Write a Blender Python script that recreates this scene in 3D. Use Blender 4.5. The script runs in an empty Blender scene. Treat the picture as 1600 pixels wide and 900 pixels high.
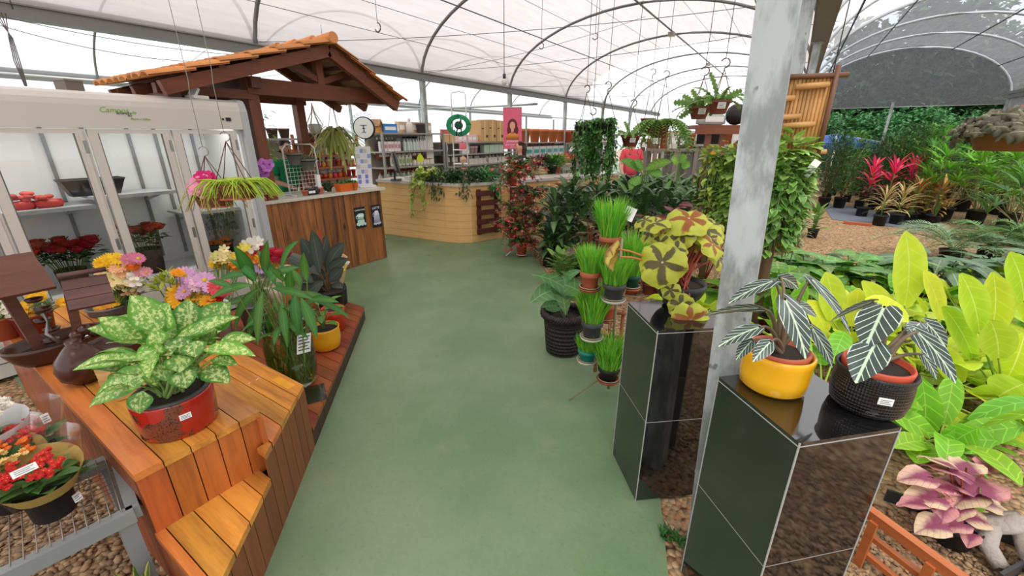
import bpy, bmesh, math, random
from mathutils import Vector, Matrix, Euler
R = math.radians
PI = math.pi
SC = bpy.context.scene
COL = SC.collection
# ---------------------------------------------------------------- camera
# World: x runs across the greenhouse, y along it, z up.  The camera stands at (0,0).
FPX, CAM_H, PITCH, YAW = 650.0, 1.62, math.atan(236 / 650.0), R(32.8)
cam_d = bpy.data.cameras.new('camera')
cam = bpy.data.objects.new('camera', cam_d)
COL.objects.link(cam)
cam_d.sensor_width = 36.0
cam_d.lens = 36.0 * FPX / 1600.0
cam_d.clip_end = 300
cam_d.clip_start = 0.02
cam.location = (0, 0, CAM_H)
cam.rotation_euler = (PI / 2 - PITCH, 0, YAW)
SC.camera = cam
# ---------------------------------------------------------------- light
SC.view_settings.view_transform = 'Standard'
SC.view_settings.look = 'None'
SC.view_settings.gamma = 1.0
SC.view_settings.use_curve_mapping = False
SC.view_settings.exposure = 0.3
SC.cycles.max_bounces = 8
SC.cycles.diffuse_bounces = 4
SC.cycles.transparent_max_bounces = 16
SC.cycles.use_denoising = True
wd = bpy.data.worlds.new('overcast_sky')
SC.world = wd
wd.use_nodes = True
_n = wd.node_tree
_bg = _n.nodes['Background']
_tc = _n.nodes.new('ShaderNodeTexCoord')
_sx = _n.nodes.new('ShaderNodeSeparateXYZ')
_cr = _n.nodes.new('ShaderNodeValToRGB')
_ns = _n.nodes.new('ShaderNodeTexNoise')
_mx = _n.nodes.new('ShaderNodeMixRGB')
_ns.inputs['Scale'].default_value = 2.2
_ns.inputs['Detail'].default_value = 5
_n.links.new(_tc.outputs['Generated'], _ns.inputs['Vector'])
_n.links.new(_tc.outputs['Generated'], _sx.inputs[0])
_n.links.new(_sx.outputs['Z'], _cr.inputs['Fac'])
_cr.color_ramp.elements[0].position = 0.0
_cr.color_ramp.elements[0].color = (.80, .84, .90, 1)
_cr.color_ramp.elements[1].position = 0.75
_cr.color_ramp.elements[1].color = (1.0, 1.0, 1.0, 1)
_mx.blend_type = 'MULTIPLY'
_mx.inputs[0].default_value = .22
_n.links.new(_cr.outputs[0], _mx.inputs[1])
_n.links.new(_ns.outputs['Fac'], _mx.inputs[2])
_n.links.new(_mx.outputs[0], _bg.inputs['Color'])
_bg.inputs['Strength'].default_value = 1.6
sun_d = bpy.data.lights.new('sun', 'SUN')
sun = bpy.data.objects.new('sun', sun_d)
COL.objects.link(sun)
sun_d.energy = 2.2
sun_d.angle = R(25)
sun_d.color = (1.0, .96, .90)
sun.rotation_euler = (R(22), R(14), 0)
# ---------------------------------------------------------------- pixel -> place
_cp, _sp = math.cos(PITCH), math.sin(PITCH)
_cy, _sy = math.cos(YAW), math.sin(YAW)
def ray(px, py):
 a, b, c = px - 800.0, 450.0 - py, FPX
 f, u = c * _cp + b * _sp, -c * _sp + b * _cp
 return Vector((a * _cy - f * _sy, a * _sy + f * _cy, u))
def at(px, py, z=0.0):
 d = ray(px, py)
 t = (z - CAM_H) / d.z
 return Vector((d.x * t, d.y * t, z))
def atx(px, py, X):
 d = ray(px, py)
 t = X / d.x
 return Vector((X, d.y * t, CAM_H + d.z * t))
def aty(px, py, Y):
 d = ray(px, py)
 t = Y / d.y
 return Vector((d.x * t, Y, CAM_H + d.z * t))
def atd(px, py, dist):
 """point at horizontal distance dist in front of the camera plane"""
 d = ray(px, py)
 f = -d.x * _sy + d.y * _cy
 t = dist / f
 return Vector((d.x * t, d.y * t, CAM_H + d.z * t))
FACE = YAW  # yaw that turns a thing's -y side to the camera
# ---------------------------------------------------------------- materials
def lin(c):
 o = []
 for v in c[:3]:
  v = v / 255.0
  o.append(v / 12.92 if v <= .04045 else ((v + .055) / 1.055) ** 2.4)
 return (o[0], o[1], o[2], 1.0)
class NT:
 def __init__(s, name):
  s.m = bpy.data.materials.new(name)
  s.m.use_nodes = True
  s.t = s.m.node_tree
  s.t.nodes.clear()
  s.out = s.t.nodes.new('ShaderNodeOutputMaterial')
 def n(s, kind, **kw):
  nd = s.t.nodes.new('ShaderNode' + kind)
  for k, v in kw.items():
   setattr(nd, k, v)
  return nd
 def put(s, sock, v):
  if v is None:
   return
  if isinstance(v, bpy.types.NodeSocket):
   s.t.links.new(v, sock)
  else:
   try:
    sock.default_value = v
   except Exception:
    sock.default_value = tuple(v)[:3]
 def math(s, op, a, b=None, c=None, clamp=False):
  nd = s.n('Math', operation=op, use_clamp=clamp)
  s.put(nd.inputs[0], a)
  s.put(nd.inputs[1], b)
  if c is not None:
   s.put(nd.inputs[2], c)
  return nd.outputs[0]
 def mix(s, f, a, b, mode='MIX'):
  nd = s.n('MixRGB', blend_type=mode)
  s.put(nd.inputs[0], f)
  s.put(nd.inputs[1], a)
  s.put(nd.inputs[2], b)
  return nd.outputs[0]
 def noise(s, scale, vec=None, detail=3, rough=.55, out='Fac'):
  nd = s.n('TexNoise')
  nd.inputs['Scale'].default_value = scale
  nd.inputs['Detail'].default_value = detail
  nd.inputs['Roughness'].default_value = rough
  if vec is not None:
   s.put(nd.inputs['Vector'], vec)
  return nd.outputs[out]
 def obj(s, scale=(1, 1, 1)):
  tc = s.n('TexCoord')
  mp = s.n('Mapping')
  mp.inputs['Scale'].default_value = scale
  s.put(mp.inputs['Vector'], tc.outputs['Object'])
  return mp.outputs[0]
 def uv(s):
  tc = s.n('TexCoord')
  sp = s.n('SeparateXYZ')
  s.put(sp.inputs[0], tc.outputs['UV'])
  return sp.outputs[0], sp.outputs[1]
 def island(s):
  return s.n('NewGeometry').outputs['Random Per Island']
 def objrand(s):
  return s.n('ObjectInfo').outputs['Random']
 def hsv(s, col, h=.5, sa=1, v=1):
  nd = s.n('HueSaturation')
  s.put(nd.inputs['Color'], col)
  s.put(nd.inputs['Hue'], h)
  s.put(nd.inputs['Saturation'], sa)
  s.put(nd.inputs['Value'], v)
  return nd.outputs[0]
 def step(s, x, lo, hi):
  nd = s.n('MapRange', interpolation_type='SMOOTHSTEP')
  s.put(nd.inputs[0], x)
  s.put(nd.inputs[1], lo)
  s.put(nd.inputs[2], hi)
  return nd.outputs[0]
 def bump(s, h, strength=.3, dist=.01):
  nd = s.n('Bump')
  nd.inputs['Strength'].default_value = strength
  nd.inputs['Distance'].default_value = dist
  s.put(nd.inputs['Height'], h)
  return nd.outputs[0]
 def done(s, col, rough=.6, metal=0, normal=None, trans=0, spec=.5, coat=0, alpha=None, transmission=0, ior=1.45, emit=None, estr=1):
  p = s.n('BsdfPrincipled')
  s.put(p.inputs['Base Color'], col)
  s.put(p.inputs['Roughness'], rough)
  s.put(p.inputs['Metallic'], metal)
  s.put(p.inputs['Specular IOR Level'], spec)
  s.put(p.inputs['Coat Weight'], coat)
  p.inputs['IOR'].default_value = ior
  if transmission:
   p.inputs['Transmission Weight'].default_value = transmission
  if alpha is not None:
   s.put(p.inputs['Alpha'], alpha)
  if emit is not None:
   s.put(p.inputs['Emission Color'], emit)
   p.inputs['Emission Strength'].default_value = estr
  if normal is not None:
   s.put(p.inputs['Normal'], normal)
  sh = p.outputs[0]
  if trans:
   tr = s.n('BsdfTranslucent')
   s.put(tr.inputs['Color'], col)
   mx = s.n('MixShader')
   mx.inputs[0].default_value = trans
   s.put(mx.inputs[1], sh)
   s.put(mx.inputs[2], tr.outputs[0])
   sh = mx.outputs[0]
  s.t.links.new(sh, s.out.inputs[0])
  return s.m
_MC = {}
def M(name, rgb, rough=.6, metal=0, var=0, vs=12, isl=0, orand=0, bump=0, bs=60, trans=0, spec=.5, coat=0, sat=1):
 """plain material with optional noise / per-piece variation"""
 if name in _MC:
  return _MC[name]
 k = NT(name)
 col = lin(rgb)
 v = None
 if var:
  v = k.math('MULTIPLY_ADD', k.noise(vs, k.obj(), 4), 2 * var, 1 - var)
 if isl:
  w = k.math('MULTIPLY_ADD', k.island(), 2 * isl, 1 - isl)
  v = w if v is None else k.math('MULTIPLY', v, w)
 if orand:
  w = k.math('MULTIPLY_ADD', k.objrand(), 2 * orand, 1 - orand)
  v = w if v is None else k.math('MULTIPLY', v, w)
 c = col if v is None else k.hsv(col, v=v)
 nm = k.bump(k.noise(bs, k.obj(), 3), bump) if bump else None
 m = k.done(c, rough, metal, nm, trans, spec, coat)
 _MC[name] = m
 return m
def wood(name, c1, c2, axis=0, scale=1.0, isl=.22, rough=.45, coat=0, contrast=1.0, huevar=0.0, knots=False):
 """planks: grain stretched along an axis, tone differing from plank to plank"""
 if name in _MC:
  return _MC[name]
 k = NT(name)
 sc = [14 * scale] * 3
 sc[axis] = 1.1 * scale
 vec0 = k.obj(tuple(sc))
 off = k.n('VectorMath', operation='ADD')
 k.put(off.inputs[0], vec0)
 isl_v = k.math('MULTIPLY', k.island(), 37.0)
 cb = k.n('CombineXYZ')
 for i in range(3):
  k.put(cb.inputs[i], isl_v)
 k.put(off.inputs[1], cb.outputs[0])
 g = k.noise(1.0, off.outputs[0], 5, .6)
 g2 = k.noise(6.0, off.outputs[0], 3, .6)
 f = k.step(k.math('MULTIPLY_ADD', g2, .35, k.math('MULTIPLY', g, .8)), .5 - .28 * contrast, .5 + .28 * contrast)
 col = k.mix(f, lin(c1), lin(c2))
 if knots:
  sk = [2.2 * scale] * 3
  sk[axis] = 1.1 * scale
  vo = k.n('TexVoronoi')
  k.put(vo.inputs['Vector'], k.obj(tuple(sk)))
  vo.inputs['Scale'].default_value = 1.6
  kn = k.step(vo.outputs['Distance'], .10, .03)
  col = k.mix(kn, col, lin([v * .35 for v in c1]))
 h = .5
 if huevar:
  h = k.math('MULTIPLY_ADD', k.math('FRACT', k.math('MULTIPLY', k.island(), 7.31)), huevar, .5 - huevar / 2)
 col = k.hsv(col, h=h, v=k.math('MULTIPLY_ADD', k.island(), 2 * isl, 1 - isl))
 m = k.done(col, rough, 0, k.bump(g2, .15, .004), coat=coat)
 _MC[name] = m
 return m
def film(name, trans, rgb=(235, 232, 230), transl=.5, tcol=(250, 250, 250), weave=0):
 """plastic sheet or shade net: part of the light passes straight, the rest is scattered"""
 if name in _MC:
  return _MC[name]
 k = NT(name)
 t = k.n('BsdfTransparent')
 k.put(t.inputs[0], lin(tcol))
 d = k.n('BsdfDiffuse')
 col = lin(rgb)
 if weave:
  col = k.mix(k.step(k.noise(9, k.obj((1, .12, 1)), 3), .25, .75), lin([v * (1 - weave) for v in rgb]), col)
 k.put(d.inputs[0], col)
 l = k.n('BsdfTranslucent')
 k.put(l.inputs[0], col)
 a = k.n('MixShader')
 a.inputs[0].default_value = transl
 k.put(a.inputs[1], d.outputs[0])
 k.put(a.inputs[2], l.outputs[0])
 b = k.n('MixShader')
 b.inputs[0].default_value = trans
 k.put(b.inputs[1], a.outputs[0])
 k.put(b.inputs[2], t.outputs[0])
 k.t.links.new(b.outputs[0], k.out.inputs[0])
 _MC[name] = k.m
 return k.m
def glass(name, tint=(225, 235, 240), refl=.12, rough=.03, fs=.9):
 """thin clear sheet: mostly transparent with a gloss"""
 if name in _MC:
  return _MC[name]
 k = NT(name)
 t = k.n('BsdfTransparent')
 k.put(t.inputs[0], lin(tint))
 g = k.n('BsdfGlossy')
 g.inputs['Roughness'].default_value = rough
 k.put(g.inputs[0], (1, 1, 1, 1))
 fr = k.n('Fresnel')
 fr.inputs[0].default_value = 1.45
 f = k.math('ADD', k.math('MULTIPLY', fr.outputs[0], fs), refl, clamp=True)
 mx = k.n('MixShader')
 k.put(mx.inputs[0], f)
 k.put(mx.inputs[1], t.outputs[0])
 k.put(mx.inputs[2], g.outputs[0])
 k.t.links.new(mx.outputs[0], k.out.inputs[0])
 _MC[name] = k.m
 return k.m
# ---------------------------------------------------------------- mesh builder
class MB:
 def __init__(s):
  s.v, s.f, s.mi, s.uv = [], [], [], []
  s.sm = []
 def face(s, idx, m=0, uv=None, smooth=False):
  s.f.append(tuple(idx))
  s.mi.append(m)
  s.uv.append(uv)
  s.sm.append(smooth)
 def add(s, pts):
  i = len(s.v)
  s.v.extend([tuple(p) for p in pts])
  return i
 def box(s, c, size, rz=0, m=0, mat=None, taper=1.0):
  x, y, z = size[0] / 2, size[1] / 2, size[2] / 2
  pts = []
  for dz in (-1, 1):
   k = taper if dz > 0 else 1
   for dx, dy in ((-1, -1), (1, -1), (1, 1), (-1, 1)):
    pts.append(Vector((dx * x * k, dy * y * k, dz * z)))
  if mat is not None:
   pts = [mat @ p for p in pts]
  elif rz:
   cz, sz = math.cos(rz), math.sin(rz)
   pts = [Vector((p.x * cz - p.y * sz, p.x * sz + p.y * cz, p.z)) for p in pts]
  i = s.add([p + Vector(c) for p in pts])
  for q in ((0, 3, 2, 1), (4, 5, 6, 7), (0, 1, 5, 4), (1, 2, 6, 5), (2, 3, 7, 6), (3, 0, 4, 7)):
   s.face([i + k for k in q], m, [(0, 0), (1, 0), (1, 1), (0, 1)])
  return s
 def b3(s, x0, x1, y0, y1, z0, z1, m=0):
  return s.box(((x0 + x1) / 2, (y0 + y1) / 2, (z0 + z1) / 2), (x1 - x0, y1 - y0, z1 - z0), 0, m)
 def beam(s, a, b, w, h, m=0, roll=0):
  """rectangular bar from a to b, w wide (sideways), h high"""
  a, b = Vector(a), Vector(b)
  d = b - a
  L = d.length
  d.normalize()
  up = Vector((0, 0, 1)) if abs(d.z) < .98 else Vector((0, 1, 0))
  sd = d.cross(up).normalized()
  up = sd.cross(d).normalized()
  if roll:
   q = Matrix.Rotation(roll, 3, d)
   sd, up = q @ sd, q @ up
  pts = []
  for p in (a, b):
   for x, z in ((-1, -1), (1, -1), (1, 1), (-1, 1)):
    pts.append(p + sd * (x * w / 2) + up * (z * h / 2))
  i = s.add(pts)
  for q in ((0, 1, 2, 3), (7, 6, 5, 4), (0, 4, 5, 1), (1, 5, 6, 2), (2, 6, 7, 3), (3, 7, 4, 0)):
   s.face([i + k for k in q], m, [(0, 0), (1, 0), (1, 1), (0, 1)])
  return s
 def prism(s, poly, z0, z1, m=0):
  n = len(poly)
  a = sum(poly[k][0] * poly[(k + 1) % n][1] - poly[(k + 1) % n][0] * poly[k][1] for k in range(n))
  if a < 0:
   poly = poly[::-1]
  i = s.add([(p[0], p[1], z0) for p in poly] + [(p[0], p[1], z1) for p in poly])
  s.face([i + n + k for k in range(n)], m)
  s.face([i + n - 1 - k for k in range(n)], m)
  for k in range(n):
   s.face([i + k, i + (k + 1) % n, i + n + (k + 1) % n, i + n + k], m)
  return s
 def tube(s, pts, r, n=6, m=0, closed=False, cap=True):
  pts = [Vector(p) for p in pts]
  N = len(pts)
  rs = r if isinstance(r, (list, tuple)) else [r] * N
  ref = None
  base = len(s.v)
  for k, p in enumerate(pts):
   if closed:
    d = pts[(k + 1) % N] - pts[k - 1]
   else:
    d = pts[min(k + 1, N - 1)] - pts[max(k - 1, 0)]
   if d.length < 1e-9:
    d = Vector((0, 0, 1))
   d.normalize()
   if ref is None:
    ref = Vector((0, 0, 1)) if abs(d.z) < .9 else Vector((1, 0, 0))
   a = d.cross(ref)
   if a.length < 1e-6:
    a = d.orthogonal()
   a.normalize()
   b = d.cross(a).normalized()
   ref = -b if False else ref
   for j in range(n):
    t = 2 * PI * j / n
    s.v.append(tuple(p + (a * math.cos(t) + b * math.sin(t)) * rs[k]))
  M_ = N if closed else N - 1
  for k in range(M_):
   for j in range(n):
    a0 = base + k * n + j
    a1 = base + k * n + (j + 1) % n
    b0 = base + ((k + 1) % N) * n + j
    b1 = base + ((k + 1) % N) * n + (j + 1) % n
    s.face((a0, a1, b1, b0), m, None, True)
  if cap and not closed:
   s.face([base + j for j in range(n)][::-1], m)
   s.face([base + (N - 1) * n + j for j in range(n)], m)
  return s
 def lathe(s, prof, c=(0, 0, 0), n=24, m=0, sx=1, sy=1, smooth=True, rfun=None, rz=0):
  """profile [(r,z)...] turned round z"""
  c = Vector(c)
  base = len(s.v)
  K = len(prof)
  for (r, z) in prof:
   for j in range(n):
    t = 2 * PI * j / n
    q = r * (rfun(t, z) if rfun else 1)
    x, y = q * math.cos(t) * sx, q * math.sin(t) * sy
    if rz:
     x, y = x * math.cos(rz) - y * math.sin(rz), x * math.sin(rz) + y * math.cos(rz)
    s.v.append((c.x + x, c.y + y, c.z + z))
  for k in range(K - 1):
   for j in range(n):
    a0, a1 = base + k * n + j, base + k * n + (j + 1) % n
    u0, u1 = j / n, (j + 1) / n
    v0, v1 = k / (K - 1), (k + 1) / (K - 1)
    s.face((a0, a1, a1 + n, a0 + n), m, [(u0, v0), (u1, v0), (u1, v1), (u0, v1)], smooth)
  if prof[0][0] > 1e-4:
   s.face([base + j for j in range(n)][::-1], m)
  if prof[-1][0] > 1e-4:
   s.face([base + (K - 1) * n + j for j in range(n)], m)
  return s
 def ball(s, c, r, n=8, m=0, sz=1.0, sx=1, sy=1):
  K = max(4, n // 2 + 1)
  return s.lathe([(max(1e-5, r * math.sin(PI * k / K)), -r * sz * math.cos(PI * k / K)) for k in range(K + 1)], c, n, m, sx, sy)
 def quad(s, a, b, c, d, m=0):
  i = s.add([a, b, c, d])
  s.face((i, i + 1, i + 2, i + 3), m, [(0, 0), (1, 0), (1, 1), (0, 1)])
  return s
 def leaf(s, base, yaw, el, L, W, prof, bend=.6, n=6, fold=.25, m=0, roll=0, wave=0, wf=3, rng=random, curl=0, twist=0):
  """blade that leaves base at heading yaw and elevation el, and bends down by `bend` radians"""
  p = Vector(base)
  row = []
  dl = L / n
  up = Vector((0, 0, 1))
  hy = Vector((math.cos(yaw), math.sin(yaw), 0))
  sd0 = Vector((-math.sin(yaw), math.cos(yaw), 0))
  e = el
  ph = rng.random() * 6.3
  pr = prof
  for k in range(n + 1):
   t = k / n
   d = hy * math.cos(e) + up * math.sin(e)
   nn = up * math.cos(e) - hy * math.sin(e)
   ro = roll + twist * t
   sd = sd0 * math.cos(ro) + nn * math.sin(ro)
   n2 = nn * math.cos(ro) - sd0 * math.sin(ro)
   x = t * (len(pr) - 1)
   i0 = min(int(x), len(pr) - 2)
   w = (pr[i0] + (pr[i0 + 1] - pr[i0]) * (x - i0)) * W / 2
   wv = wave * W * math.sin(ph + wf * 2 * PI * t)
   wv2 = wave * W * math.sin(ph + 1.7 + wf * 2 * PI * t)
   i = s.add([p - sd * w + n2 * (fold * w + wv), p, p + sd * w + n2 * (fold * w + wv2)])
   row.append(i)
   if k < n:
    p = p + d * dl
    e -= bend / n + curl * t / n
  for k in range(n):
   a, b = row[k], row[k + 1]
   t0, t1 = k / n, (k + 1) / n
   s.face((a, a + 1, b + 1, b), m, [(0, t0), (.5, t0), (.5, t1), (0, t1)], True)
   s.face((a + 1, a + 2, b + 2, b + 1), m, [(.5, t0), (1, t0), (1, t1), (.5, t1)], True)
  return p
 def heart(s, base, yaw, el, L, W, lobes=.3, bend=.6, n=8, fold=.2, m=0, roll=0, pts=None, wave=0, rng=random):
  """arrow- or heart-shaped blade; base is where the stalk meets it, lobes reach back by lobes*L"""
  up = Vector((0, 0, 1))
  hy = Vector((math.cos(yaw), math.sin(yaw), 0))
  sd0 = Vector((-math.sin(yaw), math.cos(yaw), 0))
  # outline (t along, w half-width, back) for one side
  pr = pts or [(0, .10, -1.0), (.04, .62, -1.0), (.16, 1.0, -.35), (.35, .92, 0), (.55, .72, 0), (.75, .45, 0), (.9, .2, 0), (1, .01, 0)]
  p = Vector(base)
  e = el
  last = 0
  rows = []
  ph = rng.random() * 6.3
  for q, (t, w, bk) in enumerate(pr):
   st = t - last
   d = hy * math.cos(e) + up * math.sin(e)
   p = p + d * (st * L)
   e -= bend * st
   last = t
   nn = up * math.cos(e) - hy * math.sin(e)
   sd = sd0 * math.cos(roll) + nn * math.sin(roll)
   n2 = nn * math.cos(roll) - sd0 * math.sin(roll)
   hw = w * W / 2
   b = d * (bk * lobes * L)
   wv = wave * W * math.sin(ph + q * 2.1)
   drop = n2 * (.25 * bk * lobes * L)
   i = s.add([p - sd * hw + b + drop + n2 * (fold * hw + wv), p - sd * hw * .5 + b * .3 + n2 * (fold * hw * .6), p,
        p + sd * hw * .5 + b * .3 + n2 * (fold * hw * .6), p + sd * hw + b + drop + n2 * (fold * hw - wv)])
   rows.append((i, t, w, bk))
  for k in range(len(rows) - 1):
   a, t0, w0, b0 = rows[k]
   b, t1, w1, b1 = rows[k + 1]
   for j in range(4):
    def U(jj, w):
     return .5 + (jj - 2) / 4 * w
    def V(jj, t, bk):
     return max(0, .18 + .82 * t + (bk * lobes * (abs(jj - 2) / 2) ** 1.5))
    s.face((a + j, a + j + 1, b + j + 1, b + j), m,
        [(U(j, w0), V(j, t0, b0)), (U(j + 1, w0), V(j + 1, t0, b0)), (U(j + 1, w1), V(j + 1, t1, b1)), (U(j, w1), V(j, t1, b1))], True)
  return p
 def disc(s, c, yaw, tilt, rad, rf=None, rings=3, seg=18, cup=.1, droop=.15, m=0, rng=random, wave=.05):
  """round leaf: c the stalk point, tilt its lean towards yaw"""
  q = Matrix.Rotation(yaw, 3, 'Z') @ Matrix.Rotation(tilt, 3, 'Y')
  c = Vector(c)
  base = s.add([c])
  ph = rng.random() * 6
  for k in range(1, rings + 1):
   f = k / rings
   for j in range(seg):
    t = 2 * PI * j / seg
    r = rad * f * ((rf(t) if rf else 1) * f + (1 - f))
    z = cup * rad * f - droop * rad * f * f * f + wave * rad * f * f * math.sin(5 * t + ph)
    s.v.append(tuple(c + q @ Vector((r * math.cos(t), r * math.sin(t), z))))
  def UV(k, j):
   t = 2 * PI * j / seg
   return (.5 + .5 * k / rings * math.cos(t), .5 + .5 * k / rings * math.sin(t))
  for j in range(seg):
   s.face((base, base + 1 + j, base + 1 + (j + 1) % seg), m, [(.5, .5), UV(1, j), UV(1, j + 1)], True)
  for k in range(1, rings):
   for j in range(seg):
    a0 = base + 1 + (k - 1) * seg + j
    a1 = base + 1 + (k - 1) * seg + (j + 1) % seg
    s.face((a0, a0 + seg, a1 + seg, a1), m, [UV(k, j), UV(k + 1, j), UV(k + 1, j + 1), UV(k, j + 1)], True)
 def xform(s, mat, i0=0):
  for k in range(i0, len(s.v)):
   s.v[k] = tuple(mat @ Vector(s.v[k]))
  return s
 def mesh(s, name, mats):
  me = bpy.data.meshes.new(name)
  me.from_pydata(s.v, [], s.f)
  for m in (mats if isinstance(mats, (list, tuple)) else [mats]):
   me.materials.append(m)
  me.polygons.foreach_set('material_index', s.mi)
  me.polygons.foreach_set('use_smooth', s.sm)
  if any(u is not None for u in s.uv):
   ul = me.uv_layers.new(name='UVMap')
   flat = []
   for f, u in zip(s.f, s.uv):
    if u is None:
     u = [(.5, .5)] * len(f)
    for q in u:
     flat.extend(q)
   ul.data.foreach_set('uv', flat)
  me.update()
  return me
 def build(s, name, mats, parent=None, loc=None, rz=0):
  o = bpy.data.objects.new(name, s.mesh(name, mats))
  COL.objects.link(o)
  if parent is not None:
   o.parent = parent
  if loc is not None:
   o.location = loc
  if rz:
   o.rotation_euler.z = rz
  return o
def tag(o, label, cat, group=None, kind=None):
 o['label'] = label
 o['category'] = cat
 if group:
  o['group'] = group
 if kind:
  o['kind'] = kind
 return o
def thing(name, label, cat, loc=(0, 0, 0), rz=0, group=None, scale=1):
 o = bpy.data.objects.new(name, None)
 COL.objects.link(o)
 o.empty_display_size = .1
 o.location = loc
 o.rotation_euler.z = rz
 o.scale = (scale, scale, scale)
 return tag(o, label, cat, group)
def struct(name, mb, mats, label=None):
 o = mb.build(name, mats)
 o['kind'] = 'structure'
 if label:
  o['label'] = label
 return o
def kids(o):
 return [c for c in o.children]
def dup(root, loc, rz=0, label=None, group=None, scale=None):
 r = root.copy()
 COL.objects.link(r)
 r.location = loc
 r.rotation_euler.z = rz
 if scale is not None:
  r.scale = (scale, scale, scale)
 if label:
  r['label'] = label
 if group:
  r['group'] = group
 for ch in kids(root):
  c = ch.copy()
  COL.objects.link(c)
  c.parent = r
  for g in kids(ch):
   d = g.copy()
   COL.objects.link(d)
   d.parent = c
 return r
def clear_under(mb, z=0.003):
 """keep foliage from dipping below the ground it stands on"""
 mb.v = [(a, b, max(c, z)) for (a, b, c) in mb.v]
 return mb
def text(name, body, size, mat, parent=None, loc=(0, 0, 0), rot=(PI / 2, 0, 0), extr=.001, align='CENTER', shear=0):
 cu = bpy.data.curves.new(name, 'FONT')
 cu.body = body
 cu.size = size
 cu.extrude = extr
 cu.align_x = align
 cu.align_y = 'CENTER'
 cu.shear = shear
 cu.materials.append(mat)
 tmp = bpy.data.objects.new(name, cu)
 me = bpy.data.meshes.new_from_object(tmp)
 bpy.data.objects.remove(tmp)
 o = bpy.data.objects.new(name, me)
 COL.objects.link(o)
 o.location = loc
 o.rotation_euler = rot
 if parent is not None:
  o.parent = parent
 return o
def sag(a, b, d, n=12):
 a, b = Vector(a), Vector(b)
 return [a.lerp(b, k / n) - Vector((0, 0, d * 4 * (k / n) * (1 - k / n))) for k in range(n + 1)]
rnd = random.Random(7)
# ================================================================ SETTING
k = NT('green_concrete')
vec = k.obj()
n1 = k.noise(.9, vec, 4, .6)
n2 = k.noise(38, vec, 4, .7)
n3 = k.noise(5, vec, 5, .65)
c = k.mix(k.step(n1, .34, .66), lin((96, 124, 88)), lin((120, 140, 108)))
c = k.mix(k.math('MULTIPLY', k.step(n3, .52, .78), .45), c, lin((134, 140, 108)))
c = k.mix(k.math('MULTIPLY', k.step(n2, .5, .78), .4), c, lin((78, 98, 78)))
c = k.mix(k.math('MULTIPLY', k.step(k.noise(90, vec, 3, .7), .55, .75), .3), c, lin((140, 152, 126)))
spots = k.noise(3.2, vec, 2)
c = k.mix(k.math('MULTIPLY', k.step(spots, .70, .74), .35), c, lin((70, 84, 62)))
GREEN = k.done(c, .48, 0, k.bump(n2, .3, .004), spec=.5)
k = NT('gravel_ground')
vec = k.obj()
vo = k.n('TexVoronoi')
k.put(vo.inputs['Vector'], vec)
vo.inputs['Scale'].default_value = 34
hs = k.n('SeparateXYZ')
k.put(hs.inputs[0], vo.outputs['Color'])
c = k.mix(hs.outputs[0], lin((132, 104, 76)), lin((196, 166, 128)))
c = k.mix(k.math('MULTIPLY', k.step(hs.outputs[1], .72, .9), .7), c, lin((176, 122, 86)))
c = k.mix(k.step(vo.outputs['Distance'], .55, .9), c, lin((86, 64, 46)))
GRAVEL = k.done(c, .85, 0, k.bump(k.math('SUBTRACT', 1.0, vo.outputs['Distance']), .8, .03), spec=.2)
FILM_NET = film('shaded_roof_film', .25, (212, 203, 201), .58, (244, 236, 234), weave=.07)
FILM_CLEAR = film('milky_greenhouse_film', .62, (248, 248, 250), .75, (255, 255, 255))
NET_DARK = film('grey_shade_net', .5, (150, 153, 156), .8, (240, 243, 246), weave=.08)
STEEL = M('galvanised_steel', (168, 172, 172), .42, .55, var=.10, vs=9)
STEEL_D = M('dull_steel', (128, 128, 126), .5, .5, var=.08, vs=5)
# the green path ends in a line at the gravel beds
edge = [at(1045, 905), at(1030, 760), at(985, 610), at(935, 530), at(890, 470), at(858, 433), at(831, 395), at(800, 376), at(785, 368)]
poly = [(-1.25, -3), (-.1, -3)] + [(p.x, p.y) for p in edge] + [(-3.9, 6.0), (-3.0, 8.6), (-1, 30), (-18, 30), (-18, .24), (-1.3, .24)]
mb = MB()
mb.prism(poly, -.12, 0)
struct('floor', mb, GREEN, 'green painted concrete path between the wooden deck and the gravel beds')
mb = MB()
mb.b3(-20, 40, -6, 60, -.3, -.015)
struct('floor_gravel', mb, GRAVEL, 'tan gravel covering the beds beside the path')
def arch_pts(y, x0, x1, z0, rise, n=24, g=0.0):
 o = []
 for q in range(n + 1):
  a = PI * q / n
  o.append((x0 - g + (x1 - x0 + 2 * g) * (.5 - .5 * math.cos(a)), y, z0 + (rise + g) * math.sin(a)))
 return o
def sheet(name, y0, y1, x0, x1, z0, rise, mat, step=.5, g=.035):
 mb = MB()
 ny = max(1, int((y1 - y0) / step))
 n = 28
 rows = []
 for j in range(ny + 1):
  y = y0 + (y1 - y0) * j / ny
  pts = arch_pts(y, x0, x1, z0, rise, n, g)
  rows.append(mb.add([(a, b, cz - .02 * math.sin(y / 3.5 * 2 * PI) ** 2) for (a, b, cz) in pts]))
 for j in range(ny):
  for q in range(n):
   a, b = rows[j] + q, rows[j + 1] + q
   mb.face((a, a + 1, b + 1, b), 0, None, True)
 return struct(name, mb, mat)
ZG, RISE = 2.8, 1.68
AX0, AX1 = -7.1, 0.0
BX1 = 5.5
sheet('ceiling_main', -3.2, 16.2, AX0, AX1, ZG, RISE, FILM_NET)
sheet('ceiling_main_far', 16.2, 27.0, AX0, AX1, ZG, RISE, FILM_CLEAR)
sheet('ceiling_left', -3.2, 27.0, -14.2, AX0, ZG, RISE, FILM_CLEAR)
sheet('ceiling_right_near', -3.2, 13.3, AX1, BX1, ZG, RISE, FILM_CLEAR)
sheet('ceiling_right_far', 13.3, 21.0, AX1, BX1, ZG, RISE, NET_DARK, g=.05)
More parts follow.
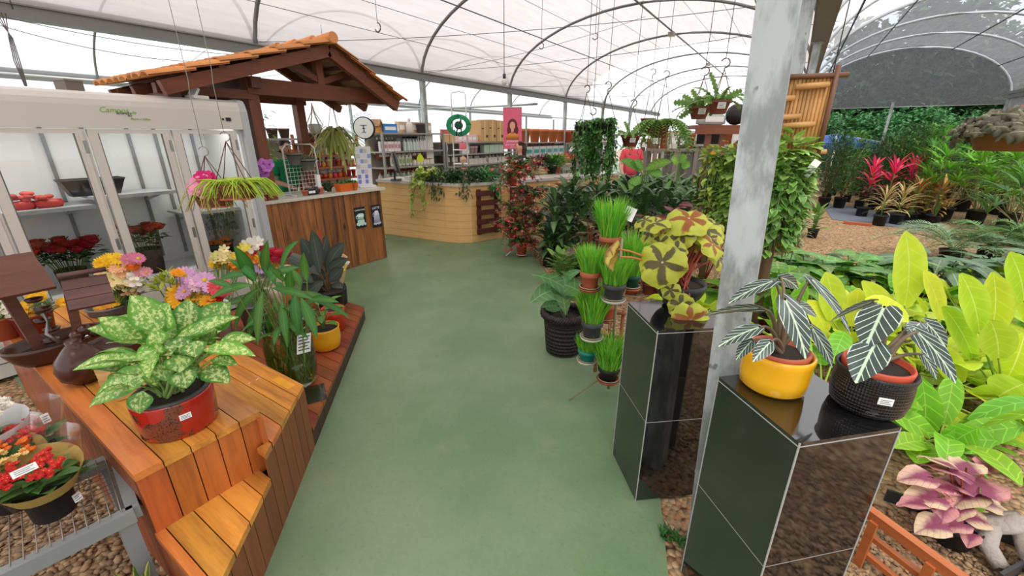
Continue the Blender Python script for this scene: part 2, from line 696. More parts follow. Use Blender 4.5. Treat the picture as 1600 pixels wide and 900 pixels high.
def rib(y, x0, x1, r=.03, mat=STEEL_D):
 mb = MB()
 mb.tube(arch_pts(y, x0, x1, ZG, RISE, 26), r, 8)
 return struct('roof_arch', mb, mat)
for y in (-3.1, .35, 3.9, 7.4, 10.9, 14.5, 18.1, 21.7, 25.3):
 rib(y, AX0, AX1)
 rib(y, -14.2, AX0, .025)
for y in (8.5, 11.0, 13.4, 16.0, 18.5, 20.95):
 rib(y, AX1, BX1, .032, M('pale_steel', (196, 200, 206), .4, .4))
for y in (.35, 3.4, 6.0):
 rib(y, AX1, BX1, .03)
# purlins and wires along the tunnel
for t, r in ((.5, .022), (.26, .012), (.74, .012)):
 mb = MB()
 a = PI * t
 x, z = AX0 + 7.1 * (.5 - .5 * math.cos(a)), ZG + RISE * math.sin(a) - .03
 mb.tube([(x, -3.1, z), (x, 26.5, z)], r, 6)
 struct('roof_purlin', mb, STEEL_D)
for t in (.12, .19, .34, .42, .58, .66, .82, .9):
 mb = MB()
 a = PI * t
 x, z = AX0 + 7.1 * (.5 - .5 * math.cos(a)), ZG + RISE * math.sin(a) + .01
 mb.tube([(x, -3.1, z), (x, 26.5, z)], .005, 4)
 struct('roof_wire', mb, STEEL_D)
for t, r in ((.2, .02), (.36, .016), (.62, .016), (.8, .016)):
 mb = MB()
 a = PI * t
 x, z = BX1 * (.5 - .5 * math.cos(a)), ZG + RISE * math.sin(a) - .03
 mb.tube([(x, 2, z), (x, 21, z)], r, 6)
 struct('roof_purlin', mb, M('dark_steel', (70, 72, 78), .5, .4))
# gutter beams
for x, w in ((AX0, .16), (AX1 + .02, .16), (BX1, .1), (-14.2, .1)):
 mb = MB()
 y1 = 27.0 if x < 1 else 21.0
 mb.b3(x - w / 2, x + w / 2, -3.2, y1, ZG - .02, ZG + .10)
 mb.b3(x - w / 2 - .03, x + w / 2 + .03, -3.2, y1, ZG + .10, ZG + .115)
 mb.b3(x - w / 2, x - w / 2 + .012, -3.2, y1, ZG + .115, ZG + .2)
 struct('gutter_beam', mb, STEEL_D)
# posts carrying the gutters
def post(x, y, w=.1, z1=ZG - .02, rz=0, label=None):
 mb = MB()
 mb.b3(-w / 2, w / 2, -w / 2, w / 2, 0, z1)
 mb.b3(-w * .8, w * .8, -w * .8, w * .8, z1 - .012, z1)
 for zz in (.35, 1.2, 2.1):
  mb.tube([(-w / 2 - .006, 0, zz), (-w / 2 + .002, 0, zz)], .009, 8)
 o = struct('steel_post', mb, POST, label)
 o.location = (x, y, 0)
 o.rotation_euler.z = rz
 return o
k = NT('weathered_zinc')
vec = k.obj((5, 5, 1.6))
n1 = k.noise(1.6, vec, 5, .65)
n2 = k.noise(9, k.obj((3, 3, 1)), 4, .6)
c = k.mix(k.step(n1, .42, .58), lin((140, 145, 142)), lin((182, 188, 188)))
c = k.mix(k.math('MULTIPLY', k.step(n2, .56, .72), .45), c, lin((198, 204, 206)))
c = k.mix(k.math('MULTIPLY', k.step(k.noise(22, k.obj((1, 1, .5)), 2), .68, .73), .8), c, lin((110, 112, 108)))
POST = k.done(c, .5, .25)
pb, pt = aty(1066, 880, 1.47), aty(1179, 0, 1.47)
pf = post(pb.x + .056 - (pt.x - pb.x) / (pt.z - pb.z) * pb.z, 1.47 + .056, .104, 2.78, label='galvanised steel post rising in front beside the nearer black pedestal')
pf.rotation_euler.y = math.atan2(pt.x - pb.x, pt.z - pb.z)
pb, pt = aty(1208, 320, 4.1), aty(1253, 50, 4.1)
pf = post(pb.x - (pt.x - pb.x) / (pt.z - pb.z) * pb.z, 4.1, .10, 2.78, label='second galvanised post half hidden behind the front post')
pf.rotation_euler.y = math.atan2(pt.x - pb.x, pt.z - pb.z)
for y in (7.4, 10.9, 14.5, 18.1, 21.7):
 post(AX0, y, .1)
 post(-14.2, y, .08)
for y in (7.4, 10.9, 14.5, 18.1):
 post(AX1, y, .09)
for y in (16.0, 20.95):
 post(BX1, y, .09)
post(2.65, 20.95, .08)
# far and side walls of film
mb = MB()
mb.b3(-14.26, -14.24, -3.2, 27, 0, 2.9)
struct('wall_left', mb, FILM_CLEAR)
for x0, x1 in ((-14.2, AX0), (AX0, AX1)):
 mb = MB()
 pts = arch_pts(27.0, x0, x1, ZG, RISE, 24)
 mb.v = []
 i = mb.add([(x0, 27, .0)] + pts + [(x1, 27, .0)])
 mb.face(list(range(i, i + 27)))
 struct('wall_far', mb, FILM_CLEAR)
# hanging net gable of the right tunnel
mb = MB()
pts = arch_pts(21.02, AX1, BX1, ZG, RISE, 24)
zlow = 2.62
i = mb.add([(AX1, 21.02, zlow)] + pts + [(BX1, 21.02, zlow)])
mb.face(list(range(i, i + 27)))
struct('wall_right_net', mb, NET_DARK)
mb = MB()
mb.tube([(AX1, 21.0, zlow), (BX1, 21.0, zlow)], .012, 6)
struct('net_rail', mb, STEEL)
mb = MB()
mb.b3(BX1 + .0, BX1 + .02, 13.3, 21, 2.2, ZG)
struct('wall_right_strip', mb, NET_DARK)
# guy wires under the roof
WIRE = M('thin_wire', (92, 90, 88), .5, .6)
def wire(a, b, d=.0, r=.004):
 mb = MB()
 mb.tube(sag(a, b, d), r, 4)
 return struct('roof_wire', mb, WIRE)
wire((AX0 + .1, 3.9, 2.95), (AX1 - .1, 7.4, 3.3), .12)
wire((AX0 + .1, 7.4, 2.95), (AX1 - .1, 7.4, 3.0), .10)
wire((AX0 + .1, 10.9, 2.95), (AX1 - .1, 10.9, 3.0), .12)
wire((AX0 + .1, 14.5, 2.95), (AX1 - .1, 14.5, 3.0), .12)
wire((AX0 + .1, 7.4, 2.9), (-3.4, 10.9, 4.2), .1)
wire((-14, 7.4, 2.8), (AX0, 7.4, 2.8), .1)
wire((-14, 10.9, 2.8), (AX0, 10.9, 2.8), .1)
wire((-14, 3.9, 2.8), (AX0, 5.0, 2.75), .12)
wire((-14, 3.9, 2.7), (AX0, 3.2, 2.75), .2)
wire((-5.9, 1.2, 3.9), atx(25, 28, AX0), .03)
wire(atx(0, 40, -7.0), atx(375, 95, -6.9), .12)
wire(atx(0, 25, -7.0), atx(360, 85, -6.9), .05)
# inner bars of the left tunnel seen under the gutter
mb = MB()
mb.tube([(-10.6, -2, 2.55), (-10.6, 26, 2.55)], .03, 6)
struct('roof_purlin', mb, STEEL)
for y in (6.0, 12.5):
 mb = MB()
 mb.tube([(-13.5, y, 2.6), (AX0, y, 2.6)], .04, 6)
 struct('tie_bar', mb, STEEL)
# black pedestals -----------------------------------------------------
k = NT('black_polished_tile')
n1 = k.noise(6, k.obj(), 5, .6)
c = k.mix(k.step(n1, .45, .75), lin((14, 14, 16)), lin((32, 30, 30)))
BLACK_TILE = k.done(c, .05, 0, spec=.5, ior=2.0)
GROUT = M('tile_edge_grout', (168, 168, 164), .5)
def pedestal(cf, label, s=.315, h=.89):
 c0, c1 = at(*cf[0], h), at(*cf[1], h)
 u = (c1 - c0)
 u.z = 0
 u.normalize()
 v = Vector((u.y, -u.x, 0))
 cen = c0 + u * s / 2 + v * s / 2
 t = thing('pedestal', label, 'pedestal', (cen.x, cen.y, 0), math.atan2(v.y, v.x))
 e = s / 2
 g = .0022
 mb = MB()
 for z0, z1 in ((0.004, .445 - g), (.445 + g, h - .012)):
  mb.b3(-e, e, -e, e, z0, z1)
 mb.build('tile_body', BLACK_TILE, t)
 mb = MB()
 mb.b3(-e - .001, e + .001, -e - .001, e + .001, h - .012, h)
 mb.build('tile_top', BLACK_TILE, t)
 mb = MB()
 mb.b3(-e + .001, e - .001, -e + .001, e - .001, .44, .45)
 w = .0035
 for sx in (-1, 1):
  for sy in (-1, 1):
   mb.b3(sx * e - w / 2, sx * e + w / 2, sy * e - w / 2, sy * e + w / 2, 0, h - .0005)
 z = h - .011
 for sx in (-1, 1):
  mb.b3(sx * (e + .001) - .001, sx * (e + .001) + .001, -e, e, z - .003, z)
  mb.b3(-e, e, sx * (e + .001) - .001, sx * (e + .001) + .001, z - .003, z)
 mb.build('grout_lines', GROUT, t)
 return t, cen, u, v
PED2 = pedestal([(1250, 692), (1125, 590)], 'nearer tall black tiled pedestal holding two striped alocasias')
PED1 = pedestal([(1028, 517), (982, 472)], 'farther tall black tiled pedestal holding the yellow begonia')
# ================================================================ WOODEN DECK
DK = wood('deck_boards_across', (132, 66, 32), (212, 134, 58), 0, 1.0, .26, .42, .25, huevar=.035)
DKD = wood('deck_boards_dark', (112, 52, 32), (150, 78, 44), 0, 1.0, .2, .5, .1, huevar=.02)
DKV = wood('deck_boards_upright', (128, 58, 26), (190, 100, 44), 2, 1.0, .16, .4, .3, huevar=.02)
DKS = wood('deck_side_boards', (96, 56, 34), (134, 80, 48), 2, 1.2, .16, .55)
H1, HM, HT, HL = .55, .40, .28, .12
deck = thing('display_deck', 'stepped reddish wooden deck along the left of the green path', 'deck', (0, 0, 0))
def side_x(y):
 """aisle edge of the deck at a given y"""
 return -1.44 + (y - .44) * (-1.68 / 1.84)
def boards_x(mb, x0, x1f, y0, y1, z, n, th=.028, gap=.004, m=0):
 d = (y1 - y0) / n
 for q in range(n):
  a, b = y0 + q * d + gap / 2, y0 + (q + 1) * d - gap / 2
  xa, xb = x1f(a), x1f(b)
  i = mb.add([(x0, a, z - th), (xa, a, z - th), (xb, b, z - th), (x0, b, z - th), (x0, a, z), (xa, a, z), (xb, b, z), (x0, b, z)])
  for f in ((0, 3, 2, 1), (4, 5, 6, 7), (0, 1, 5, 4), (1, 2, 6, 5), (2, 3, 7, 6), (3, 0, 4, 7)):
   mb.face([i + q2 for q2 in f], m)
XL = -4.0
mb = MB()
boards_x(mb, XL, lambda y: -1.665, .232, .652, H1, 5)
mb.build('top_boards', DK, deck)
mb = MB()
mb.b3(-2.12, -1.96, .915, .96, HM, HM + .0012)
mb.build('worn_patch', M('worn_yellow', (222, 156, 44), .5, var=.2, vs=20), deck)
mb = MB()
boards_x(mb, XL, side_x, .655, .985, HM, 4)
boards_x(mb, -1.655, side_x, .60, .652, HM, 1)
mb.build('middle_boards', DK, deck)
mb = MB()
boards_x(mb, -1.68, lambda y: side_x(y) + .0, .25, .60, HT, 1)
mb.v = []
mb.f, mb.mi, mb.uv, mb.sm = [], [], [], []
# tread boards run across the step
for q, (ya, yb) in enumerate(((.232, .262), (.266, .35), (.354, .44), (.444, .53), (.534, .597))):
 i = mb.add([(-1.678, ya, HT - .028), (side_x(ya) + .0, ya, HT - .028), (side_x(yb), yb, HT - .028), (-1.678, yb, HT - .028),
    (-1.678, ya, HT), (side_x(ya), ya, HT), (side_x(yb), yb, HT), (-1.678, yb, HT)])
 for f in ((0, 3, 2, 1), (4, 5, 6, 7), (0, 1, 5, 4), (1, 2, 6, 5), (2, 3, 7, 6), (3, 0, 4, 7)):
  mb.face([i + q2 for q2 in f])
mb.build('step_tread', DK, deck)
# risers
mb = MB()
d = .42 / 5
for q in range(5):
 mb.b3(-1.69, -1.672, .236 + q * d + .002, .236 + (q + 1) * d - .002, HT - .02, H1 - .029)
mb.b3(-1.70, -1.655, .632, .652, HM, H1 - .03)
mb.build('riser_boards', DKV, deck)
mb = MB()
x = XL
while x < -1.70:
 mb.b3(x + .002, min(x + .098, -1.672), .236, .254, 0.0, H1 - .029)
 x += .1
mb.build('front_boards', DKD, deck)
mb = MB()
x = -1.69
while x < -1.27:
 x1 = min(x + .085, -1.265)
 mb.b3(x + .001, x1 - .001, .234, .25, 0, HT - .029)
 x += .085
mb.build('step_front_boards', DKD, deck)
def side_boards(y0, y1, z1, w=.09):
 mb = MB()
 n = max(1, round((y1 - y0) / (w * .74)))
 for q in range(n):
  a, b = y0 + (y1 - y0) * q / n + .0012, y0 + (y1 - y0) * (q + 1) / n - .0012
  mb.prism([(side_x(a) - .022, a), (side_x(a) - .002, a), (side_x(b) - .002, b), (side_x(b) - .022, b)], 0, z1)
 return mb
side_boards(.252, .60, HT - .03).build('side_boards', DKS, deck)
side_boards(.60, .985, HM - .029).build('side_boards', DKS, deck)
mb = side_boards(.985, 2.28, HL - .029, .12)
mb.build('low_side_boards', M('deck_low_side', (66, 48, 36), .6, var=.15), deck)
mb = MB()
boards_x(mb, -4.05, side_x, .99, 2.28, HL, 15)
mb.build('low_boards', DKD, deck)
mb = MB()
mb.b3(XL, side_x(.985), .975, .987, HL, HM - .03)
mb.build('back_board', DKD, deck)
mb = MB()
mb.b3(XL, -1.7, .27, .62, 0, H1 - .03)
mb.prism([(XL, .66), (side_x(.66) - .03, .66), (side_x(.97) - .03, .97), (XL, .97)], 0, HM - .03)
mb.prism([(XL, 1.0), (side_x(1.0) - .03, 1.0), (side_x(2.25) - .03, 2.25), (XL, 2.25)], 0.0, HL - .03)
mb.build('under_frame', M('deck_inside', (46, 30, 22), .8), deck)
# ================================================================ FLOWER COOLER
WHITE_MET = M('white_enamel', (206, 200, 192), .35, var=.03, vs=3)
WHITE_IN = M('cooler_inside', (222, 224, 224), .5, var=.05, vs=2)
GLASS = glass('clear_glass', (242, 243, 242), .0)
BLACK = M('black_plastic', (22, 22, 24), .45)
DGREY = M('dark_grey_plastic', (58, 58, 60), .5)
WHITE_P = M('white_plastic', (232, 230, 226), .4)
PAPER = M('white_paper', (240, 238, 232), .8)
CX, CY0, CY1, CZ = -4.4, -.35, 2.17, 1.93
cool = thing('flower_cooler', 'long white upright display cooler with sliding glass doors full of flowers', 'cooler', (0, 0, 0))
mb = MB()
mb.b3(CX - .78, CX - .74, CY0, CY1, .02, CZ - .02)
mb.b3(CX - .74, CX - .02, CY0, CY0 + .05, .02, CZ - .02)
mb.b3(CX - .74, CX - .02, CY1 - .06, CY1, .02, CZ - .02)
mb.b3(CX - .74, CX - .02, CY0 + .05, CY1 - .06, .02, .44)
mb.b3(CX - .74, CX - .02, CY0 + .05, CY1 - .06, CZ - .12, CZ - .03)
mb.build('cabinet_body', WHITE_IN, cool)
mb = MB()
hp = [(0, 1.685), (.03, 1.685), (.035, 1.84), (.03, 1.88), (.01, 1.915), (-.04, 1.935), (-.10, 1.935), (-.10, 1.685)]
i = mb.add([(CX + a, CY0 - .02, b) for a, b in hp] + [(CX + a, CY1 - .03, b) for a, b in hp])
n = len(hp)
for q in range(n):
 mb.face((i + q, i + (q + 1) % n, i + n + (q + 1) % n, i + n + q))
mb.face([i + q for q in range(n)][::-1])
mb.face([i + n + q for q in range(n)])
hd = mb.build('header_panel', WHITE_MET, cool)
mb = MB()
mb.b3(CX - .02, CX + .012, CY0, CY1, .02, .12)
mb.b3(CX - .02, CX + .02, CY0, CY1, .13, .43)
for z in (.2, .26, .32):
 mb.b3(CX + .018, CX + .024, CY0 + .3, CY0 + 1.1, z, z + .012)
mb.build('base_panel', WHITE_MET, cool)
mb = MB()
ep = [(0, .02), (.04, .02), (.04, 1.84), (.02, 1.90), (0, 1.93), (-.05, 1.945), (-.78, 1.945), (-.78, .02)]
i = mb.add([(CX + a, CY1 - .03, b) for a, b in ep] + [(CX + a, CY1 + .03, b) for a, b in ep])
for q in range(len(ep)):
 mb.face((i + q, i + (q + 1) % len(ep), i + len(ep) + (q + 1) % len(ep), i + len(ep) + q))
mb.face([i + q for q in range(len(ep))][::-1])
mb.face([i + len(ep) + q for q in range(len(ep))])
mb.build('end_panel', M('cooler_end', (176, 178, 178), .4), cool)
GASKET = M('door_gasket', (120, 116, 110), .6)
for y0, y1 in ((-.02, .49), (.5, 1.035), (1.05, 1.56), (1.575, 2.075)):
 mb = MB()
 sw = .055
 mb.b3(CX - .015, CX + .022, y0, y0 + sw, .44, 1.675)
 mb.b3(CX - .015, CX + .022, y1 - sw, y1, .44, 1.675)
 mb.b3(CX - .015, CX + .022, y0 + sw, y1 - sw, .44, .485)
 mb.b3(CX - .015, CX + .022, y0 + sw, y1 - sw, 1.645, 1.675)
 mb.b3(CX + .022, CX + .03, y1 - sw + .016, y1 - .016, .46, 1.66)
 fr = mb.build('door', WHITE_MET, cool)
 MB().b3(CX - .002, CX + .004, y0 + sw - .006, y1 - sw + .006, .478, 1.65).build('glass_pane', GLASS, fr)
 mb = MB()
 for a in (y0 + sw, y1 - sw - .008):
  mb.b3(CX + .006, CX + .014, a, a + .008, .485, 1.645)
 mb.build('gasket', GASKET, fr)
 mb = MB()
 for z in (.82, 1.55):
  mb = MB()
  mb.b3(CX + .0225, CX + .031, y1 - .03, y1 - .008, z - .045, z + .045)
  mb.b3(CX + .031, CX + .036, y1 - .026, y1 - .012, z - .025, z + .025)
  mb.build('hinge', M('steel_hinge', (150, 150, 146), .35, .8), fr)
RACK_IN = M('cooler_rail', (120, 124, 126), .5, .3)
mb = MB()
for y in (.62, .95, 1.2, 1.5, 1.7, 2.0):
 mb.b3(CX - .735, CX - .72, y - .012, y + .012, .5, 1.75)
mb.build('shelf_rail', RACK_IN, cool)
for y0, y1, z in ((.0, 1.03, 1.10), (1.03, 1.6, 1.16), (1.62, 2.1, .94)):
 mb = MB()
 mb.b3(CX - .70, CX - .3, y0, y1, z - .02, z)
 mb.b3(CX - .3, CX - .285, y0, y1, z - .025, z + .004)
 for y in (y0 + .1, y1 - .1):
  mb.beam((CX - .72, y, z - .1), (CX - .35, y, z - .02), .01, .02)
 mb.build('shelf', M('shelf_white', (176, 180, 182), .4), cool)
mb = MB()
mb.b3(CX + .034, CX + .04, 2.005, 2.045, 1.755, 1.785)
mb.tube([(CX + .033, 1.98, 1.77), (CX + .04, 1.98, 1.77)], .009, 8)
mb.build('control_display', BLACK, cool)
GREEN_T = M('green_lettering', (132, 176, 78), .5)
DARK_T = M('dark_lettering', (70, 84, 70), .5)
for body, size, m_, p in (('Campos', .052, GREEN_T, (178, 172)), ('Schmitz', .03, DARK_T, (193, 177)), ('de', .03, GREEN_T, (209, 176)), ('flor', .02, DARK_T, (203, 181)), ('flores e folhas', .022, GREEN_T, (220, 186))):
 q = atx(p[0], p[1], CX + .035)
 text('lettering', body, size, m_, cool, (CX + .036, q.y, q.z), (PI / 2, 0, PI / 2), .0008, shear=.2)
# unseen area light added under the cooler's ceiling to brighten its inside
ld = bpy.data.lights.new('cooler_fill_light', 'AREA')
ld.shape = 'RECTANGLE'
ld.size, ld.size_y = .05, 2.2
ld.energy = 10
ld.color = (1, .96, .92)
lo = bpy.data.objects.new('cooler_fill_light', ld)
COL.objects.link(lo)
lo.location = (CX - .25, .95, 1.78)
# things on top of the cooler
p = atx(112, 135, CX - .15)
bx = thing('junction_box', 'grey metal box lying on top of the white cooler', 'box', (CX - .2, p.y, 1.936), .3)
mb = MB()
mb.box((0, 0, .035), (.12, .11, .07))
mb.build('body', M('box_taupe', (112, 102, 92), .6), bx)
mb = MB()
mb.box((0, 0, .075), (.13, .12, .01))
mb.build('lid', M('box_lid', (126, 116, 104), .6), bx)
p = atx(290, 155, CX - .1)
bx = thing('white_bracket', 'small white bracket lying on the right end of the cooler', 'bracket', (CX - .1, 1.87, 1.936), .2)
mb = MB()
mb.box((0, 0, .012), (.12, .13, .024))
mb.beam((0, -.04, .02), (0, .0, .08), .1, .02)
mb.build('plate', WHITE_P, bx)
# ================================================================ KIOSK
KX = -4.61
BEAM = wood('kiosk_timber', (92, 46, 30), (120, 66, 42), 1, 1.0, .12, .55)
BEAMX = wood('kiosk_timber_deep', (78, 42, 30), (104, 60, 42), 0, 1.0, .12, .55)
BEAMZ = wood('kiosk_post_timber', (96, 50, 34), (128, 72, 46), 2, 1.0, .12, .5)
SLAB = wood('rough_wall_planks', (38, 23, 14), (170, 108, 60), 2, .8, .34, .55, 0, .8, knots=True)
GRANITE = M('speckled_granite', (214, 206, 194), .25, var=.14, vs=40)
kiosk = thing('wooden_kiosk', 'brown timber kiosk with a clay tiled roof and rough plank counter', 'kiosk')
mb = MB()
rr = random.Random(4)
y = 2.2
ky1 = 3.86
while y < ky1:
 w = rr.uniform(.07, .13)
 y2 = min(y + w, ky1)
 mb.b3(KX - .03, KX + rr.uniform(-.004, .004), y, y2 - .003, 0.005, .945)
 y = y2
mb.build('plank_front', SLAB, kiosk)
mb = MB()
x = KX - .03
while x > KX - .55:
 mb.b3(x - .1, x - .003, ky1 - .03, ky1 - .003, .005, .945)
 x -= .1
mb.build('plank_side', SLAB, kiosk)
mb = MB()
mb.prism([(KX + .03, 2.30), (KX + .03, ky1 + .06), (KX - .58, ky1 + .06), (KX - .58, 2.30)], .945, .98)
mb.build('counter_top', GRANITE, kiosk)
for (x, y, z1) in ((KX - .06, 2.42, 2.16), (-5.7, 3.55, 2.16), (-5.7, 2.42, 2.16)):
 mb = MB()
 mb.b3(x - .055, x + .055, y - .055, y + .055, 0, z1)
 mb.build('post', BEAMZ, kiosk)
mb = MB()
mb.b3(KX - .05, KX + .03, 2.36, 4.06, 2.02, 2.17)
mb.build('tie_beam', BEAM, kiosk)
MB().b3(-5.74, -5.66, 2.3, 3.65, 2.02, 2.17).build('tie_beam', BEAM, kiosk)
MB().beam((-5.85, 3.49, 2.12), (KX + .1, 4.06, 2.12), .1, .1).build('wall_plate', BEAMX, kiosk)
MB().b3(-5.85, KX + .1, 2.37, 2.47, 2.07, 2.17).build('wall_plate', BEAMX, kiosk)
MB().b3(-5.6, KX + .1, 1.66, 1.76, 1.90, 1.98).build('wall_plate', BEAMX, kiosk)
YL, ZL, YR_, ZR_, YC, ZC = 1.54, 2.06, 4.14, 2.05, 3.18, 2.56
for x in (-4.40, -5.0, -5.55):
 big = x == -4.40
 for (ye, ze) in ((YL, ZL), (YR_, ZR_)):
  mb = MB()
  off = -.075
  mb.beam((x, ye + (.05 if ye < YC else -.05), ze + off + .01), (x, YC, ZC + off), .07 if big else .06, .11 if big else .09)
  mb.build('rafter', BEAM, kiosk)
for ysk in (1.66,):
 for x in (KX - .02, -5.1, -5.5):
  mb = MB()
  mb.b3(x - .04, x + .04, 1.62, 2.4, 1.97, 2.05)
  mb.build('lookout_beam', BEAM, kiosk)
MB().b3(KX - .05, KX + .03, 3.14, 3.22, 2.17, 2.5).build('king_post', BEAMZ, kiosk)
for a, b in (((KX - .01, 3.2, 2.2), (KX - .01, 2.72, 2.38)), ((KX - .01, 3.2, 2.2), (KX - .01, 3.66, 2.36))):
 MB().beam(a, b, .06, .06).build('strut', BEAM, kiosk)
mb = MB()
for t in (.15, .32, .5, .68, .85):
 for (ye, ze) in ((YL, ZL), (YR_, ZR_)):
  yy, zz = ye + (YC - ye) * t, ze + (ZC - ze) * t
  mb.b3(-5.6, -4.36, yy - .025, yy + .025, zz - .035, zz - .005)
mb.build('roof_batten', BEAMX, kiosk)
TILE = M('clay_tile', (206, 138, 80), .7, isl=.2, var=.12, vs=14)
def roof_tiles(ye, ze, sgn):
 mb = MB()
 L = math.hypot(YC - ye, ZC - ze)
 d = Vector((0, YC - ye, ZC - ze)).normalized()
 nrm = Vector((0, -d.z, d.y)) if d.y > 0 else Vector((0, d.z, -d.y))
 rows = max(3, round(L / .3))
 step = L / rows
 w = .155
 cols = int(1.30 / w)
 for q in range(rows):
  for c_ in range(cols):
   x0 = -4.30 - c_ * w
   a0 = Vector((0, ye, ze)) + d * (q * step - .05 + rr.uniform(-.012, .012))
   a1 = a0 + d * (step + .07)
   pts0, pts1, in0, in1 = [], [], [], []
   for j in range(7):
    t = PI * j / 6
    ox, oz = -w / 2 + w * .56 * math.cos(t), .036 * math.sin(t)
    ix, iz = -w / 2 + w * .46 * math.cos(t), .036 * math.sin(t) - .012
    pts0.append(Vector((x0 + ox, 0, 0)) + a0 + nrm * (oz + .03))
    pts1.append(Vector((x0 + ox * .96, 0, 0)) + a1 + nrm * (oz + .005))
    in0.append(Vector((x0 + ix, 0, 0)) + a0 + nrm * (iz + .03))
    in1.append(Vector((x0 + ix * .96, 0, 0)) + a1 + nrm * (iz + .005))
   i = mb.add(pts0 + pts1 + in0 + in1)
   for j in range(6):
    mb.face((i + j, i + j + 1, i + 7 + j + 1, i + 7 + j), 0, None, True)
    mb.face((i + 14 + j, i + 21 + j, i + 21 + j + 1, i + 14 + j + 1), 0, None, True)
    mb.face((i + j, i + 14 + j, i + 14 + j + 1, i + j + 1))
 return mb
roof_tiles(YL, ZL, 1).build('tile_slope', TILE, kiosk)
roof_tiles(YR_, ZR_, -1).build('tile_slope', TILE, kiosk)
mb = MB()
for q in range(4):
 x0 = -4.27 - q * .34
 mb.tube([(x0, YC, ZC + .04), (x0 - .38, YC, ZC + .025)], [.056, .048], 12)
mb.build('ridge_tile', TILE, kiosk)
mb = MB()
mb.quad((-4.36, YL + .02, ZL - .004), (-5.6, YL + .02, ZL - .004), (-5.6, YC, ZC - .004), (-4.36, YC, ZC - .004))
mb.quad((-4.36, YR_ - .02, ZR_ - .004), (-4.36, YC, ZC - .004), (-5.6, YC, ZC - .004), (-5.6, YR_ - .02, ZR_ - .004))
mb.build('roof_underlay', M('underlay', (150, 116, 84), .8), kiosk)
# lattice
mb = MB()
lw = .026
x0, x1, z0, z1 = -5.65, KX - .12, .6, 2.06
def lat(sign, yo):
 s_ = .15
 kx = -8.6
 while kx < -2.6:
  # line x = kx + sign*(z-z0)
  pts = []
  for q in range(0, 41):
   z = z0 + (z1 - z0) * q / 40
   x = kx + sign * (z - z0)
   if x0 <= x <= x1:
    pts.append((x, yo, z))
  if len(pts) > 1:
   mb.beam(pts[0], pts[-1], .01, lw)
  kx += s_
lat(1, 2.425)
lat(-1, 2.438)
mb.build('lattice', BEAMX, kiosk)
# two coffee posters on the plank front
NAVY = M('poster_navy', (22, 30, 40), .6)
CUPG = M('poster_cup_mint', (200, 226, 216), .6)
CUPL = M('poster_cup_lilac', (210, 208, 232), .6)
LETTER = M('poster_letters', (236, 236, 232), .6)
def poster(px_, label, word, m_, px2):
 a, b = atx(px_[0], px_[1], KX + .006), atx(px2[0], px2[1], KX + .006)
 w = abs(b.y - a.y)
 h = abs(a.z - b.z)
 t = thing('coffee_poster', label, 'poster', (KX + .008, (a.y + b.y) / 2, (a.z + b.z) / 2), PI / 2)
 mb = MB()
 mb.b3(-w / 2, w / 2, -.002, .002, -h / 2, h / 2)
 mb.build('sheet', NAVY, t)
 text('title', word, w * (.155 if len(word) > 6 else .28), LETTER, t, (0, -.003, h * .36))
 mb = MB()
 if len(word) > 6:
  mb.tube([(-.0, -.004, -h * .12), (0, -.004, h * .15)], [w * .24, w * .34], 16)
  mb.tube([(0, -.004, h * .15), (0, -.004, h * .2)], [w * .30, w * .2], 16)
  mb.tube([(-w * .3, -.004, h * .12), (-w * .45, -.004, h * .06), (-w * .42, -.004, -h * .02), (-w * .28, -.004, -h * .06)], w * .04, 6)
  for q in range(6):
   mb.ball((-w * .36 + q * w * .145, -.004, -h * .3 - (q % 2) * h * .04), w * .12, 8)
  mb.b3(-w * .33, w * .33, -.004, -.002, -h * .30, -h * .12)
 else:
  mb.tube([(0, -.004, -h * .3), (0, -.004, h * .1), (0, -.004, h * .24)], [w * .36, w * .28, w * .16], 16)
  for q in range(5):
   mb.ball((-w * .32 + q * w * .16, -.004, -h * .32 - (q % 2) * h * .03), w * .1, 8)
  mb.tube([(-w * .28, -.004, h * .16), (-w * .4, -.004, h * .1), (-w * .36, -.004, 0), (-w * .26, -.004, -h * .02)], w * .035, 6)
 for q in range(len(mb.v)):
  v_ = mb.v[q]
  mb.v[q] = (v_[0], -.004 + (v_[1] + .004) * .01, v_[2])
 mb.build('drawing', m_, t)
 mb = MB()
 mb.b3(-.012, .012, -.0065, -.0055, -.004, -.001)
 mb.b3(-.03, -.022, -.0065, -.0055, 0, .006)
 mb.b3(.022, .03, -.0065, -.0055, 0, .006)
 mb.build('face', NAVY, t)
poster((553, 325), 'left navy poster on the plank counter with a mint cup, headed CAPPUCCINO', 'CAPPUCCINO', CUPG, (573, 354))
poster((579, 321), 'right navy poster on the plank counter with a lilac cup, headed LATTE', 'LATTE', CUPL, (597, 353))
# ================================================================ PLANKED SALES COUNTER
k = NT('counter_yellow_planks')
tc = k.n('TexCoord')
sp = k.n('SeparateXYZ')
k.put(sp.inputs[0], tc.outputs['Object'])
zz = k.math('MULTIPLY', sp.outputs[2], 8.6)
fr = k.math('FRACT', zz)
line = k.step(fr, .0, .07)
gr = k.noise(1.0, k.obj((3, 3, 34)), 4, .6)
c = k.mix(gr, lin((218, 168, 104)), lin((236, 192, 130)))
seam = k.math('MULTIPLY', k.math('SUBTRACT', 1.0, line), k.step(k.noise(2.1, k.obj((2, 2, 3)), 2), .42, .6))
c = k.mix(k.math('MULTIPLY', seam, .55), c, lin((150, 108, 62)))
YWOOD = k.done(c, .55, 0, k.bump(line, .4, .01))
ctr = thing('sales_counter', 'pale yellow planked sales counter with a grey stone top', 'counter')
outer = [(-5.90, 4.90), (-4.50, 5.02), (-4.28, 5.07), (-4.13, 5.22), (-4.06, 5.42), (-3.5, 6.72), (-2.86, 8.4)]
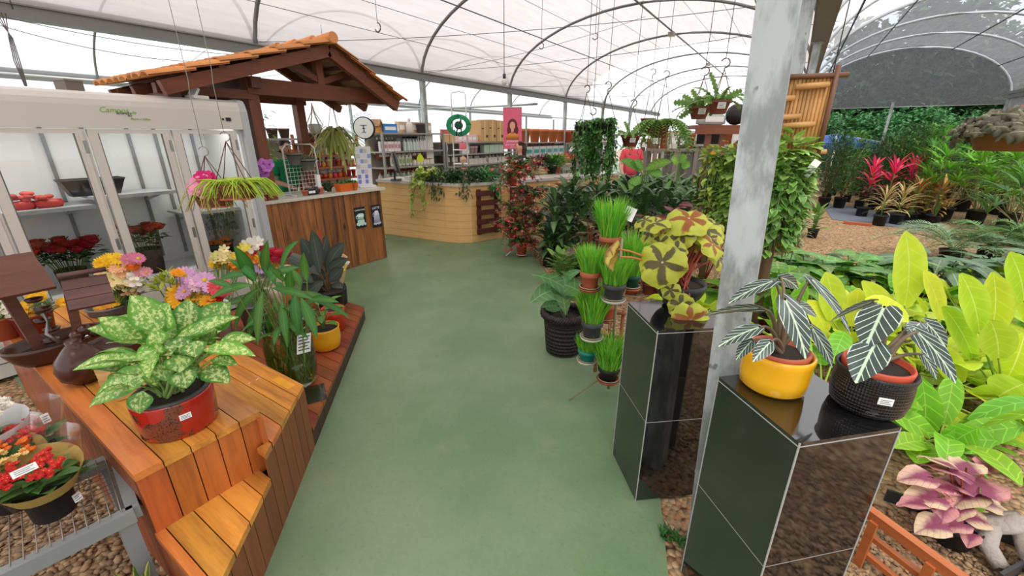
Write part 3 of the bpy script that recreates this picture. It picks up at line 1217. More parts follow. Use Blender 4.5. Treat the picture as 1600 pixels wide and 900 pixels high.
def offset(path, d):
 o = []
 for q, p in enumerate(path):
  a = Vector(path[max(q - 1, 0)])
  b = Vector(path[min(q + 1, len(path) - 1)])
  t = (b - a).normalized()
  o.append((p[0] - t.y * d, p[1] + t.x * d))
 return o
mb = MB()
inn = offset(outer, .5)
mb.prism(outer + inn[::-1], 0.0, .90)
mb.build('body', YWOOD, ctr)
mb = MB()
mb.prism(offset(outer, -.03) + offset(outer, .54)[::-1], .90, .945)
mb.build('counter_top', M('counter_stone', (196, 188, 178), .35, var=.1, vs=20), ctr)
mb = MB()
nx = Vector((-3.5, 6.72)) - Vector((-4.06, 5.42))
nx.normalize()
for s0 in (.95, 1.02, 1.09, 1.16, 1.23):
 pass
mb.build('toe', YWOOD, ctr) if mb.v else None
DPAL = wood('dark_pallet_slats', (66, 30, 24), (92, 46, 34), 1, 1.0, .15, .5)
dv = Vector((nx.x, nx.y, 0))
rzp = math.atan2(dv.y, dv.x)
for (pa, lab) in ((-.14, 'dark slatted wooden panel nearest the corner of the yellow counter'), (.50, 'dark slatted wooden panel behind the flowering tower')):
 base = Vector((-4.06, 5.42, 0)) + dv * pa
 t = thing('slatted_pallet', lab, 'pallet', (base.x, base.y, .12), rzp)
 # local x runs along the counter face, local -y is outwards
 for xx in (.03, .36):
  MB().b3(xx, xx + .06, -.045, -.005, 0, .72).build('upright', DPAL, t)
 for q in range(5):
  MB().b3(-.0, .46, -.07, -.047, .02 + q * .15, .10 + q * .15).build('slat', DPAL, t)
# stones facing on the counter beyond the flowers
for q in range(46):
 mb = MB()
 s_ = rr.uniform(1.3, 1.95)
 z = rr.uniform(.3, .86)
 p = Vector((-4.06, 5.42, z)) + dv * s_ + Vector((dv.y, -dv.x, 0)) * .02
 mb.ball(p, rr.uniform(.03, .06), 6, sz=.55)
 mb.build('stone', M('pale_fieldstone', (196, 160, 132), .8, isl=.3), ctr)
# ================================================================ SHELVES AND GOODS BEHIND
SX0, SX1 = -7.35, -6.9
RACKM = M('rack_metal', (158, 156, 152), .45, .3)
RACKW = wood('red_brown_shelf_wood', (126, 62, 40), (160, 88, 58), 1, 1.0, .15, .55)
def ypx(px_, py_=225, X=SX1):
 return atx(px_, py_, X).y
def rack(name, label, y0, y1, zs, mat, x0=SX0, x1=SX1, top=None, cat='shelf unit'):
 t = thing(name, label, cat, ((x0 + x1) / 2, y0, 0))
 cx = (x0 + x1) / 2
 ztop = top or max(zs)
 for x in (x0, x1):
  for y in (y0, y1):
   MB().b3(x - cx - .02, x - cx + .02, y - y0 - .02, y - y0 + .02, 0, ztop).build('upright', mat, t)
 for z in zs:
  MB().b3(x0 - cx, x1 - cx, 0.0, y1 - y0, z - .03, z).build('shelf', mat, t)
 MB().b3(x0 - cx - .03, x0 - cx - .022, 0.0, y1 - y0, .1, max(zs)).build('back_panel', M('rack_back', (168, 158, 148), .8, var=.1), t)
 return t
_mesh = {}
def goods(kind, col, w, h, accent=(240, 240, 236)):
 """mesh of one shop good, cached; origin at its base"""
 key = (kind, col, round(w, 3), round(h, 3))
 if key in _mesh:
  return _mesh[key]
 mb = MB()
 m0 = M('goods_%d_%d_%d' % col, col, .45)
 m1 = M('goods_%d_%d_%d' % accent, accent, .5)
 r = w / 2
 if kind == 'bottle':
  mb.lathe([(r * .9, 0), (r, .01), (r, h * .55), (r * .75, h * .66), (r * .32, h * .74), (r * .32, h * .82)], n=10)
  mb.lathe([(r * .4, h * .82), (r * .4, h), (r * .1, h)], n=8, m=1)
 elif kind == 'spray':
  mb.lathe([(r * .9, 0), (r, .01), (r, h * .5), (r * .8, h * .62), (r * .3, h * .72), (r * .3, h * .82)], n=10)
  mb.box((0, 0, h * .9), (r * .6, r * 1.5, h * .14), m=1)
  mb.box((0, -r * .9, h * .93), (r * .3, r * .9, h * .06), m=1)
 elif kind == 'jar':
  mb.lathe([(r * .95, 0), (r, .008), (r, h * .78), (r * .85, h * .82)], n=10)
  mb.lathe([(r * .9, h * .82), (r * .9, h), (0, h)], n=10, m=1)
 elif kind == 'pot':
  mb.lathe([(r * .72, 0), (r * .94, h * .8), (r, h * .8), (r, h), (r * .9, h), (r * .7, h * .15), (0, h * .12)], n=16)
 elif kind == 'box':
  mb.b3(-r, r, -r * .7, r * .7, 0, h)
  mb.b3(-r * .8, r * .8, -r * .7 - .002, -r * .7 + .001, h * .3, h * .7, 1)
 elif kind == 'bag':
  i0 = len(mb.v)
  mb.lathe([(r * .7, 0), (r, h * .12), (r, h * .7), (r * .75, h * .86), (r * .85, h)], n=10, sy=.55)
  mb.b3(-r * .6, r * .6, -r * .565, -r * .545, h * .25, h * .65, 1)
 elif kind == 'vase':
  mb.lathe([(r * .5, 0), (r * .9, h * .3), (r, h * .5), (r * .7, h * .8), (r * .45, h * .9), (r * .6, h), (r * .4, h * .92)], n=14)
 elif kind == 'ball':
  mb.ball((0, 0, r), r, 12)
  mb.tube([(0, 0, 2 * r - .005), (0, 0, 2 * r + .012)], .006, 6, 1)
 elif kind == 'tray':
  mb.b3(-r, r, -r * .6, r * .6, 0, h * .3)
  for sx in (-1, 1):
   mb.b3(sx * r - .006, sx * r + .006, -r * .6, r * .6, 0, h)
   mb.b3(-r, r, sx * r * .6 - .006, sx * r * .6 + .006, 0, h)
 me = mb.mesh(kind, [m0, m1])
 _mesh[key] = me
 return me
NAMES = {'bottle': ('bottle', 'bottle'), 'spray': ('spray_bottle', 'bottle'), 'jar': ('jar', 'jar'), 'pot': ('flower_pot', 'pot'), 'box': ('carton', 'box'),
   'bag': ('bag', 'bag'), 'vase': ('vase', 'vase'), 'ball': ('ornament', 'ornament'), 'tray': ('tray', 'tray')}
def good(kind, col, w, h, loc, label, group=None, rz=None, accent=(240, 240, 236), name=None, cat=None):
 o = bpy.data.objects.new(name or NAMES[kind][0], goods(kind, col, w, h, accent))
 COL.objects.link(o)
 o.location = loc
 o.rotation_euler.z = PI / 2 + rr.uniform(-.15, .15) if rz is None else rz
 return tag(o, label, cat or NAMES[kind][1], group)
def row(kind, col, w, h, y0, y1, n, z, label, group, x=None, accent=(240, 240, 236)):
 x = SX1 - .14 if x is None else x
 w = min(w, (y1 - y0) / n * .9, .56)
 h = h * 1.14 if kind in ('bottle', 'spray', 'bag', 'box') else h
 for q in range(n):
  y = y0 + (y1 - y0) * (q + .5) / n
  good(kind, col, w, h, (x + rr.uniform(-.01, .01), y, z + .001), label, group, rz=PI / 2 + rr.uniform(-.04, .04), accent=accent)
# --- rack seen between the kiosk posts
yA0, yA1 = ypx(402), ypx(468)
rack('metal_rack', 'grey metal rack seen between the kiosk posts', yA0, yA1, (.5, 1.0, 1.6), RACKM)
row('pot', (92, 62, 50), .22, .15, yA0 + .05, yA1 - .05, 3, 1.6, 'brown bowl pot on the rack between the kiosk posts', 'brown bowl pots behind the kiosk')
row('box', (130, 172, 62), .34, .12, yA0 + .05, yA1 - .05, 2, 1.425 - .42, 'green carton on the rack between the kiosk posts', 'green cartons behind the kiosk')
row('bag', (196, 198, 196), .16, .22, yA0 + .1, yA1 - .05, 3, .5, 'grey bag low on the rack between the kiosk posts', 'grey bags behind the kiosk')
# --- red-brown wooden rack
yB0, yB1 = ypx(482), ypx(558)
rack('wooden_rack', 'red-brown wooden rack of small jars behind the kiosk counter', yB0, yB1, (.72, .92, 1.12, 1.32, 1.52), RACKW, top=1.66)
zs = (.72, .92, 1.12, 1.32)
pal = [(214, 86, 50), (150, 60, 110), (222, 214, 200), (206, 120, 60), (90, 52, 40), (200, 60, 90), (230, 206, 150)]
descr = {0: 'orange', 1: 'purple', 2: 'white', 3: 'amber', 4: 'brown', 5: 'pink', 6: 'cream'}
for q, z in enumerate(zs):
 for j in range(9):
  ci = (q * 3 + j * 2 + (j // 3)) % 7
  kd = ('jar', 'ball', 'bottle', 'pot')[(q + j // 3) % 4]
  y = yB0 + .08 + (yB1 - yB0 - .16) * j / 8
  good(kd, pal[ci], .085, .12 if kd != 'ball' else .09, (SX1 - .1, y, z + .001), 'small %s %s on a shelf of the red-brown wooden rack' % (descr[ci], NAMES[kd][1]),
    '%s %ss on the wooden rack' % (descr[ci], NAMES[kd][1]))
row('pot', (104, 78, 70), .2, .17, yB0 + .02, yB1 - .1, 4, 1.52, 'taupe square planter on top of the wooden rack', 'taupe planters on the wooden rack')
# --- metal rack with bottles
yC0, yC1 = ypx(598), ypx(693)
rack('metal_rack', 'grey metal rack of bottles behind the yellow counter', yC0, yC1, (.66, 1.03, 1.34, 1.70), RACKM)
row('spray', (206, 222, 214), .085, .26, ypx(637), ypx(660), 5, 1.34, 'clear spray bottle with a black head on the metal rack', 'black headed spray bottles', accent=(20, 20, 22))
row('bottle', (226, 224, 220), .085, .27, ypx(660), ypx(679), 7, 1.34, 'slim white bottle on the second tier of the metal rack', 'white bottles on the second tier')
row('box', (236, 228, 226), .13, .17, ypx(600), ypx(632), 6, 1.34, 'white and pink carton on the second tier of the metal rack', 'white cartons on the second tier', accent=(206, 150, 160))
row('bag', (222, 222, 208), .14, .20, ypx(614), ypx(650), 6, 1.03, 'white refill bag on the third tier of the metal rack', 'refill bags on the third tier', accent=(150, 176, 96))
row('jar', (228, 220, 206), .1, .13, ypx(650), ypx(680), 6, 1.03, 'cream tub on the third tier of the metal rack', 'cream tubs on the third tier', accent=(196, 126, 80))
row('box', (150, 70, 50), .17, .11, ypx(604), ypx(680), 9, 1.19, 'red-brown carton lying at the back of the third tier', 'red-brown cartons on the third tier', x=SX1 - .33)
row('bottle', (176, 200, 180), .1, .2, ypx(604), ypx(675), 9, .66, 'pale green bottle low on the metal rack', 'pale green bottles low on the rack')
good('bottle', (214, 206, 196), .16, .30, (SX1 - .2, ypx(652), 1.70), 'white jerry bottle on top of the metal rack')
good('pot', (92, 78, 76), .20, .21, (SX1 - .2, ypx(669), 1.70), 'dark taupe pot on top of the metal rack beside the steel post')
good('bag', (226, 222, 216), .2, .14, (SX1 - .2, ypx(630), 1.70), 'crumpled white bag on top of the metal rack')
good('box', (48, 132, 210), .34, .17, (SX1 - .2, ypx(617), 1.70), 'blue tarp pack on top of the metal rack')
BACK = SX0 + .1
row('pot', (96, 82, 78), .16, .15, ypx(640), ypx(650), 2, 1.70, 'small dark pot on top of the metal rack', 'small dark pots on the rack top', x=BACK)
row('box', (206, 176, 140), .26, .2, ypx(640), ypx(690), 5, 1.70, 'tan carton at the back of the rack top', 'tan cartons on the rack top', x=BACK)
row('bag', (232, 228, 222), .2, .2, ypx(484), ypx(556), 6, 1.52, 'white pack at the back of the wooden rack top', 'white packs on the wooden rack top', x=BACK)
row('box', (208, 170, 150), .2, .2, yB0, yB1, 6, .72, 'salmon carton at the back of the wooden rack', 'salmon cartons at the back', x=BACK)
row('box', (228, 222, 214), .2, .19, yB0, yB1, 6, .92, 'off-white carton at the back of the wooden rack', 'off-white cartons at the back', x=BACK)
row('box', (150, 96, 70), .2, .19, yB0, yB1, 6, 1.12, 'brown carton at the back of the wooden rack', 'brown cartons at the back', x=BACK)
row('bag', (216, 206, 190), .2, .17, yB0, yB1, 6, 1.32, 'beige pack at the back of the wooden rack', 'beige packs at the back', x=BACK)
row('bottle', (60, 58, 56), .1, .24, ypx(606), ypx(634), 6, 1.34, 'black bottle at the back of the second tier', 'black bottles on the second tier', x=BACK)
row('box', (196, 188, 182), .2, .22, ypx(636), ypx(684), 7, 1.34, 'grey carton at the back of the second tier', 'grey cartons on the second tier', x=BACK)
row('spray', (232, 226, 216), .1, .26, ypx(604), ypx(684), 13, .66, 'white spray bottle low at the back of the metal rack', 'white spray bottles low on the rack', x=BACK, accent=(196, 60, 50))
# birdhouse
p = Vector((SX1 - .16, ypx(599), 1.701))
bh = thing('birdhouse', 'small orange-yellow wooden birdhouse on top of the metal rack', 'birdhouse', p, PI / 2 + .5)
OCH = M('birdhouse_wood', (206, 146, 66), .6, var=.1)
mb = MB()
i = mb.add([(-.085, -.08, 0), (.085, -.08, 0), (.085, -.08, .14), (0, -.08, .23), (-.085, -.08, .14), (-.085, .08, 0), (.085, .08, 0), (.085, .08, .14), (0, .08, .23), (-.085, .08, .14)])
for f in ((0, 1, 2, 3, 4), (9, 8, 7, 6, 5), (0, 5, 6, 1), (1, 6, 7, 2), (2, 7, 8, 3), (3, 8, 9, 4), (4, 9, 5, 0)):
 mb.face([i + q for q in f])
mb.build('body', OCH, bh)
mb = MB()
mb.beam((.0, 0, .245), (.125, 0, .115), .22, .014)
mb.beam((.0, 0, .245), (-.125, 0, .115), .22, .014)
mb.build('roof', M('birdhouse_roof', (168, 132, 96), .7), bh)
mb = MB()
mb.tube([(0, -.078, .12), (0, -.084, .12)], .022, 12)
mb.build('entry_hole', BLACK, bh)
MB().b3(-.12, .12, -.11, .11, -.001, .012).build('base', OCH, bh)
# papers on the steel post
q0 = AX0 + .052
for n_, (z0_, z1_) in enumerate(((1.40, 1.70), (1.16, 1.39), (.98, 1.15))):
 o = MB().b3(q0 + .002, q0 + .006, 7.33, 7.56, z0_, z1_).build('paper_sheet', PAPER)
 tag(o, ('uppermost', 'middle', 'lowest')[n_] + ' white paper sheet pinned to the steel post behind the counter', 'paper')
# --- further shelves to the right
yD0, yD1 = ypx(697), ypx(806)
rack('metal_rack', 'long grey rack of pots and trays left of the pink banner', yD0, yD1, (.5, .95, 1.22, 1.50), RACKM)
row('bag', (34, 32, 34), .3, .3, ypx(696), ypx(706), 2, 1.22, 'black sack upright on the rack beside the papers', 'black sacks on the upper tier')
row('bag', (40, 34, 34), .3, .28, ypx(696), ypx(706), 2, .92, 'black sack on the lower tier beside the papers', 'black sacks on the lower tier')
row('box', (222, 226, 230), .24, .26, ypx(726), ypx(738), 2, 1.22, 'white carton on the rack under the hose reel', 'white cartons under the hose reel', accent=(200, 206, 214))
row('pot', (218, 178, 180), .22, .17, ypx(739), ypx(752), 2, 1.22, 'pale pink pot on the rack under the cardboard boxes', 'pale pink pots')
row('tray', (178, 196, 180), .34, .2, ypx(760), ypx(790), 4, 1.22, 'pale green crate on the rack under the cardboard boxes', 'pale green crates')
row('tray', (206, 196, 188), .34, .14, ypx(735), ypx(800), 9, .95, 'pale tray low on the rack left of the pink banner', 'pale trays on the lower tier')
row('box', (232, 196, 200), .3, .15, ypx(720), ypx(756), 5, 1.501, 'pink and white carton on top of the rack beside the hose reel', 'pink cartons on the top tier')
row('tray', (198, 110, 96), .36, .1, ypx(698), ypx(716), 2, 1.685, 'red-brown tray stack behind the steel post', 'red-brown trays')
row('tray', (206, 170, 120), .36, .18, ypx(698), ypx(716), 2, 1.50, 'tan tray behind the steel post', 'tan trays')
row('box', (170, 60, 70), .3, .1, ypx(764), ypx(796), 4, .5, 'crimson carton at the foot of the rack', 'crimson cartons')
row('box', (120, 92, 74), .3, .24, ypx(703), ypx(800), 9, .95, 'dull brown carton at the back of the lower tier left of the banner', 'dull brown cartons on the lower tier', x=BACK)
row('bag', (206, 176, 178), .26, .22, ypx(722), ypx(760), 7, .5, 'pinkish pack on the lowest tier left of the banner', 'pinkish packs on the lowest tier')
row('pot', (236, 150, 60), .2, .14, ypx(741), ypx(762), 4, .5, 'orange pot on the lowest tier left of the banner', 'orange pots on the lowest tier', x=BACK)
row('vase', (150, 140, 130), .2, .22, ypx(762), ypx(800), 7, .95, 'grey vase on the lower tier left of the banner', 'grey vases on the lower tier')
# cardboard boxes
CARD = (196, 158, 108)
bz = 1.5
cw = (ypx(769) - ypx(757)) * .95
for nm, (x, y, w, dz, lab) in enumerate(((-7.08, ypx(757), cw, .52, 'left tall cardboard box on top of the rack'), (-7.08, ypx(769), cw, .55, 'middle cardboard box on top of the rack'),
           (-7.08, ypx(781), cw, .54, 'right cardboard box on top of the rack beside the pink banner'))):
 t = thing('cardboard_box', lab, 'box', (x, y, bz), PI / 2)
 MB().b3(-w / 2, w / 2, -.2, .2, 0.001, dz).build('carton', M('cardboard', CARD, .8, var=.06, vs=5), t)
 mb = MB()
 mb.b3(-.03, .03, -.203, -.199, .02, dz - .01)
 mb.b3(-.03, .03, -.2, .2, dz - .001, dz + .002)
 mb.build('tape', M('packing_tape', (214, 184, 130), .3), t)
 mb = MB()
 mb.b3(-w * .4, -w * .15, -.203, -.2, dz * .6, dz * .65)
 mb.b3(w * .15, w * .4, -.203, -.2, dz * .2, dz * .32)
 mb.build('print', M('carton_print', (70, 56, 44), .7), t)
good('box', (70, 112, 100), .24, .5, (-7.1, ypx(781) + cw / 2 + .16, bz), 'dark green carton beside the cardboard boxes')
# hose reel
hc = atd(717, 196, 8.2)
t = thing('hose_reel', 'green coiled garden hose hanging from the white rack', 'hose', hc, YAW)
mb = MB()
HOSE = M('green_hose', (28, 142, 92), .4)
for q in range(9):
 pts = []
 ra = .13 + (q % 3) * .022
 for j in range(25):
  a = 2 * PI * j / 24
  pts.append((ra * math.cos(a) * 1.2, -.06 + (q // 3) * .035, ra * math.sin(a)))
 mb.tube(pts, .019, 6)
mb.build('hose_coil', HOSE, t)
mb = MB()
mb.tube([(0, -.1, 0), (0, .06, 0)], .07, 14)
mb.beam((-.06, -.1, -.17), (.06, -.1, .12), .02, .02)
mb.beam((.05, -.1, -.17), (.05, -.1, .1), .02, .02)
mb.build('reel_frame', M('reel_dark_green', (16, 70, 52), .5), t)
wr = thing('white_rack', 'tall white tube rack under the green hose reel', 'rack', (hc.x, hc.y, 0), YAW)
for xx in (-.13, .13):
 MB().tube([(xx, .08, 0), (xx, .08, hc.z + .52), (xx * .8, .08, hc.z + .56), (0, .08, hc.z + .57)], .012, 6).build('tube_upright', WHITE_P, wr)
for z in (.9, 1.15, 1.4):
 MB().b3(-.13, .13, -.05, .2, z - .015, z).build('shelf', WHITE_P, wr)
for z, col, kd, lab in ((.9, (226, 120, 130), 'box', 'white carton striped with pink on the white rack'), (1.15, (196, 160, 130), 'ball', 'beige ball ornament on the white rack'), (1.4, (222, 110, 120), 'bottle', 'red-pink bottle on the top shelf of the white rack')):
 good(kd, col, .13, .17, (hc.x + .03, hc.y + .05, z + .001), lab, rz=YAW)
# orange clay pots tier and more
yE0, yE1 = ypx(822, 214), ypx(882, 214)
rack('metal_rack', 'grey rack of orange clay pots right of the pink banner', yE0, yE1, (.6, 1.05, 1.46), RACKM, top=2.2)
for q in range(6):
 y = yE0 + .25 + q * .62
 good('pot', (206, 112, 62), .36, .40, (SX1 - .2, y, 1.461), 'large orange clay pot in a row on the far rack', 'large orange clay pots')
MB().b3(-.16, -.12, 0, yE1 - yE0, 0, .05)
row('box', (190, 190, 186), .5, .25, yE0, yE1, 6, 1.05, 'pale carton under the orange clay pots', 'pale cartons under the clay pots', accent=(60, 140, 140))
row('bottle', (214, 176, 160), .16, .32, yE0, yE1, 14, .6, 'pinkish bottle on the lowest tier under the clay pots', 'pinkish bottles under the clay pots')
row('bag', (176, 120, 100), .4, .34, yE0, yE1, 10, 1.05, 'brownish sack at the back under the clay pots', 'brownish sacks', x=BACK)
yF0, yF1 = ypx(885, 214), ypx(960, 214)
rack('metal_rack', 'far grey rack of boxes beyond the orange clay pots', yF0, yF1, (.5, 1.0, 1.42), RACKM)
row('pot', (196, 92, 66), .4, .42, yF0, yF0 + 1.4, 2, 1.42, 'dark orange pot on the far rack beyond the post', 'dark orange pots')
row('box', (206, 188, 166), .9, .5, yF0 + 1.4, yF1, 4, 1.42, 'beige carton on top of the far rack', 'beige cartons on the far rack')
row('box', (120, 116, 112), .8, .35, yF0, yF1, 6, 1.0, 'grey carton on the middle tier of the far rack', 'grey cartons on the far rack')
# pink banner
a, b = atd(786, 168, 8.6), atd(815, 233, 8.6)
bw, bh_ = (b - a).xy.length, a.z - b.z
t = thing('pink_banner', 'hanging pink banner with a drawing of a woman with long brown hair', 'banner', ((a.x + b.x) / 2, (a.y + b.y) / 2, b.z), YAW)
MB().b3(-bw / 2, bw / 2, -.003, .003, 0, bh_).build('sheet', M('banner_pink', (226, 104, 132), .7), t)
mb = MB()
mb.tube([(-bw / 2, 0, bh_), (bw / 2, 0, bh_)], .012, 6)
mb.build('top_rod', M('banner_rod', (200, 170, 170), .5), t)
def flat(mb, y, k_=.02):
 mb.v = [(p[0], y + p[1] * k_, p[2]) for p in mb.v]
 return mb
mb = MB()
mb.ball((0, 0, bh_ * .58), bw * .26, 14, sz=1.25)
mb.ball((-bw * .14, 0, bh_ * .46), bw * .16, 10, sz=1.5)
mb.ball((bw * .16, 0, bh_ * .46), bw * .16, 10, sz=1.5)
flat(mb, -.005).build('hair_drawing', M('banner_brown', (104, 44, 40), .7), t)
mb = MB()
mb.ball((0, 0, bh_ * .57), bw * .15, 14, sz=1.35)
mb.tube([(0, 0, bh_ * .5), (0, 0, bh_ * .38)], bw * .07, 8)
flat(mb, -.010, .015).build('face_drawing', M('banner_skin', (226, 160, 140), .7), t)
mb = MB()
mb.lathe([(bw * .36, bh_ * .24), (bw * .33, bh_ * .34), (bw * .12, bh_ * .40)], n=14)
flat(mb, -.008, .01).build('shirt_drawing', M('banner_orange', (222, 142, 70), .7), t)
for z, s_, w_ in ((.20, .085, 'presente'), (.11, .06, 'para quem ama'), (.05, .045, 'flores')):
 text('lettering', w_, bw * s_ * 2.1, LETTER, t, (0, -.006, bh_ * z), shear=.2)
# ================================================================ PLANT KIT
LANCE = [.06, .55, .9, 1.0, .92, .72, .42, .02]
OVATE = [.10, .7, 1.0, .98, .82, .6, .34, .02]
STRAP = [.5, .8, .95, 1.0, 1.0, .92, .7, .03]
BLADE = [1.0, .95, .85, .7, .5, .25, .02]
BROAD = [.12, .55, .85, 1.0, 1.0, .85, .5, .02]
PETAL = [.35, .8, 1.0, .95, .5]
def leafmat(name, rgb, edge=None, var=.12, isl=.22, rough=.42, trans=.22, rib=None, ribw=.035, hue=.02, veins=0, vcol=None):
 if name in _MC:
  return _MC[name]
 k = NT(name)
 u, v = k.uv()
 c = lin(rgb)
 d = k.math('ABSOLUTE', k.math('SUBTRACT', u, .5))
 if edge:
  c = k.mix(k.step(d, .22, .46), c, lin(edge))
 if veins:
  s_ = k.math('SINE', k.math('MULTIPLY', k.math('ADD', v, k.math('MULTIPLY', d, .35)), veins))
  c = k.mix(k.math('MULTIPLY', k.step(s_, .82, 1.0), .5), c, lin(vcol or [min(255, q * 1.25 + 20) for q in rgb]))
 if rib:
  c = k.mix(k.step(d, ribw, ribw * .35), c, lin(rib))
 val = k.math('MULTIPLY_ADD', k.island(), 2 * isl, 1 - isl)
 val = k.math('MULTIPLY', val, k.math('MULTIPLY_ADD', k.noise(14, k.obj(), 2), 2 * var, 1 - var))
 h = k.math('MULTIPLY_ADD', k.math('FRACT', k.math('MULTIPLY', k.island(), 9.7)), 2 * hue, .5 - hue)
 c = k.hsv(c, h=h, v=val)
 m = k.done(c, rough, trans=trans, spec=.4)
 _MC[name] = m
 return m
SOIL = M('dark_soil', (46, 36, 30), .95, var=.3, vs=40, bump=.6, bs=120)
TERRA = M('terracotta_plastic', (178, 92, 62), .55, var=.05)
BROWNP = M('brown_plastic_pot', (126, 66, 48), .5)
BLACKP = M('black_nursery_pot', (30, 30, 32), .5)
STEMG = M('green_stem', (96, 132, 62), .55)
STEMR = M('red_stem', (150, 62, 44), .5, var=.1)
STEMB = M('brown_stem', (104, 78, 52), .7)
TAGW = M('price_tag_white', (240, 240, 238), .5)
TAGTX = M('price_tag_print', (120, 120, 124), .6)
def face_roll(d, org, side=1.0):
 """roll that turns a blade's upper face towards the path, where light and people come from"""
 d = d.normalized()
 yaw = math.atan2(d.y, d.x)
 el = math.asin(max(-1, min(1, d.z)))
 hy = Vector((math.cos(yaw), math.sin(yaw), 0))
 sd0 = Vector((-math.sin(yaw), math.cos(yaw), 0))
 nn = Vector((0, 0, 1)) * math.cos(el) - hy * math.sin(el)
 to = (Vector((0, 0, CAM_H)) - Vector(org)).normalized()
 a, b = to.dot(nn), -to.dot(sd0)
 return math.atan2(b, a)
ORG = None
def leaf2(mb, A, B, W, prof=OVATE, bend=.5, n=7, fold=.2, m=0, roll=0, wave=0, rng=rnd, face=None):
 A, B = Vector(A), Vector(B)
 d = B - A
 if face is not None:
  roll = face_roll(d, face) * .8 + roll
 L = d.length * (1 + bend * bend / 24)
 yaw = math.atan2(d.y, d.x)
 el = math.asin(max(-1, min(1, d.z / d.length)))
 return mb.leaf(A, yaw, el + bend / 2, L, W, prof, bend, n, fold, m, roll, wave, 2.3, rng)
def heart2(mb, A, B, W, bend=.4, lobes=.25, fold=.15, m=0, roll=0, pts=None, wave=0, rng=rnd, face=None):
 A, B = Vector(A), Vector(B)
 d = B - A
 if face is not None:
  roll = face_roll(d, face) * .9 + roll
 yaw = math.atan2(d.y, d.x)
 el = math.asin(max(-1, min(1, d.z / d.length)))
 return mb.heart(A, yaw, el + bend / 2, d.length * (1 + bend * bend / 24), W, lobes, bend, 8, fold, m, roll, pts, wave, rng)
def curve(a, b, lift=.03, n=6, side=None):
 a, b = Vector(a), Vector(b)
 o = []
 for q in range(n + 1):
  t = q / n
  p = a.lerp(b, t) + Vector((0, 0, lift * 4 * t * (1 - t)))
  if side is not None:
   p += Vector(side) * (4 * t * (1 - t))
  o.append(p)
 return o
def stalk(mb, a, b, r0=.004, r1=.003, lift=.02, m=0, n=5, k=6):
 pts = curve(a, b, lift, n)
 mb.tube(pts, [r0 + (r1 - r0) * q / n for q in range(n + 1)], k, m, cap=False)
def potmesh(rt, rb, h, lip=.012, lh=.02, wall=.006, n=24, saucer=0):
 mb = MB()
 pr = [(.001, .0), (rb * .96, 0), (rb, .004), (rt - lip, h - lh), (rt - .002, h - lh), (rt, h - lh + .004), (rt, h - .003), (rt - .004, h),
    (rt - wall, h - .002), (rt - wall - .006, h - lh), (rb * .8, h * .5)]
 mb.lathe(pr, n=n)
 return mb
def soilmesh(r, z, n=18):
 mb = MB()
 mb.lathe([(r, z - .01), (r, z), (r * .6, z + .006), (.001, z + .008)], n=n)
 return mb
def potted(name, label, cat, loc, rt, rb, h, pmat, rz=0, group=None, soil=True, n=24, potname='pot'):
 t = thing(name, label, cat, loc, rz, group)
 potmesh(rt, rb, h, n=n).build(potname, pmat, t)
 if soil:
  soilmesh(rt - .012, h - .022, min(n, 18)).build('soil', SOIL, t)
 return t
def price_tag(t, loc, w=.03, h=.018, rz=0, tilt=0):
 mb = MB()
 q = Matrix.Translation(Vector(loc)) @ Matrix.Rotation(rz, 4, 'Z') @ Matrix.Rotation(tilt, 4, 'X')
 mb.b3(-w / 2, w / 2, -.0015, .0015, -h / 2, h / 2)
 mb.xform(q)
 o = mb.build('price_tag', TAGW, t)
 mb = MB()
 for j in range(3):
  z = h * (.25 - .25 * j)
  mb.b3(-w * .38, w * (.38 - .15 * (j % 2)), -.0024, -.0015, z - h * .04, z + h * .04)
 mb.xform(q)
 mb.build('print', TAGTX, o)
 return o
def tocam(p):
 """yaw that turns local -y towards the camera from p"""
 return math.atan2(-p[1], -p[0]) + PI / 2
def daisy(mb, c, nrm, r, n=14, mp=0, mc=1, cup=.15, pw=.34, centre=.28, rng=rnd, layers=1):
 nrm = Vector(nrm).normalized()
 a = nrm.orthogonal().normalized()
 b = nrm.cross(a)
 c = Vector(c)
 for l in range(layers):
  rr_ = r * (1 - .28 * l)
  off = rng.random()
  for q in range(n):
   t = 2 * PI * (q + off) / n + rng.uniform(-.08, .08)
   d = a * math.cos(t) + b * math.sin(t)
   s_ = nrm.cross(d)
   w = rr_ * pw
   lift = cup * rr_ + l * .12 * r
   p0 = c + d * rr_ * .15 + nrm * (l * .03 * r)
   p1 = c + d * rr_ * .62 + nrm * (lift * .6)
   p2 = c + d * rr_ * rng.uniform(.94, 1.04) + nrm * lift
   i = mb.add([p0 - s_ * w * .2, p0 + s_ * w * .2, p1 + s_ * w * .5, p2 + s_ * w * .24, p2 - s_ * w * .24, p1 - s_ * w * .5])
   mb.face((i, i + 1, i + 2, i + 5), mp, [(.3, 0), (.7, 0), (1, .5), (0, .5)], True)
   mb.face((i + 5, i + 2, i + 3, i + 4), mp, [(0, .5), (1, .5), (.7, 1), (.3, 1)], True)
 i0 = len(mb.v)
 k = 5
 mb.lathe([(r * centre, 0), (r * centre * .8, r * centre * .4), (.001, r * centre * .55)], n=9, m=mc)
 q = Matrix((a, b, nrm)).transposed().to_4x4()
 mb.xform(Matrix.Translation(c) @ q, i0)
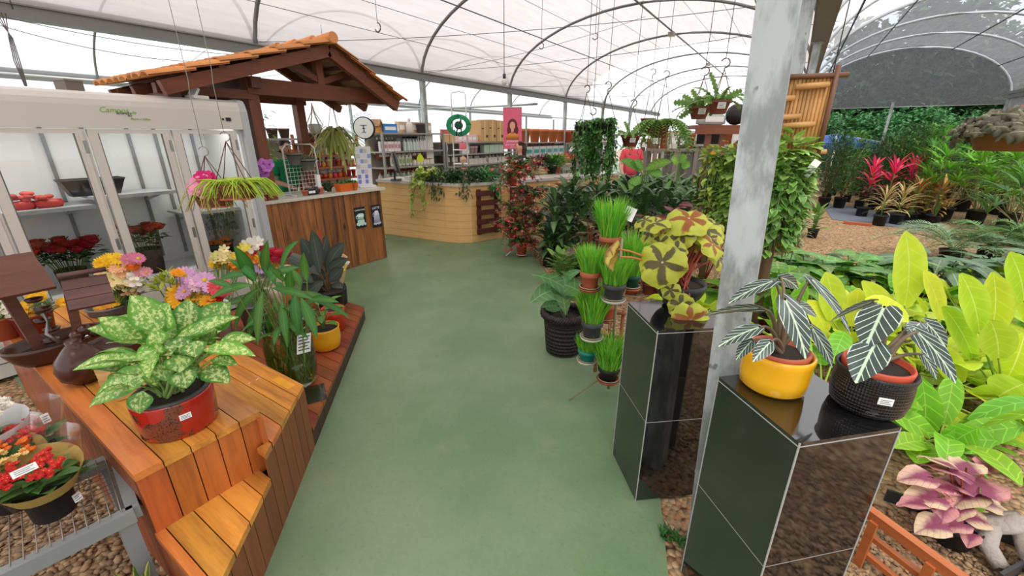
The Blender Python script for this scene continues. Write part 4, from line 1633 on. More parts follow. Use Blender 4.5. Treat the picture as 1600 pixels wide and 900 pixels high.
def rose(mb, c, r, m=0, rng=rnd):
 """rounded bloom: overlapping cupped petals round a tight heart"""
 c = Vector(c)
 mb.lathe([(.001, -r * .8), (r * .6, -r * .5), (r * .8, .0), (r * .62, r * .5), (.2 * r, r * .62), (.001, r * .45)], c, 9, m)
 for l, k in enumerate((4, 5, 6)):
  for q in range(k):
   t = 2 * PI * q / k + l * .7 + rng.uniform(-.2, .2)
   mb.leaf(c + Vector((math.cos(t), math.sin(t), 0)) * r * (.2 + .16 * l) - Vector((0, 0, r * .7)), t, 1.2 - .22 * l, r * (1.3 + .04 * l), r * 1.15, [.6, .9, 1.0, .95, .7], -.7 + .3 * l, 4, .25, m, rng=rng)
FLW = {}
def flow(rgb, name=None, isl=.14):
 key = 'petal_%d_%d_%d' % rgb
 return leafmat(key, rgb, var=.06, isl=isl, rough=.6, trans=.25, hue=.012)
# ================================================================ DIEFFENBACHIA IN THE RED POT
k = NT('dieffenbachia_leaf')
u, v = k.uv()
d = k.math('ABSOLUTE', k.math('SUBTRACT', u, .5))
nz = k.noise(75, k.obj(), 4, .7)
nz2 = k.noise(30, k.obj(), 3, .6)
inner = k.step(k.math('ADD', d, k.math('MULTIPLY', k.math('SUBTRACT', nz2, .5), .3)), .44, .30)
spk = k.step(nz, .47, .58)
f = k.math('MULTIPLY', inner, k.math('ADD', .12, k.math('MULTIPLY', spk, .78)))
f = k.math('MAXIMUM', f, k.math('MULTIPLY', k.step(d, .05, .015), .6))
g = k.mix(k.island(), lin((58, 128, 36)), lin((104, 166, 50)))
c = k.mix(f, g, lin((214, 230, 150)))
c = k.hsv(c, v=k.math('MULTIPLY_ADD', k.island(), .3, .82))
DIEFF = k.done(c, .38, trans=.25, spec=.45)
k = NT('red_glazed_ceramic')
n1 = k.noise(7, k.obj(), 3, .5)
dots = k.n('TexVoronoi')
k.put(dots.inputs['Vector'], k.obj())
dots.inputs['Scale'].default_value = 130
pat = k.math('MULTIPLY', k.step(n1, .56, .58), 1.0)
cell = k.step(dots.outputs['Distance'], .2, .5)
c = k.mix(pat, lin((168, 34, 22)), k.mix(cell, lin((62, 30, 22)), lin((112, 58, 42))))
REDPOT = k.done(c, .16, coat=.4)
C = Vector((-1.849, .442, H1 + .001))
t = thing('dieffenbachia', 'speckled light green leafy plant in a glossy red glazed pot on the deck', 'plant', C)
fwd0 = 1.374
mb = MB()
mb.lathe([(.001, 0), (.118, 0), (.124, .006), (.130, .08), (.132, .145), (.130, .15), (.122, .15), (.118, .13), (.10, .08)], n=36)
mb.build('pot', REDPOT, t)
mb = MB()
mb.lathe([(.116, .13), (.126, .15), (.124, .158), (.112, .158), (.108, .13)], n=32)
mb.build('inner_pot_rim', M('nursery_rim_grey', (60, 62, 64), .5), t)
soilmesh(.11, .14).build('soil', SOIL, t)
a = tocam(C)
price_tag(t, (math.cos(a - PI / 2 + .12) * .134, math.sin(a - PI / 2 + .12) * .134, .095), .036, .022, a + .12)
DL = [  # base x,y  tip x,y  width (crop units), distance offsets
 (905, 425, 728, 225, 150, 0, .02), (915, 425, 955, 262, 150, .02, .04), (890, 465, 668, 342, 120, .03, .06), (795, 487, 548, 352, 125, -.02, -.04),
 (795, 480, 492, 422, 85, .0, -.02), (905, 500, 845, 425, 90, -.05, -.05), (1075, 400, 1058, 242, 130, .05, .08), (1170, 420, 1300, 262, 150, .05, .10),
 (1050, 450, 1348, 352, 80, .0, .03), (1235, 490, 1440, 474, 75, .0, .02), (1145, 530, 1438, 575, 85, -.03, -.03), (1190, 585, 1335, 615, 70, -.04, -.03),
 (1135, 640, 1290, 720, 110, -.06, -.08), (805, 575, 418, 655, 85, -.05, -.06), (885, 630, 520, 845, 130, -.08, -.12), (800, 760, 792, 885, 95, -.12, -.15),
 (1000, 560, 1015, 655, 110, -.10, -.13), (905, 600, 935, 705, 95, -.1, -.13), (1020, 640, 1050, 745, 110, -.11, -.14), (1100, 520, 920, 520, 95, -.04, -.06),
 (1000, 450, 1230, 420, 90, .02, .03), (960, 470, 1000, 300, 100, .05, .08), (1080, 470, 1120, 300, 110, .06, .1), (1090, 480, 1100, 570, 100, -.08, -.12),
 (760, 590, 640, 585, 90, -.05, -.05), (1150, 500, 1220, 380, 110, .04, .06), (880, 520, 770, 590, 80, -.06, -.1), (900, 560, 880, 480, 70, -.06, -.07)]
mb = MB()
ms = MB()
crown = Vector((0, 0, .16))
for q, (bx_, by_, tx, ty, w, d0, d1) in enumerate(DL):
 A = atd(bx_ / 3.6, 400 + by_ / 3.6, fwd0 + d0) - C
 B = atd(tx / 3.6, 400 + ty / 3.6, fwd0 + d1) - C
 leaf2(mb, A, B, w * .00078, [.1, .6, .95, 1.0, .9, .7, .4, .03], rnd.uniform(.3, .8), 8, .18, 0, rnd.uniform(-.3, .3), .015, face=C)
 s0 = Vector((rnd.uniform(-.04, .04), rnd.uniform(-.04, .04), .14))
 stalk(ms, s0, A, .006, .0035, .01)
for q in range(26):
 an = q * 2.4
 A = Vector((math.cos(an) * rnd.uniform(.03, .10), math.sin(an) * rnd.uniform(.03, .10), .19 + .006 * q + rnd.uniform(0, .04)))
 mb.leaf(A, an + rnd.uniform(-.4, .4), rnd.uniform(.1, .9), rnd.uniform(.12, .17), rnd.uniform(.055, .075), [.1, .6, .95, 1.0, .9, .7, .4, .03], rnd.uniform(.5, 1.1), 8, .18, 0, rnd.uniform(-.3, .3), .012)
 stalk(ms, (A.x * .3, A.y * .3, .14), A, .005, .0035, .01)
mb.build('foliage', DIEFF, t)
ms.build('stems', M('pale_green_stem', (140, 168, 92), .5), t)
# ================================================================ WOODEN-ROOF FOUNTAINS
CLAYB = M('brown_glazed_clay', (70, 38, 28), .22, var=.12, vs=6)
FWOOD = wood('fountain_wood', (74, 42, 32), (104, 62, 46), 0, 2.0, .12, .5)
def oval_bowl(t, c, rx, ry, h, rz):
 mb = MB()
 mb.lathe([(.001, 0), (.72, 0), (.86, h * .3), (.98, h * .8), (1.0, h), (.95, h), (.9, h * .85), (.7, h * .3), (.001, h * .25)], c, 32, 0, rx, ry, rz=rz)
 return mb.build('bowl', CLAYB, t)
C = Vector((-3.01, .352, H1 + .001))
fz = tocam(C) + .15
t = thing('tabletop_fountain', 'tabletop fountain at the frame edge with an oval brown bowl under a plank roof', 'fountain', C, fz)
oval_bowl(t, (0, 0, 0), .205, .13, .10, 0)
mb = MB()
mb.lathe([(.9, .055), (.001, .058)], n=24, sx=.19, sy=.115)
mb.build('water', M('dark_water', (18, 16, 14), .05), t)
mb = MB()
mb.beam((-.07, .0, .04), (-.11, .02, .46), .045, .05, 0)
mb.build('support_post', FWOOD, t)
mb = MB()
for (dy, sl) in ((-.1, 1), (.1, -1)):
 mb.beam((-.30, dy, .47), (.03, dy, .47), .24, .016, 0, roll=.62 * sl)
mb.build('plank_roof', FWOOD, t)
for q in range(5):
 p = (-.03 + .018 * (q % 2), -.03, .31 - q * .055)
 mb = MB()
 mb.lathe([(.001, 0), (.026, .004), (.034, .02), (.031, .02), (.02, .008), (.001, .006)], p, 14)
 mb.build('cup', CLAYB, t)
mb = MB()
mb.box((.08, -.02, .07), (.07, .05, .006), .4)
mb.build('paper_tag', TAGW, t)
# second: round jar with its own little roof and basin
C = Vector((-2.595, .405, H1 + .001))
t = thing('tabletop_fountain', 'tabletop fountain with a round brown jar and a small dark shingled roof', 'fountain', C, tocam(C) - .05)
mb = MB()
mb.lathe([(.001, 0), (.045, 0), (.085, .035), (.094, .08), (.082, .125), (.05, .165), (.028, .19), (.03, .21), (.02, .205)], (-.06, -.03, 0), 28)
mb.build('jar', CLAYB, t)
oval_bowl(t, (.10, .10, 0), .15, .11, .12, .2)
mb = MB()
mb.beam((-.055, .08, .05), (-.02, .06, .40), .035, .04)
mb.build('support_post', FWOOD, t)
mb = MB()
for j in range(3):
 y0 = -.10 + j * .04
 mb.beam((-.03, y0 + .03, .375 + j * .035), (.12, y0 + .03, .375 + j * .035), .05, .014, 0, roll=.72)
 mb.beam((-.03, .13 - j * .04, .375 + j * .035), (.12, .13 - j * .04, .375 + j * .035), .05, .014, 0, roll=-.72)
mb.tube([(-.035, .03, .49), (.125, .03, .49)], .012, 6)
mb.build('shingle_roof', wood('shingle_wood', (66, 42, 40), (96, 64, 60), 0, 2, .12, .6), t)
mb = MB()
mb.tube([(-.1, .0, .2), (-.13, .01, .25), (-.11, .02, .30), (-.12, .02, .34)], .007, 6)
mb.build('metal_scroll', M('pewter', (130, 124, 118), .35, .8), t)
for j in range(3):
 MB().ball((-.045 + .03 * j, .045, .2 + .02 * (j % 2)), .028, 8).build('cup', CLAYB, t)
# bamboo crate with a short post
C = Vector((-2.28, .47, H1 + .001))
BAMB = wood('pale_bamboo_slats', (176, 140, 84), (214, 180, 120), 0, 2.0, .12, .5)
t = thing('bamboo_crate', 'pale bamboo slat crate with a stepped block post behind the dieffenbachia', 'crate', C, tocam(C) - .1)
for j in range(3):
 MB().b3(-.1, .14, -.07, .07, .002 + j * .035, .032 + j * .035).build('slat', BAMB, t)
mb = MB()
for j in range(6):
 mb.box((-.125 + .004 * (j % 2), .0, .016 + j * .031), (.032 + .01 * (j % 2), .04, .031), .2 * (j % 2))
mb.build('block_post', BAMB, t)
# ================================================================ GLASS VASE WITH CUT GREENERY
C = Vector((-2.44, 1.20, HL + .001))
t = thing('glass_vase', 'clear glass vase of lance-leaved green stems standing in water on the low deck', 'vase', C)
mb = MB()
mb.lathe([(.001, 0), (.105, 0), (.125, .02), (.142, .12), (.142, .3), (.128, .40), (.131, .405), (.134, .40)], n=36)
mb.build('vase_glass', glass('vase_glass', (240, 248, 240), .0, .02), t)
k = NT('vase_water')
tr = k.n('BsdfTransparent')
k.put(tr.inputs[0], lin((226, 232, 170)))
gl = k.n('BsdfGlossy')
gl.inputs['Roughness'].default_value = .03
mxs = k.n('MixShader')
mxs.inputs[0].default_value = .05
k.put(mxs.inputs[1], tr.outputs[0])
k.put(mxs.inputs[2], gl.outputs[0])
k.t.links.new(mxs.outputs[0], k.out.inputs[0])
mb = MB()
mb.lathe([(.001, .022), (.115, .03), (.134, .12), (.136, .2), (.001, .2)], n=30)
mb.build('water', k.m, t)
DKLEAF = leafmat('cut_green_leaf', (74, 128, 52), (58, 108, 44), rib=(106, 152, 76), isl=.2, veins=0)
mb, ms = MB(), MB()
CL = [  # base -> tip in photo pixels, width cm
 (395, 440, 364, 386, 6), (400, 440, 355, 408, 4), (395, 445, 330, 470, 4.5), (405, 450, 372, 520, 4.5), (410, 455, 405, 540, 4), (420, 440, 470, 420, 4),
 (425, 450, 490, 470, 4.5), (455, 455, 455, 418, 5), (460, 460, 468, 520, 5), (470, 465, 495, 530, 5), (440, 470, 450, 540, 4), (430, 445, 400, 390, 4.5),
 (415, 430, 420, 375, 4.5), (475, 455, 520, 480, 4), (470, 450, 455, 350 + 70, 4), (445, 440, 420, 420, 4), (480, 470, 530, 475, 4), (400, 470, 352, 480, 4), (410, 470, 390, 530, 5),
 (385, 430, 345, 440, 4), (430, 480, 425, 540, 4), (455, 480, 475, 545, 4), (490, 470, 545, 500, 3.5), (440, 430, 470, 380, 4), (480, 440, 475, 395, 4), (365, 450, 325, 440, 3.5)]
fv = -C.x * _sy + C.y * _cy
for q, (bx_, by_, tx, ty, w) in enumerate(CL):
 dd = rnd.uniform(-.16, .05)
 A = atd(bx_, by_, fv + dd) - C
 B = atd(tx, ty, fv + dd + rnd.uniform(-.12, .06)) - C
 leaf2(mb, A, B, w * .012, LANCE, rnd.uniform(.3, .9), 7, .22, 0, rnd.uniform(-.3, .3), face=C)
 an = rnd.uniform(0, 6.28)
 b0 = Vector((math.cos(an) * .09, math.sin(an) * .09, .03))
 stalk(ms, b0, A, .005, .003, .0)
for q in range(26):
 an = rnd.uniform(0, 6.28)
 A = Vector((math.cos(an) * .07, math.sin(an) * .07, rnd.uniform(.38, .6)))
 mb.leaf(A, an + rnd.uniform(-.6, .6), rnd.uniform(-.3, .8), rnd.uniform(.14, .2), .045, LANCE, rnd.uniform(.5, 1.1), 6, .22)
 stalk(ms, (-A.x * .6, -A.y * .6, .03), A, .005, .003, 0)
mb.build('foliage', DKLEAF, t)
ms.build('stems', M('cut_stem', (112, 136, 58), .5), t)
mb = MB()
for q in range(10):
 an = rnd.uniform(0, 6.28)
 mb.leaf((math.cos(an) * .05, math.sin(an) * .05, rnd.uniform(.05, .14)), an, rnd.uniform(.2, 1.0), .10, .03, LANCE, .5, 5)
mb.build('submerged_leaves', leafmat('wet_leaf', (146, 170, 50), isl=.2), t)
a = tocam(C)
q = C + Vector((math.cos(a - PI / 2 + .55), math.sin(a - PI / 2 + .55), 0)) * .155
mb = MB()
mb.b3(-.045, .045, -.001, .001, -.06, .06)
mb.xform(Matrix.Translation(q - C + Vector((0, 0, .32))) @ Matrix.Rotation(a + .5, 4, 'Z') @ Matrix.Rotation(.2, 4, 'Y'))
sg = mb.build('paper_sign', TAGW, t)
mb = MB()
for j in range(5):
 mb.b3(-.036, .036 - .012 * (j % 2), -.0025, -.001, .04 - j * .02, .046 - j * .02)
mb.xform(Matrix.Translation(q - C + Vector((0, 0, .32))) @ Matrix.Rotation(a + .5, 4, 'Z') @ Matrix.Rotation(.2, 4, 'Y'))
mb.build('handwriting', M('ink', (50, 50, 60), .7), sg)
# clear sheet lying at the deck edge
o = MB().box((-2.22, 1.19, HL + .004), (.2, .12, .004), -.5).build('acrylic_sheet', glass('acrylic', (214, 208, 204), .18, .15))
tag(o, 'clear acrylic sheet lying on the low deck in front of the glass vase', 'sheet')
# ================================================================ POTS ON THE LOW DECK
YPOT = M('yellow_glaze', (226, 160, 28), .25, var=.05)
C = Vector((-2.70, 1.60, HL + .001))
t = thing('yellow_pot_plant', 'dark leafy plant in a round yellow pot on the low deck beside the vase', 'plant', C)
mb = MB()
mb.lathe([(.001, 0), (.075, 0), (.10, .02), (.112, .09), (.108, .155), (.112, .175), (.104, .175), (.1, .15), (.08, .1)], n=30)
mb.build('pot', YPOT, t)
soilmesh(.1, .15).build('soil', SOIL, t)
mb, ms = MB(), MB()
for q in range(12):
 an = q * 2.4
 A = Vector((math.cos(an) * .05, math.sin(an) * .05, .22 + .012 * q))
 mb.leaf(A, an, rnd.uniform(.1, .6), rnd.uniform(.12, .17), .055, LANCE, .6, 6, .2)
 stalk(ms, (0, 0, .15), A, .004, .003)
mb.build('foliage', leafmat('mid_green_leaf', (92, 142, 62), isl=.2, rib=(126, 168, 90)), t)
ms.build('stems', STEMG, t)
C = Vector((-2.93, 1.84, HL + .001))
t = thing('red_pot', 'red glazed pot standing behind the yellow pot on the low deck', 'pot', C)
mb = MB()
mb.lathe([(.001, 0), (.07, 0), (.078, .01), (.088, .12), (.092, .19), (.084, .19), (.08, .15), (.07, .1)], n=28)
mb.build('pot', M('red_glaze_plain', (172, 44, 26), .22), t)
soilmesh(.08, .165).build('soil', SOIL, t)
C = Vector((-3.22, 2.02, HL + .001))
t = potted('rubber_plant', 'rubber plant with broad dark blue-green leaves in a black pot on the low deck', 'plant', C, .13, .10, .24, BLACKP)
RUB = leafmat('rubber_leaf', (76, 88, 78), (64, 72, 66), rib=(120, 110, 90), ribw=.03, isl=.25, rough=.25, trans=.05)
mb, ms = MB(), MB()
RL = [(495, 425, 467, 372, 11), (500, 425, 487, 360, 10), (510, 425, 540, 380, 10), (500, 430, 430, 395, 9), (505, 440, 470, 470, 10), (515, 440, 538, 420, 9), (505, 445, 515, 475, 11),
   (490, 440, 465, 430, 9), (498, 450, 500, 415, 10), (515, 450, 540, 450, 8), (485, 450, 470, 455, 9), (505, 415, 512, 368, 9), (512, 425, 545, 405, 8)]
fv = -C.x * _sy + C.y * _cy
for (bx_, by_, tx, ty, w) in RL:
 dd = rnd.uniform(-.08, .08)
 A = atd(bx_, by_, fv + dd) - C
 B = atd(tx, ty, fv + dd + rnd.uniform(-.12, .08)) - C
 leaf2(mb, A, B, w * .0122, BROAD, .4, 7, .15, 0, rnd.uniform(-.3, .3), face=C)
 stalk(ms, (0, 0, .2), A, .008, .005, .0)
mb.build('foliage', RUB, t)
ms.build('stem', STEMB, t)
mb = MB()
mb.leaf((0, 0, .62), 0, PI / 2, .18, .04, LANCE, 0, 5, .5)
mb.build('new_shoot', M('red_shoot', (176, 70, 50), .4), t)
# ================================================================ FLOWER BUCKETS IN FRONT OF THE COOLER
BUCKW = M('bucket_white', (214, 216, 218), .35)
BUCKG = M('bucket_grey', (120, 122, 124), .4)
PGREEN = leafmat('bouquet_green', (104, 142, 52), isl=.25)
PDARK = leafmat('bouquet_dark_green', (62, 88, 44), isl=.25)
def bucket(name, label, px_, py_, z, rt, rb, h, mat, fwd=None):
 C_ = at(px_, py_, z)
 C_.z += .001
 t_ = thing(name, label, 'flowers', C_)
 mb_ = MB()
 mb_.lathe([(.001, 0), (rb, 0), (rt, h - .01), (rt + .006, h - .008), (rt + .006, h), (rt - .004, h), (rt - .006, h - .02), (rb * .8, h * .4)], n=24)
 mb_.build('bucket', mat, t_)
 return t_, C_
def fill(t_, C_, flowers, greens, fv_, gcol=PGREEN, base=None):
 flowers = flowers + [(x + rnd.uniform(-7, 7), y + rnd.uniform(-1, 9), kd, r * .85, pc, cc) for (x, y, kd, r, pc, cc) in flowers * 2 if len(flowers) > 3]
 """flowers: (px,py,kind,radius,petal,centre); each placed where the photo shows it, stems run into the bucket"""
 ms_ = MB()
 hd_ = {}
 for (x, y, kind, r, pc, cc) in flowers:
  p = atd(x, y, fv_ + rnd.uniform(-.05, .05)) - C_
  r *= .98
  n_ = (Vector((-C_.x, -C_.y, CAM_H - C_.z)).normalized() + Vector((rnd.uniform(-.3, .3), rnd.uniform(-.3, .3), rnd.uniform(.1, .7)))).normalized()
  key = (kind, pc, cc)
  mb_ = hd_.setdefault(key, MB())
  if kind == 'daisy':
   daisy(mb_, p, n_, r, 15, 0, 1, .15, .36, .26)
  elif kind == 'gerbera':
   daisy(mb_, p, n_, r, 20, 0, 1, .12, .3, .26, layers=2)
  elif kind == 'lily':
   daisy(mb_, p, n_, r, 6, 0, 1, .45, .62, .12)
  elif kind == 'rose':
   rose(mb_, p, r)
  elif kind == 'mum':
   daisy(mb_, p, n_, r, 18, 0, 1, .3, .3, .2, layers=3)
  b_ = Vector((rnd.uniform(-.04, .04), rnd.uniform(-.04, .04), .1))
  stalk(ms_, b_, p - n_ * .01, .003, .0025, .0, n=3, k=5)
 for (x, y, L) in greens:
  p = atd(x, y, fv_ + rnd.uniform(-.06, .06)) - C_
  mb_ = MB()
  for q_ in range(9):
   an_ = rnd.uniform(0, 6.28)
   mb_.leaf(p, an_, rnd.uniform(0, 1.3), L * rnd.uniform(.7, 1.2), L * .28, LANCE, .5, 4, .2)
  stalk(ms_, (0, 0, .1), p, .003, .002, 0, n=3, k=5)
  mb_.build('greenery', gcol, t_)
 for (kind, pc, cc), mb_ in hd_.items():
  if mb_.v:
   mb_.build('blossoms', [flow(pc), flow(cc)], t_)
 ms_.build('stems', STEMG, t_)
YEL, ORG, PINK, LIL, WHT, RED, CRM, SALM, MAG = (246, 204, 40), (238, 132, 34), (232, 110, 150), (226, 178, 220), (244, 240, 226), (178, 28, 40), (246, 232, 176), (246, 196, 150), (188, 40, 96)
BRN = (84, 48, 24)
GRN = (150, 170, 60)
zd = HM
t, C = bucket('flower_bucket', 'bucket of pastel daisies, lilies and roses behind the dieffenbachia', 185, 520, zd, .11, .08, .20, BUCKG)
fv = -C.x * _sy + C.y * _cy
fill(t, C, [(160, 412, 'mum', .045, YEL, YEL), (170, 405, 'mum', .04, YEL, YEL), (182, 404, 'daisy', .04, YEL, YEL), (162, 424, 'daisy', .045, SALM, YEL), (186, 417, 'gerbera', .055, SALM, YEL), (207, 415, 'rose', .035, ORG, ORG),
    (200, 405, 'daisy', .04, (214, 130, 160), YEL), (212, 404, 'daisy', .045, (206, 120, 150), YEL), (208, 425, 'lily', .05, WHT, CRM), (222, 425, 'daisy', .04, (226, 150, 170), YEL), (178, 436, 'lily', .06, CRM, YEL), (196, 440, 'lily', .065, CRM, GRN),
    (216, 438, 'lily', .06, WHT, CRM), (176, 446, 'lily', .055, CRM, GRN), (205, 452, 'lily', .05, SALM, YEL), (170, 472, 'daisy', .04, (240, 160, 60), YEL), (160, 478, 'daisy', .04, (246, 180, 60), YEL), (175, 484, 'rose', .035, (222, 90, 40), ORG),
    (178, 466, 'daisy', .03, YEL, YEL), (147, 455, 'daisy', .03, YEL, YEL)],
  [(190, 460, .07), (205, 470, .08), (220, 460, .08), (185, 480, .08), (215, 480, .09), (230, 450, .07), (170, 455, .06)], fv, PDARK)
t, C = bucket('flower_bucket', 'grey bucket with a sunflower, pale pink daisies and feathery yellow-green sprays', 285, 520, zd, .12, .09, .2, BUCKG)
fv = -C.x * _sy + C.y * _cy
fill(t, C, [(285, 460, 'gerbera', .085, (246, 186, 30), BRN), (290, 429, 'daisy', .06, LIL, YEL), (294, 440, 'daisy', .055, LIL, YEL), (320, 438, 'daisy', .06, LIL, YEL), (325, 446, 'daisy', .055, LIL, YEL), (288, 455, 'daisy', .04, LIL, YEL),
    (276, 427, 'mum', .035, (246, 170, 40), ORG), (322, 464, 'gerbera', .055, (246, 186, 40), ORG), (340, 449, 'gerbera', .06, (236, 90, 100), (226, 80, 90)), (347, 447, 'gerbera', .055, (240, 100, 110), (226, 80, 90)), (336, 468, 'rose', .045, (216, 40, 60), RED), (310, 440, 'daisy', .05, (232, 196, 214), YEL)],
  [(255, 440, .09), (262, 430, .08), (270, 445, .08), (250, 455, .09), (265, 460, .08), (245, 445, .07), (275, 435, .07)], fv, leafmat('feathery_lime', (170, 186, 66), isl=.2))
t, C = bucket('flower_bucket', 'white bucket of white and yellow alstroemerias beside the cooler end', 352, 528, HL, .075, .06, .30, BUCKW)
fv = -C.x * _sy + C.y * _cy + .25
fill(t, C, [(340, 409, 'mum', .06, (250, 200, 30), YEL), (352, 398, 'lily', .045, CRM, YEL), (347, 404, 'lily', .04, (244, 228, 120), YEL), (358, 412, 'lily', .05, (246, 176, 60), ORG), (368, 414, 'lily', .05, (240, 150, 50), ORG), (372, 400, 'lily', .05, (240, 220, 110), YEL),
    (380, 388, 'lily', .045, (240, 226, 90), YEL), (336, 400, 'lily', .04, (230, 226, 150), GRN), (350, 390, 'lily', .04, CRM, GRN)], [(345, 400, .06), (360, 405, .06), (335, 410, .05), (372, 408, .06)], fv)
t, C = bucket('flower_bucket', 'wrapped bouquets of orange lilies, white blooms and red carnations before the plank counter', 405, 520, HL, .11, .08, .26, BUCKG)
fv = -C.x * _sy + C.y * _cy + .2
fill(t, C, [(395, 402, 'mum', .085, (240, 150, 50), ORG), (412, 406, 'mum', .07, (246, 190, 50), YEL), (424, 404, 'mum', .065, (246, 196, 60), YEL), (404, 389, 'daisy', .06, (190, 40, 80), MAG), (392, 385, 'lily', .07, WHT, CRM), (398, 380, 'lily', .06, WHT, CRM), (424, 393, 'rose', .05, (196, 40, 70), RED), (436, 396, 'rose', .05, (200, 50, 80), RED),
    (445, 397, 'rose', .045, (206, 60, 96), RED), (420, 418, 'daisy', .06, (190, 160, 220), YEL), (408, 418, 'daisy', .06, (206, 180, 226), YEL), (396, 414, 'lily', .06, SALM, YEL)], [(400, 415, .07), (415, 412, .06), (432, 405, .06)], fv)
WRAPP = M('cream_wrap_paper', (238, 228, 206), .7)
mb = MB()
for (x, y, w) in ((405, 428, .10), (440, 415, .10), (430, 440, .09)):
 p = atd(x, y + 15, fv) - C
 mb.lathe([(.03, -.16), (w * .8, .0), (w, .06)], p, 9, rfun=lambda t_, z: 1 + .12 * math.sin(t_ * 4))
mb.build('wrap_paper', WRAPP, t)
# bouquet in brown paper beside the rubber plant
C = at(528, 445, HL) + Vector((.02, .20, 0))
C = Vector((-3.30, 2.12, HL))
t = thing('wrapped_bouquet', 'orange and white bouquet wrapped in kraft paper behind the rubber plant', 'flowers', (-3.42, 2.2, HL + .001))
C = Vector((-3.42, 2.2, HL + .001))
mb = MB()
mb.lathe([(.001, 0), (.10, 0), (.11, .16), (.105, .18), (.09, .16)], n=20)
mb.build('pot', BLACKP, t)
mb = MB()
mb.lathe([(.06, .1), (.09, .22), (.13, .36), (.15, .46), (.14, .45), (.085, .22)], n=9, rfun=lambda t_, z: 1 + .08 * math.sin(t_ * 3))
mb.build('kraft_wrap', M('kraft_paper', (196, 166, 128), .8), t)
fv = -C.x * _sy + C.y * _cy - .1
fill(t, C, [(508, 408, 'rose', .06, (236, 110, 60), ORG), (525, 418, 'gerbera', .06, (246, 190, 60), ORG), (530, 410, 'rose', .05, WHT, CRM), (535, 418, 'lily', .05, (246, 214, 90), YEL), (520, 408, 'lily', .05, WHT, CRM)], [(525, 422, .06)], fv)
# gerberas in a dark pot, kept inside the right cooler door
C = Vector((CX - .42, 1.83, .441))
t = thing('gerbera_pot', 'dark pot with two orange gerberas behind the right cooler door', 'flowers', C)
potmesh(.07, .055, .13).build('pot', BLACKP, t)
fv = -C.x * _sy + C.y * _cy + .1
fill(t, C, [(352, 377, 'gerbera', .058, (236, 120, 30), BRN), (334, 380, 'gerbera', .045, (226, 130, 40), BRN)], [(348, 398, .08)], fv, PDARK)
# pot plants with flowers at the back edge of the upper deck
t, C = bucket('flower_bucket', 'red-brown pot of yellow blooms and curly grey-green leaves behind the left fountain', 62, 522, H1, .085, .07, .13, M('dark_red_pot', (120, 36, 34), .4))
fv = -C.x * _sy + C.y * _cy
fill(t, C, [(52, 464, 'gerbera', .035, (246, 196, 30), ORG), (60, 460, 'gerbera', .035, (246, 196, 30), ORG), (42, 475, 'daisy', .03, (246, 190, 40), ORG), (45, 490, 'daisy', .03, (240, 170, 60), ORG), (97, 472, 'daisy', .03, (246, 190, 40), ORG)],
  [(50, 482, .07), (60, 478, .07), (70, 485, .07), (62, 495, .07), (75, 478, .06)], fv, leafmat('grey_green_curl', (112, 136, 92), isl=.25))
t, C = bucket('flower_bucket', 'orange clay pot of tiny white blossoms at the left frame edge', 8, 528, H1, .085, .065, .13, TERRA)
fv = -C.x * _sy + C.y * _cy
fill(t, C, [(4, 470, 'daisy', .018, WHT, CRM), (8, 478, 'daisy', .018, WHT, CRM), (3, 486, 'daisy', .018, WHT, CRM), (10, 492, 'daisy', .016, WHT, CRM), (6, 464, 'daisy', .016, WHT, CRM)], [(6, 495, .05), (12, 500, .05), (4, 488, .05)], fv)
# ---------------------------------------------------------------- what the cooler holds
RBOX = M('dark_paper_wrap', (60, 40, 36), .6)
def cooler_roses(label, y, z, n, spread, wmat, w=.17, h=.14, stem=.2):
 C_ = Vector((CX - .42, y, z + .001))
 t_ = thing('rose_bouquet', label, 'flowers', C_)
 mb_ = MB()
 mb_.lathe([(.001, 0), (w * .42, 0), (w * .5, h), (w * .46, h), (w * .36, h * .4)], n=16)
 mb_.build('sleeve', wmat, t_)
 mb_, mg, ms_ = MB(), MB(), MB()
 for q in range(n):
  x_ = rnd.uniform(-.07, .10)
  y_ = (q / max(1, n - 1) - .5) * spread
  p = Vector((x_, y_, h + stem * rnd.uniform(.75, 1.1)))
  rose(mb_, p, rnd.uniform(.034, .044))
  stalk(ms_, (0, y_ * .3, h * .5), p, .003, .003, 0, n=3, k=5)
  for j in range(4):
   mg.leaf(p - Vector((0, 0, rnd.uniform(.05, .13))), rnd.uniform(0, 6.3), .2, .09, .04, OVATE, .6, 5)
 mb_.build('rose_heads', flow((172, 24, 44)), t_)
 mg.build('leaves', PDARK, t_)
 ms_.build('stems', STEMG, t_)
cooler_roses('dark red roses in a wide bunch behind the left cooler door', .78, .441, 26, .36, RBOX, .2, .16, .22)
cooler_roses('dark red roses in a dark sleeve behind the middle cooler door', 1.30, .441, 16, .24, RBOX, .22, .22, .2)
# trough on the shelf between two doors, pink packs and a black cup
t = thing('black_trough', 'black plastic trough on a shelf behind the middle cooler door', 'trough', (CX - .5, 1.10, 1.161), PI / 2)
mb = MB()
i = mb.add([(-.15, -.06, 0), (.15, -.06, 0), (.15, .06, 0), (-.15, .06, 0), (-.2, -.09, .13), (.2, -.09, .13), (.2, .09, .13), (-.2, .09, .13),
   (-.19, -.08, .13), (.19, -.08, .13), (.19, .08, .13), (-.19, .08, .13), (-.145, -.055, .012), (.145, -.055, .012), (.145, .055, .012), (-.145, .055, .012)])
for f in ((0, 3, 2, 1), (0, 1, 5, 4), (1, 2, 6, 5), (2, 3, 7, 6), (3, 0, 4, 7), (4, 5, 9, 8), (5, 6, 10, 9), (6, 7, 11, 10), (7, 4, 8, 11), (8, 9, 13, 12), (9, 10, 14, 13), (10, 11, 15, 14), (11, 8, 12, 15), (12, 13, 14, 15)):
 mb.face([i + q for q in f])
mb.build('trough_body', BLACKP, t)
mb = MB()
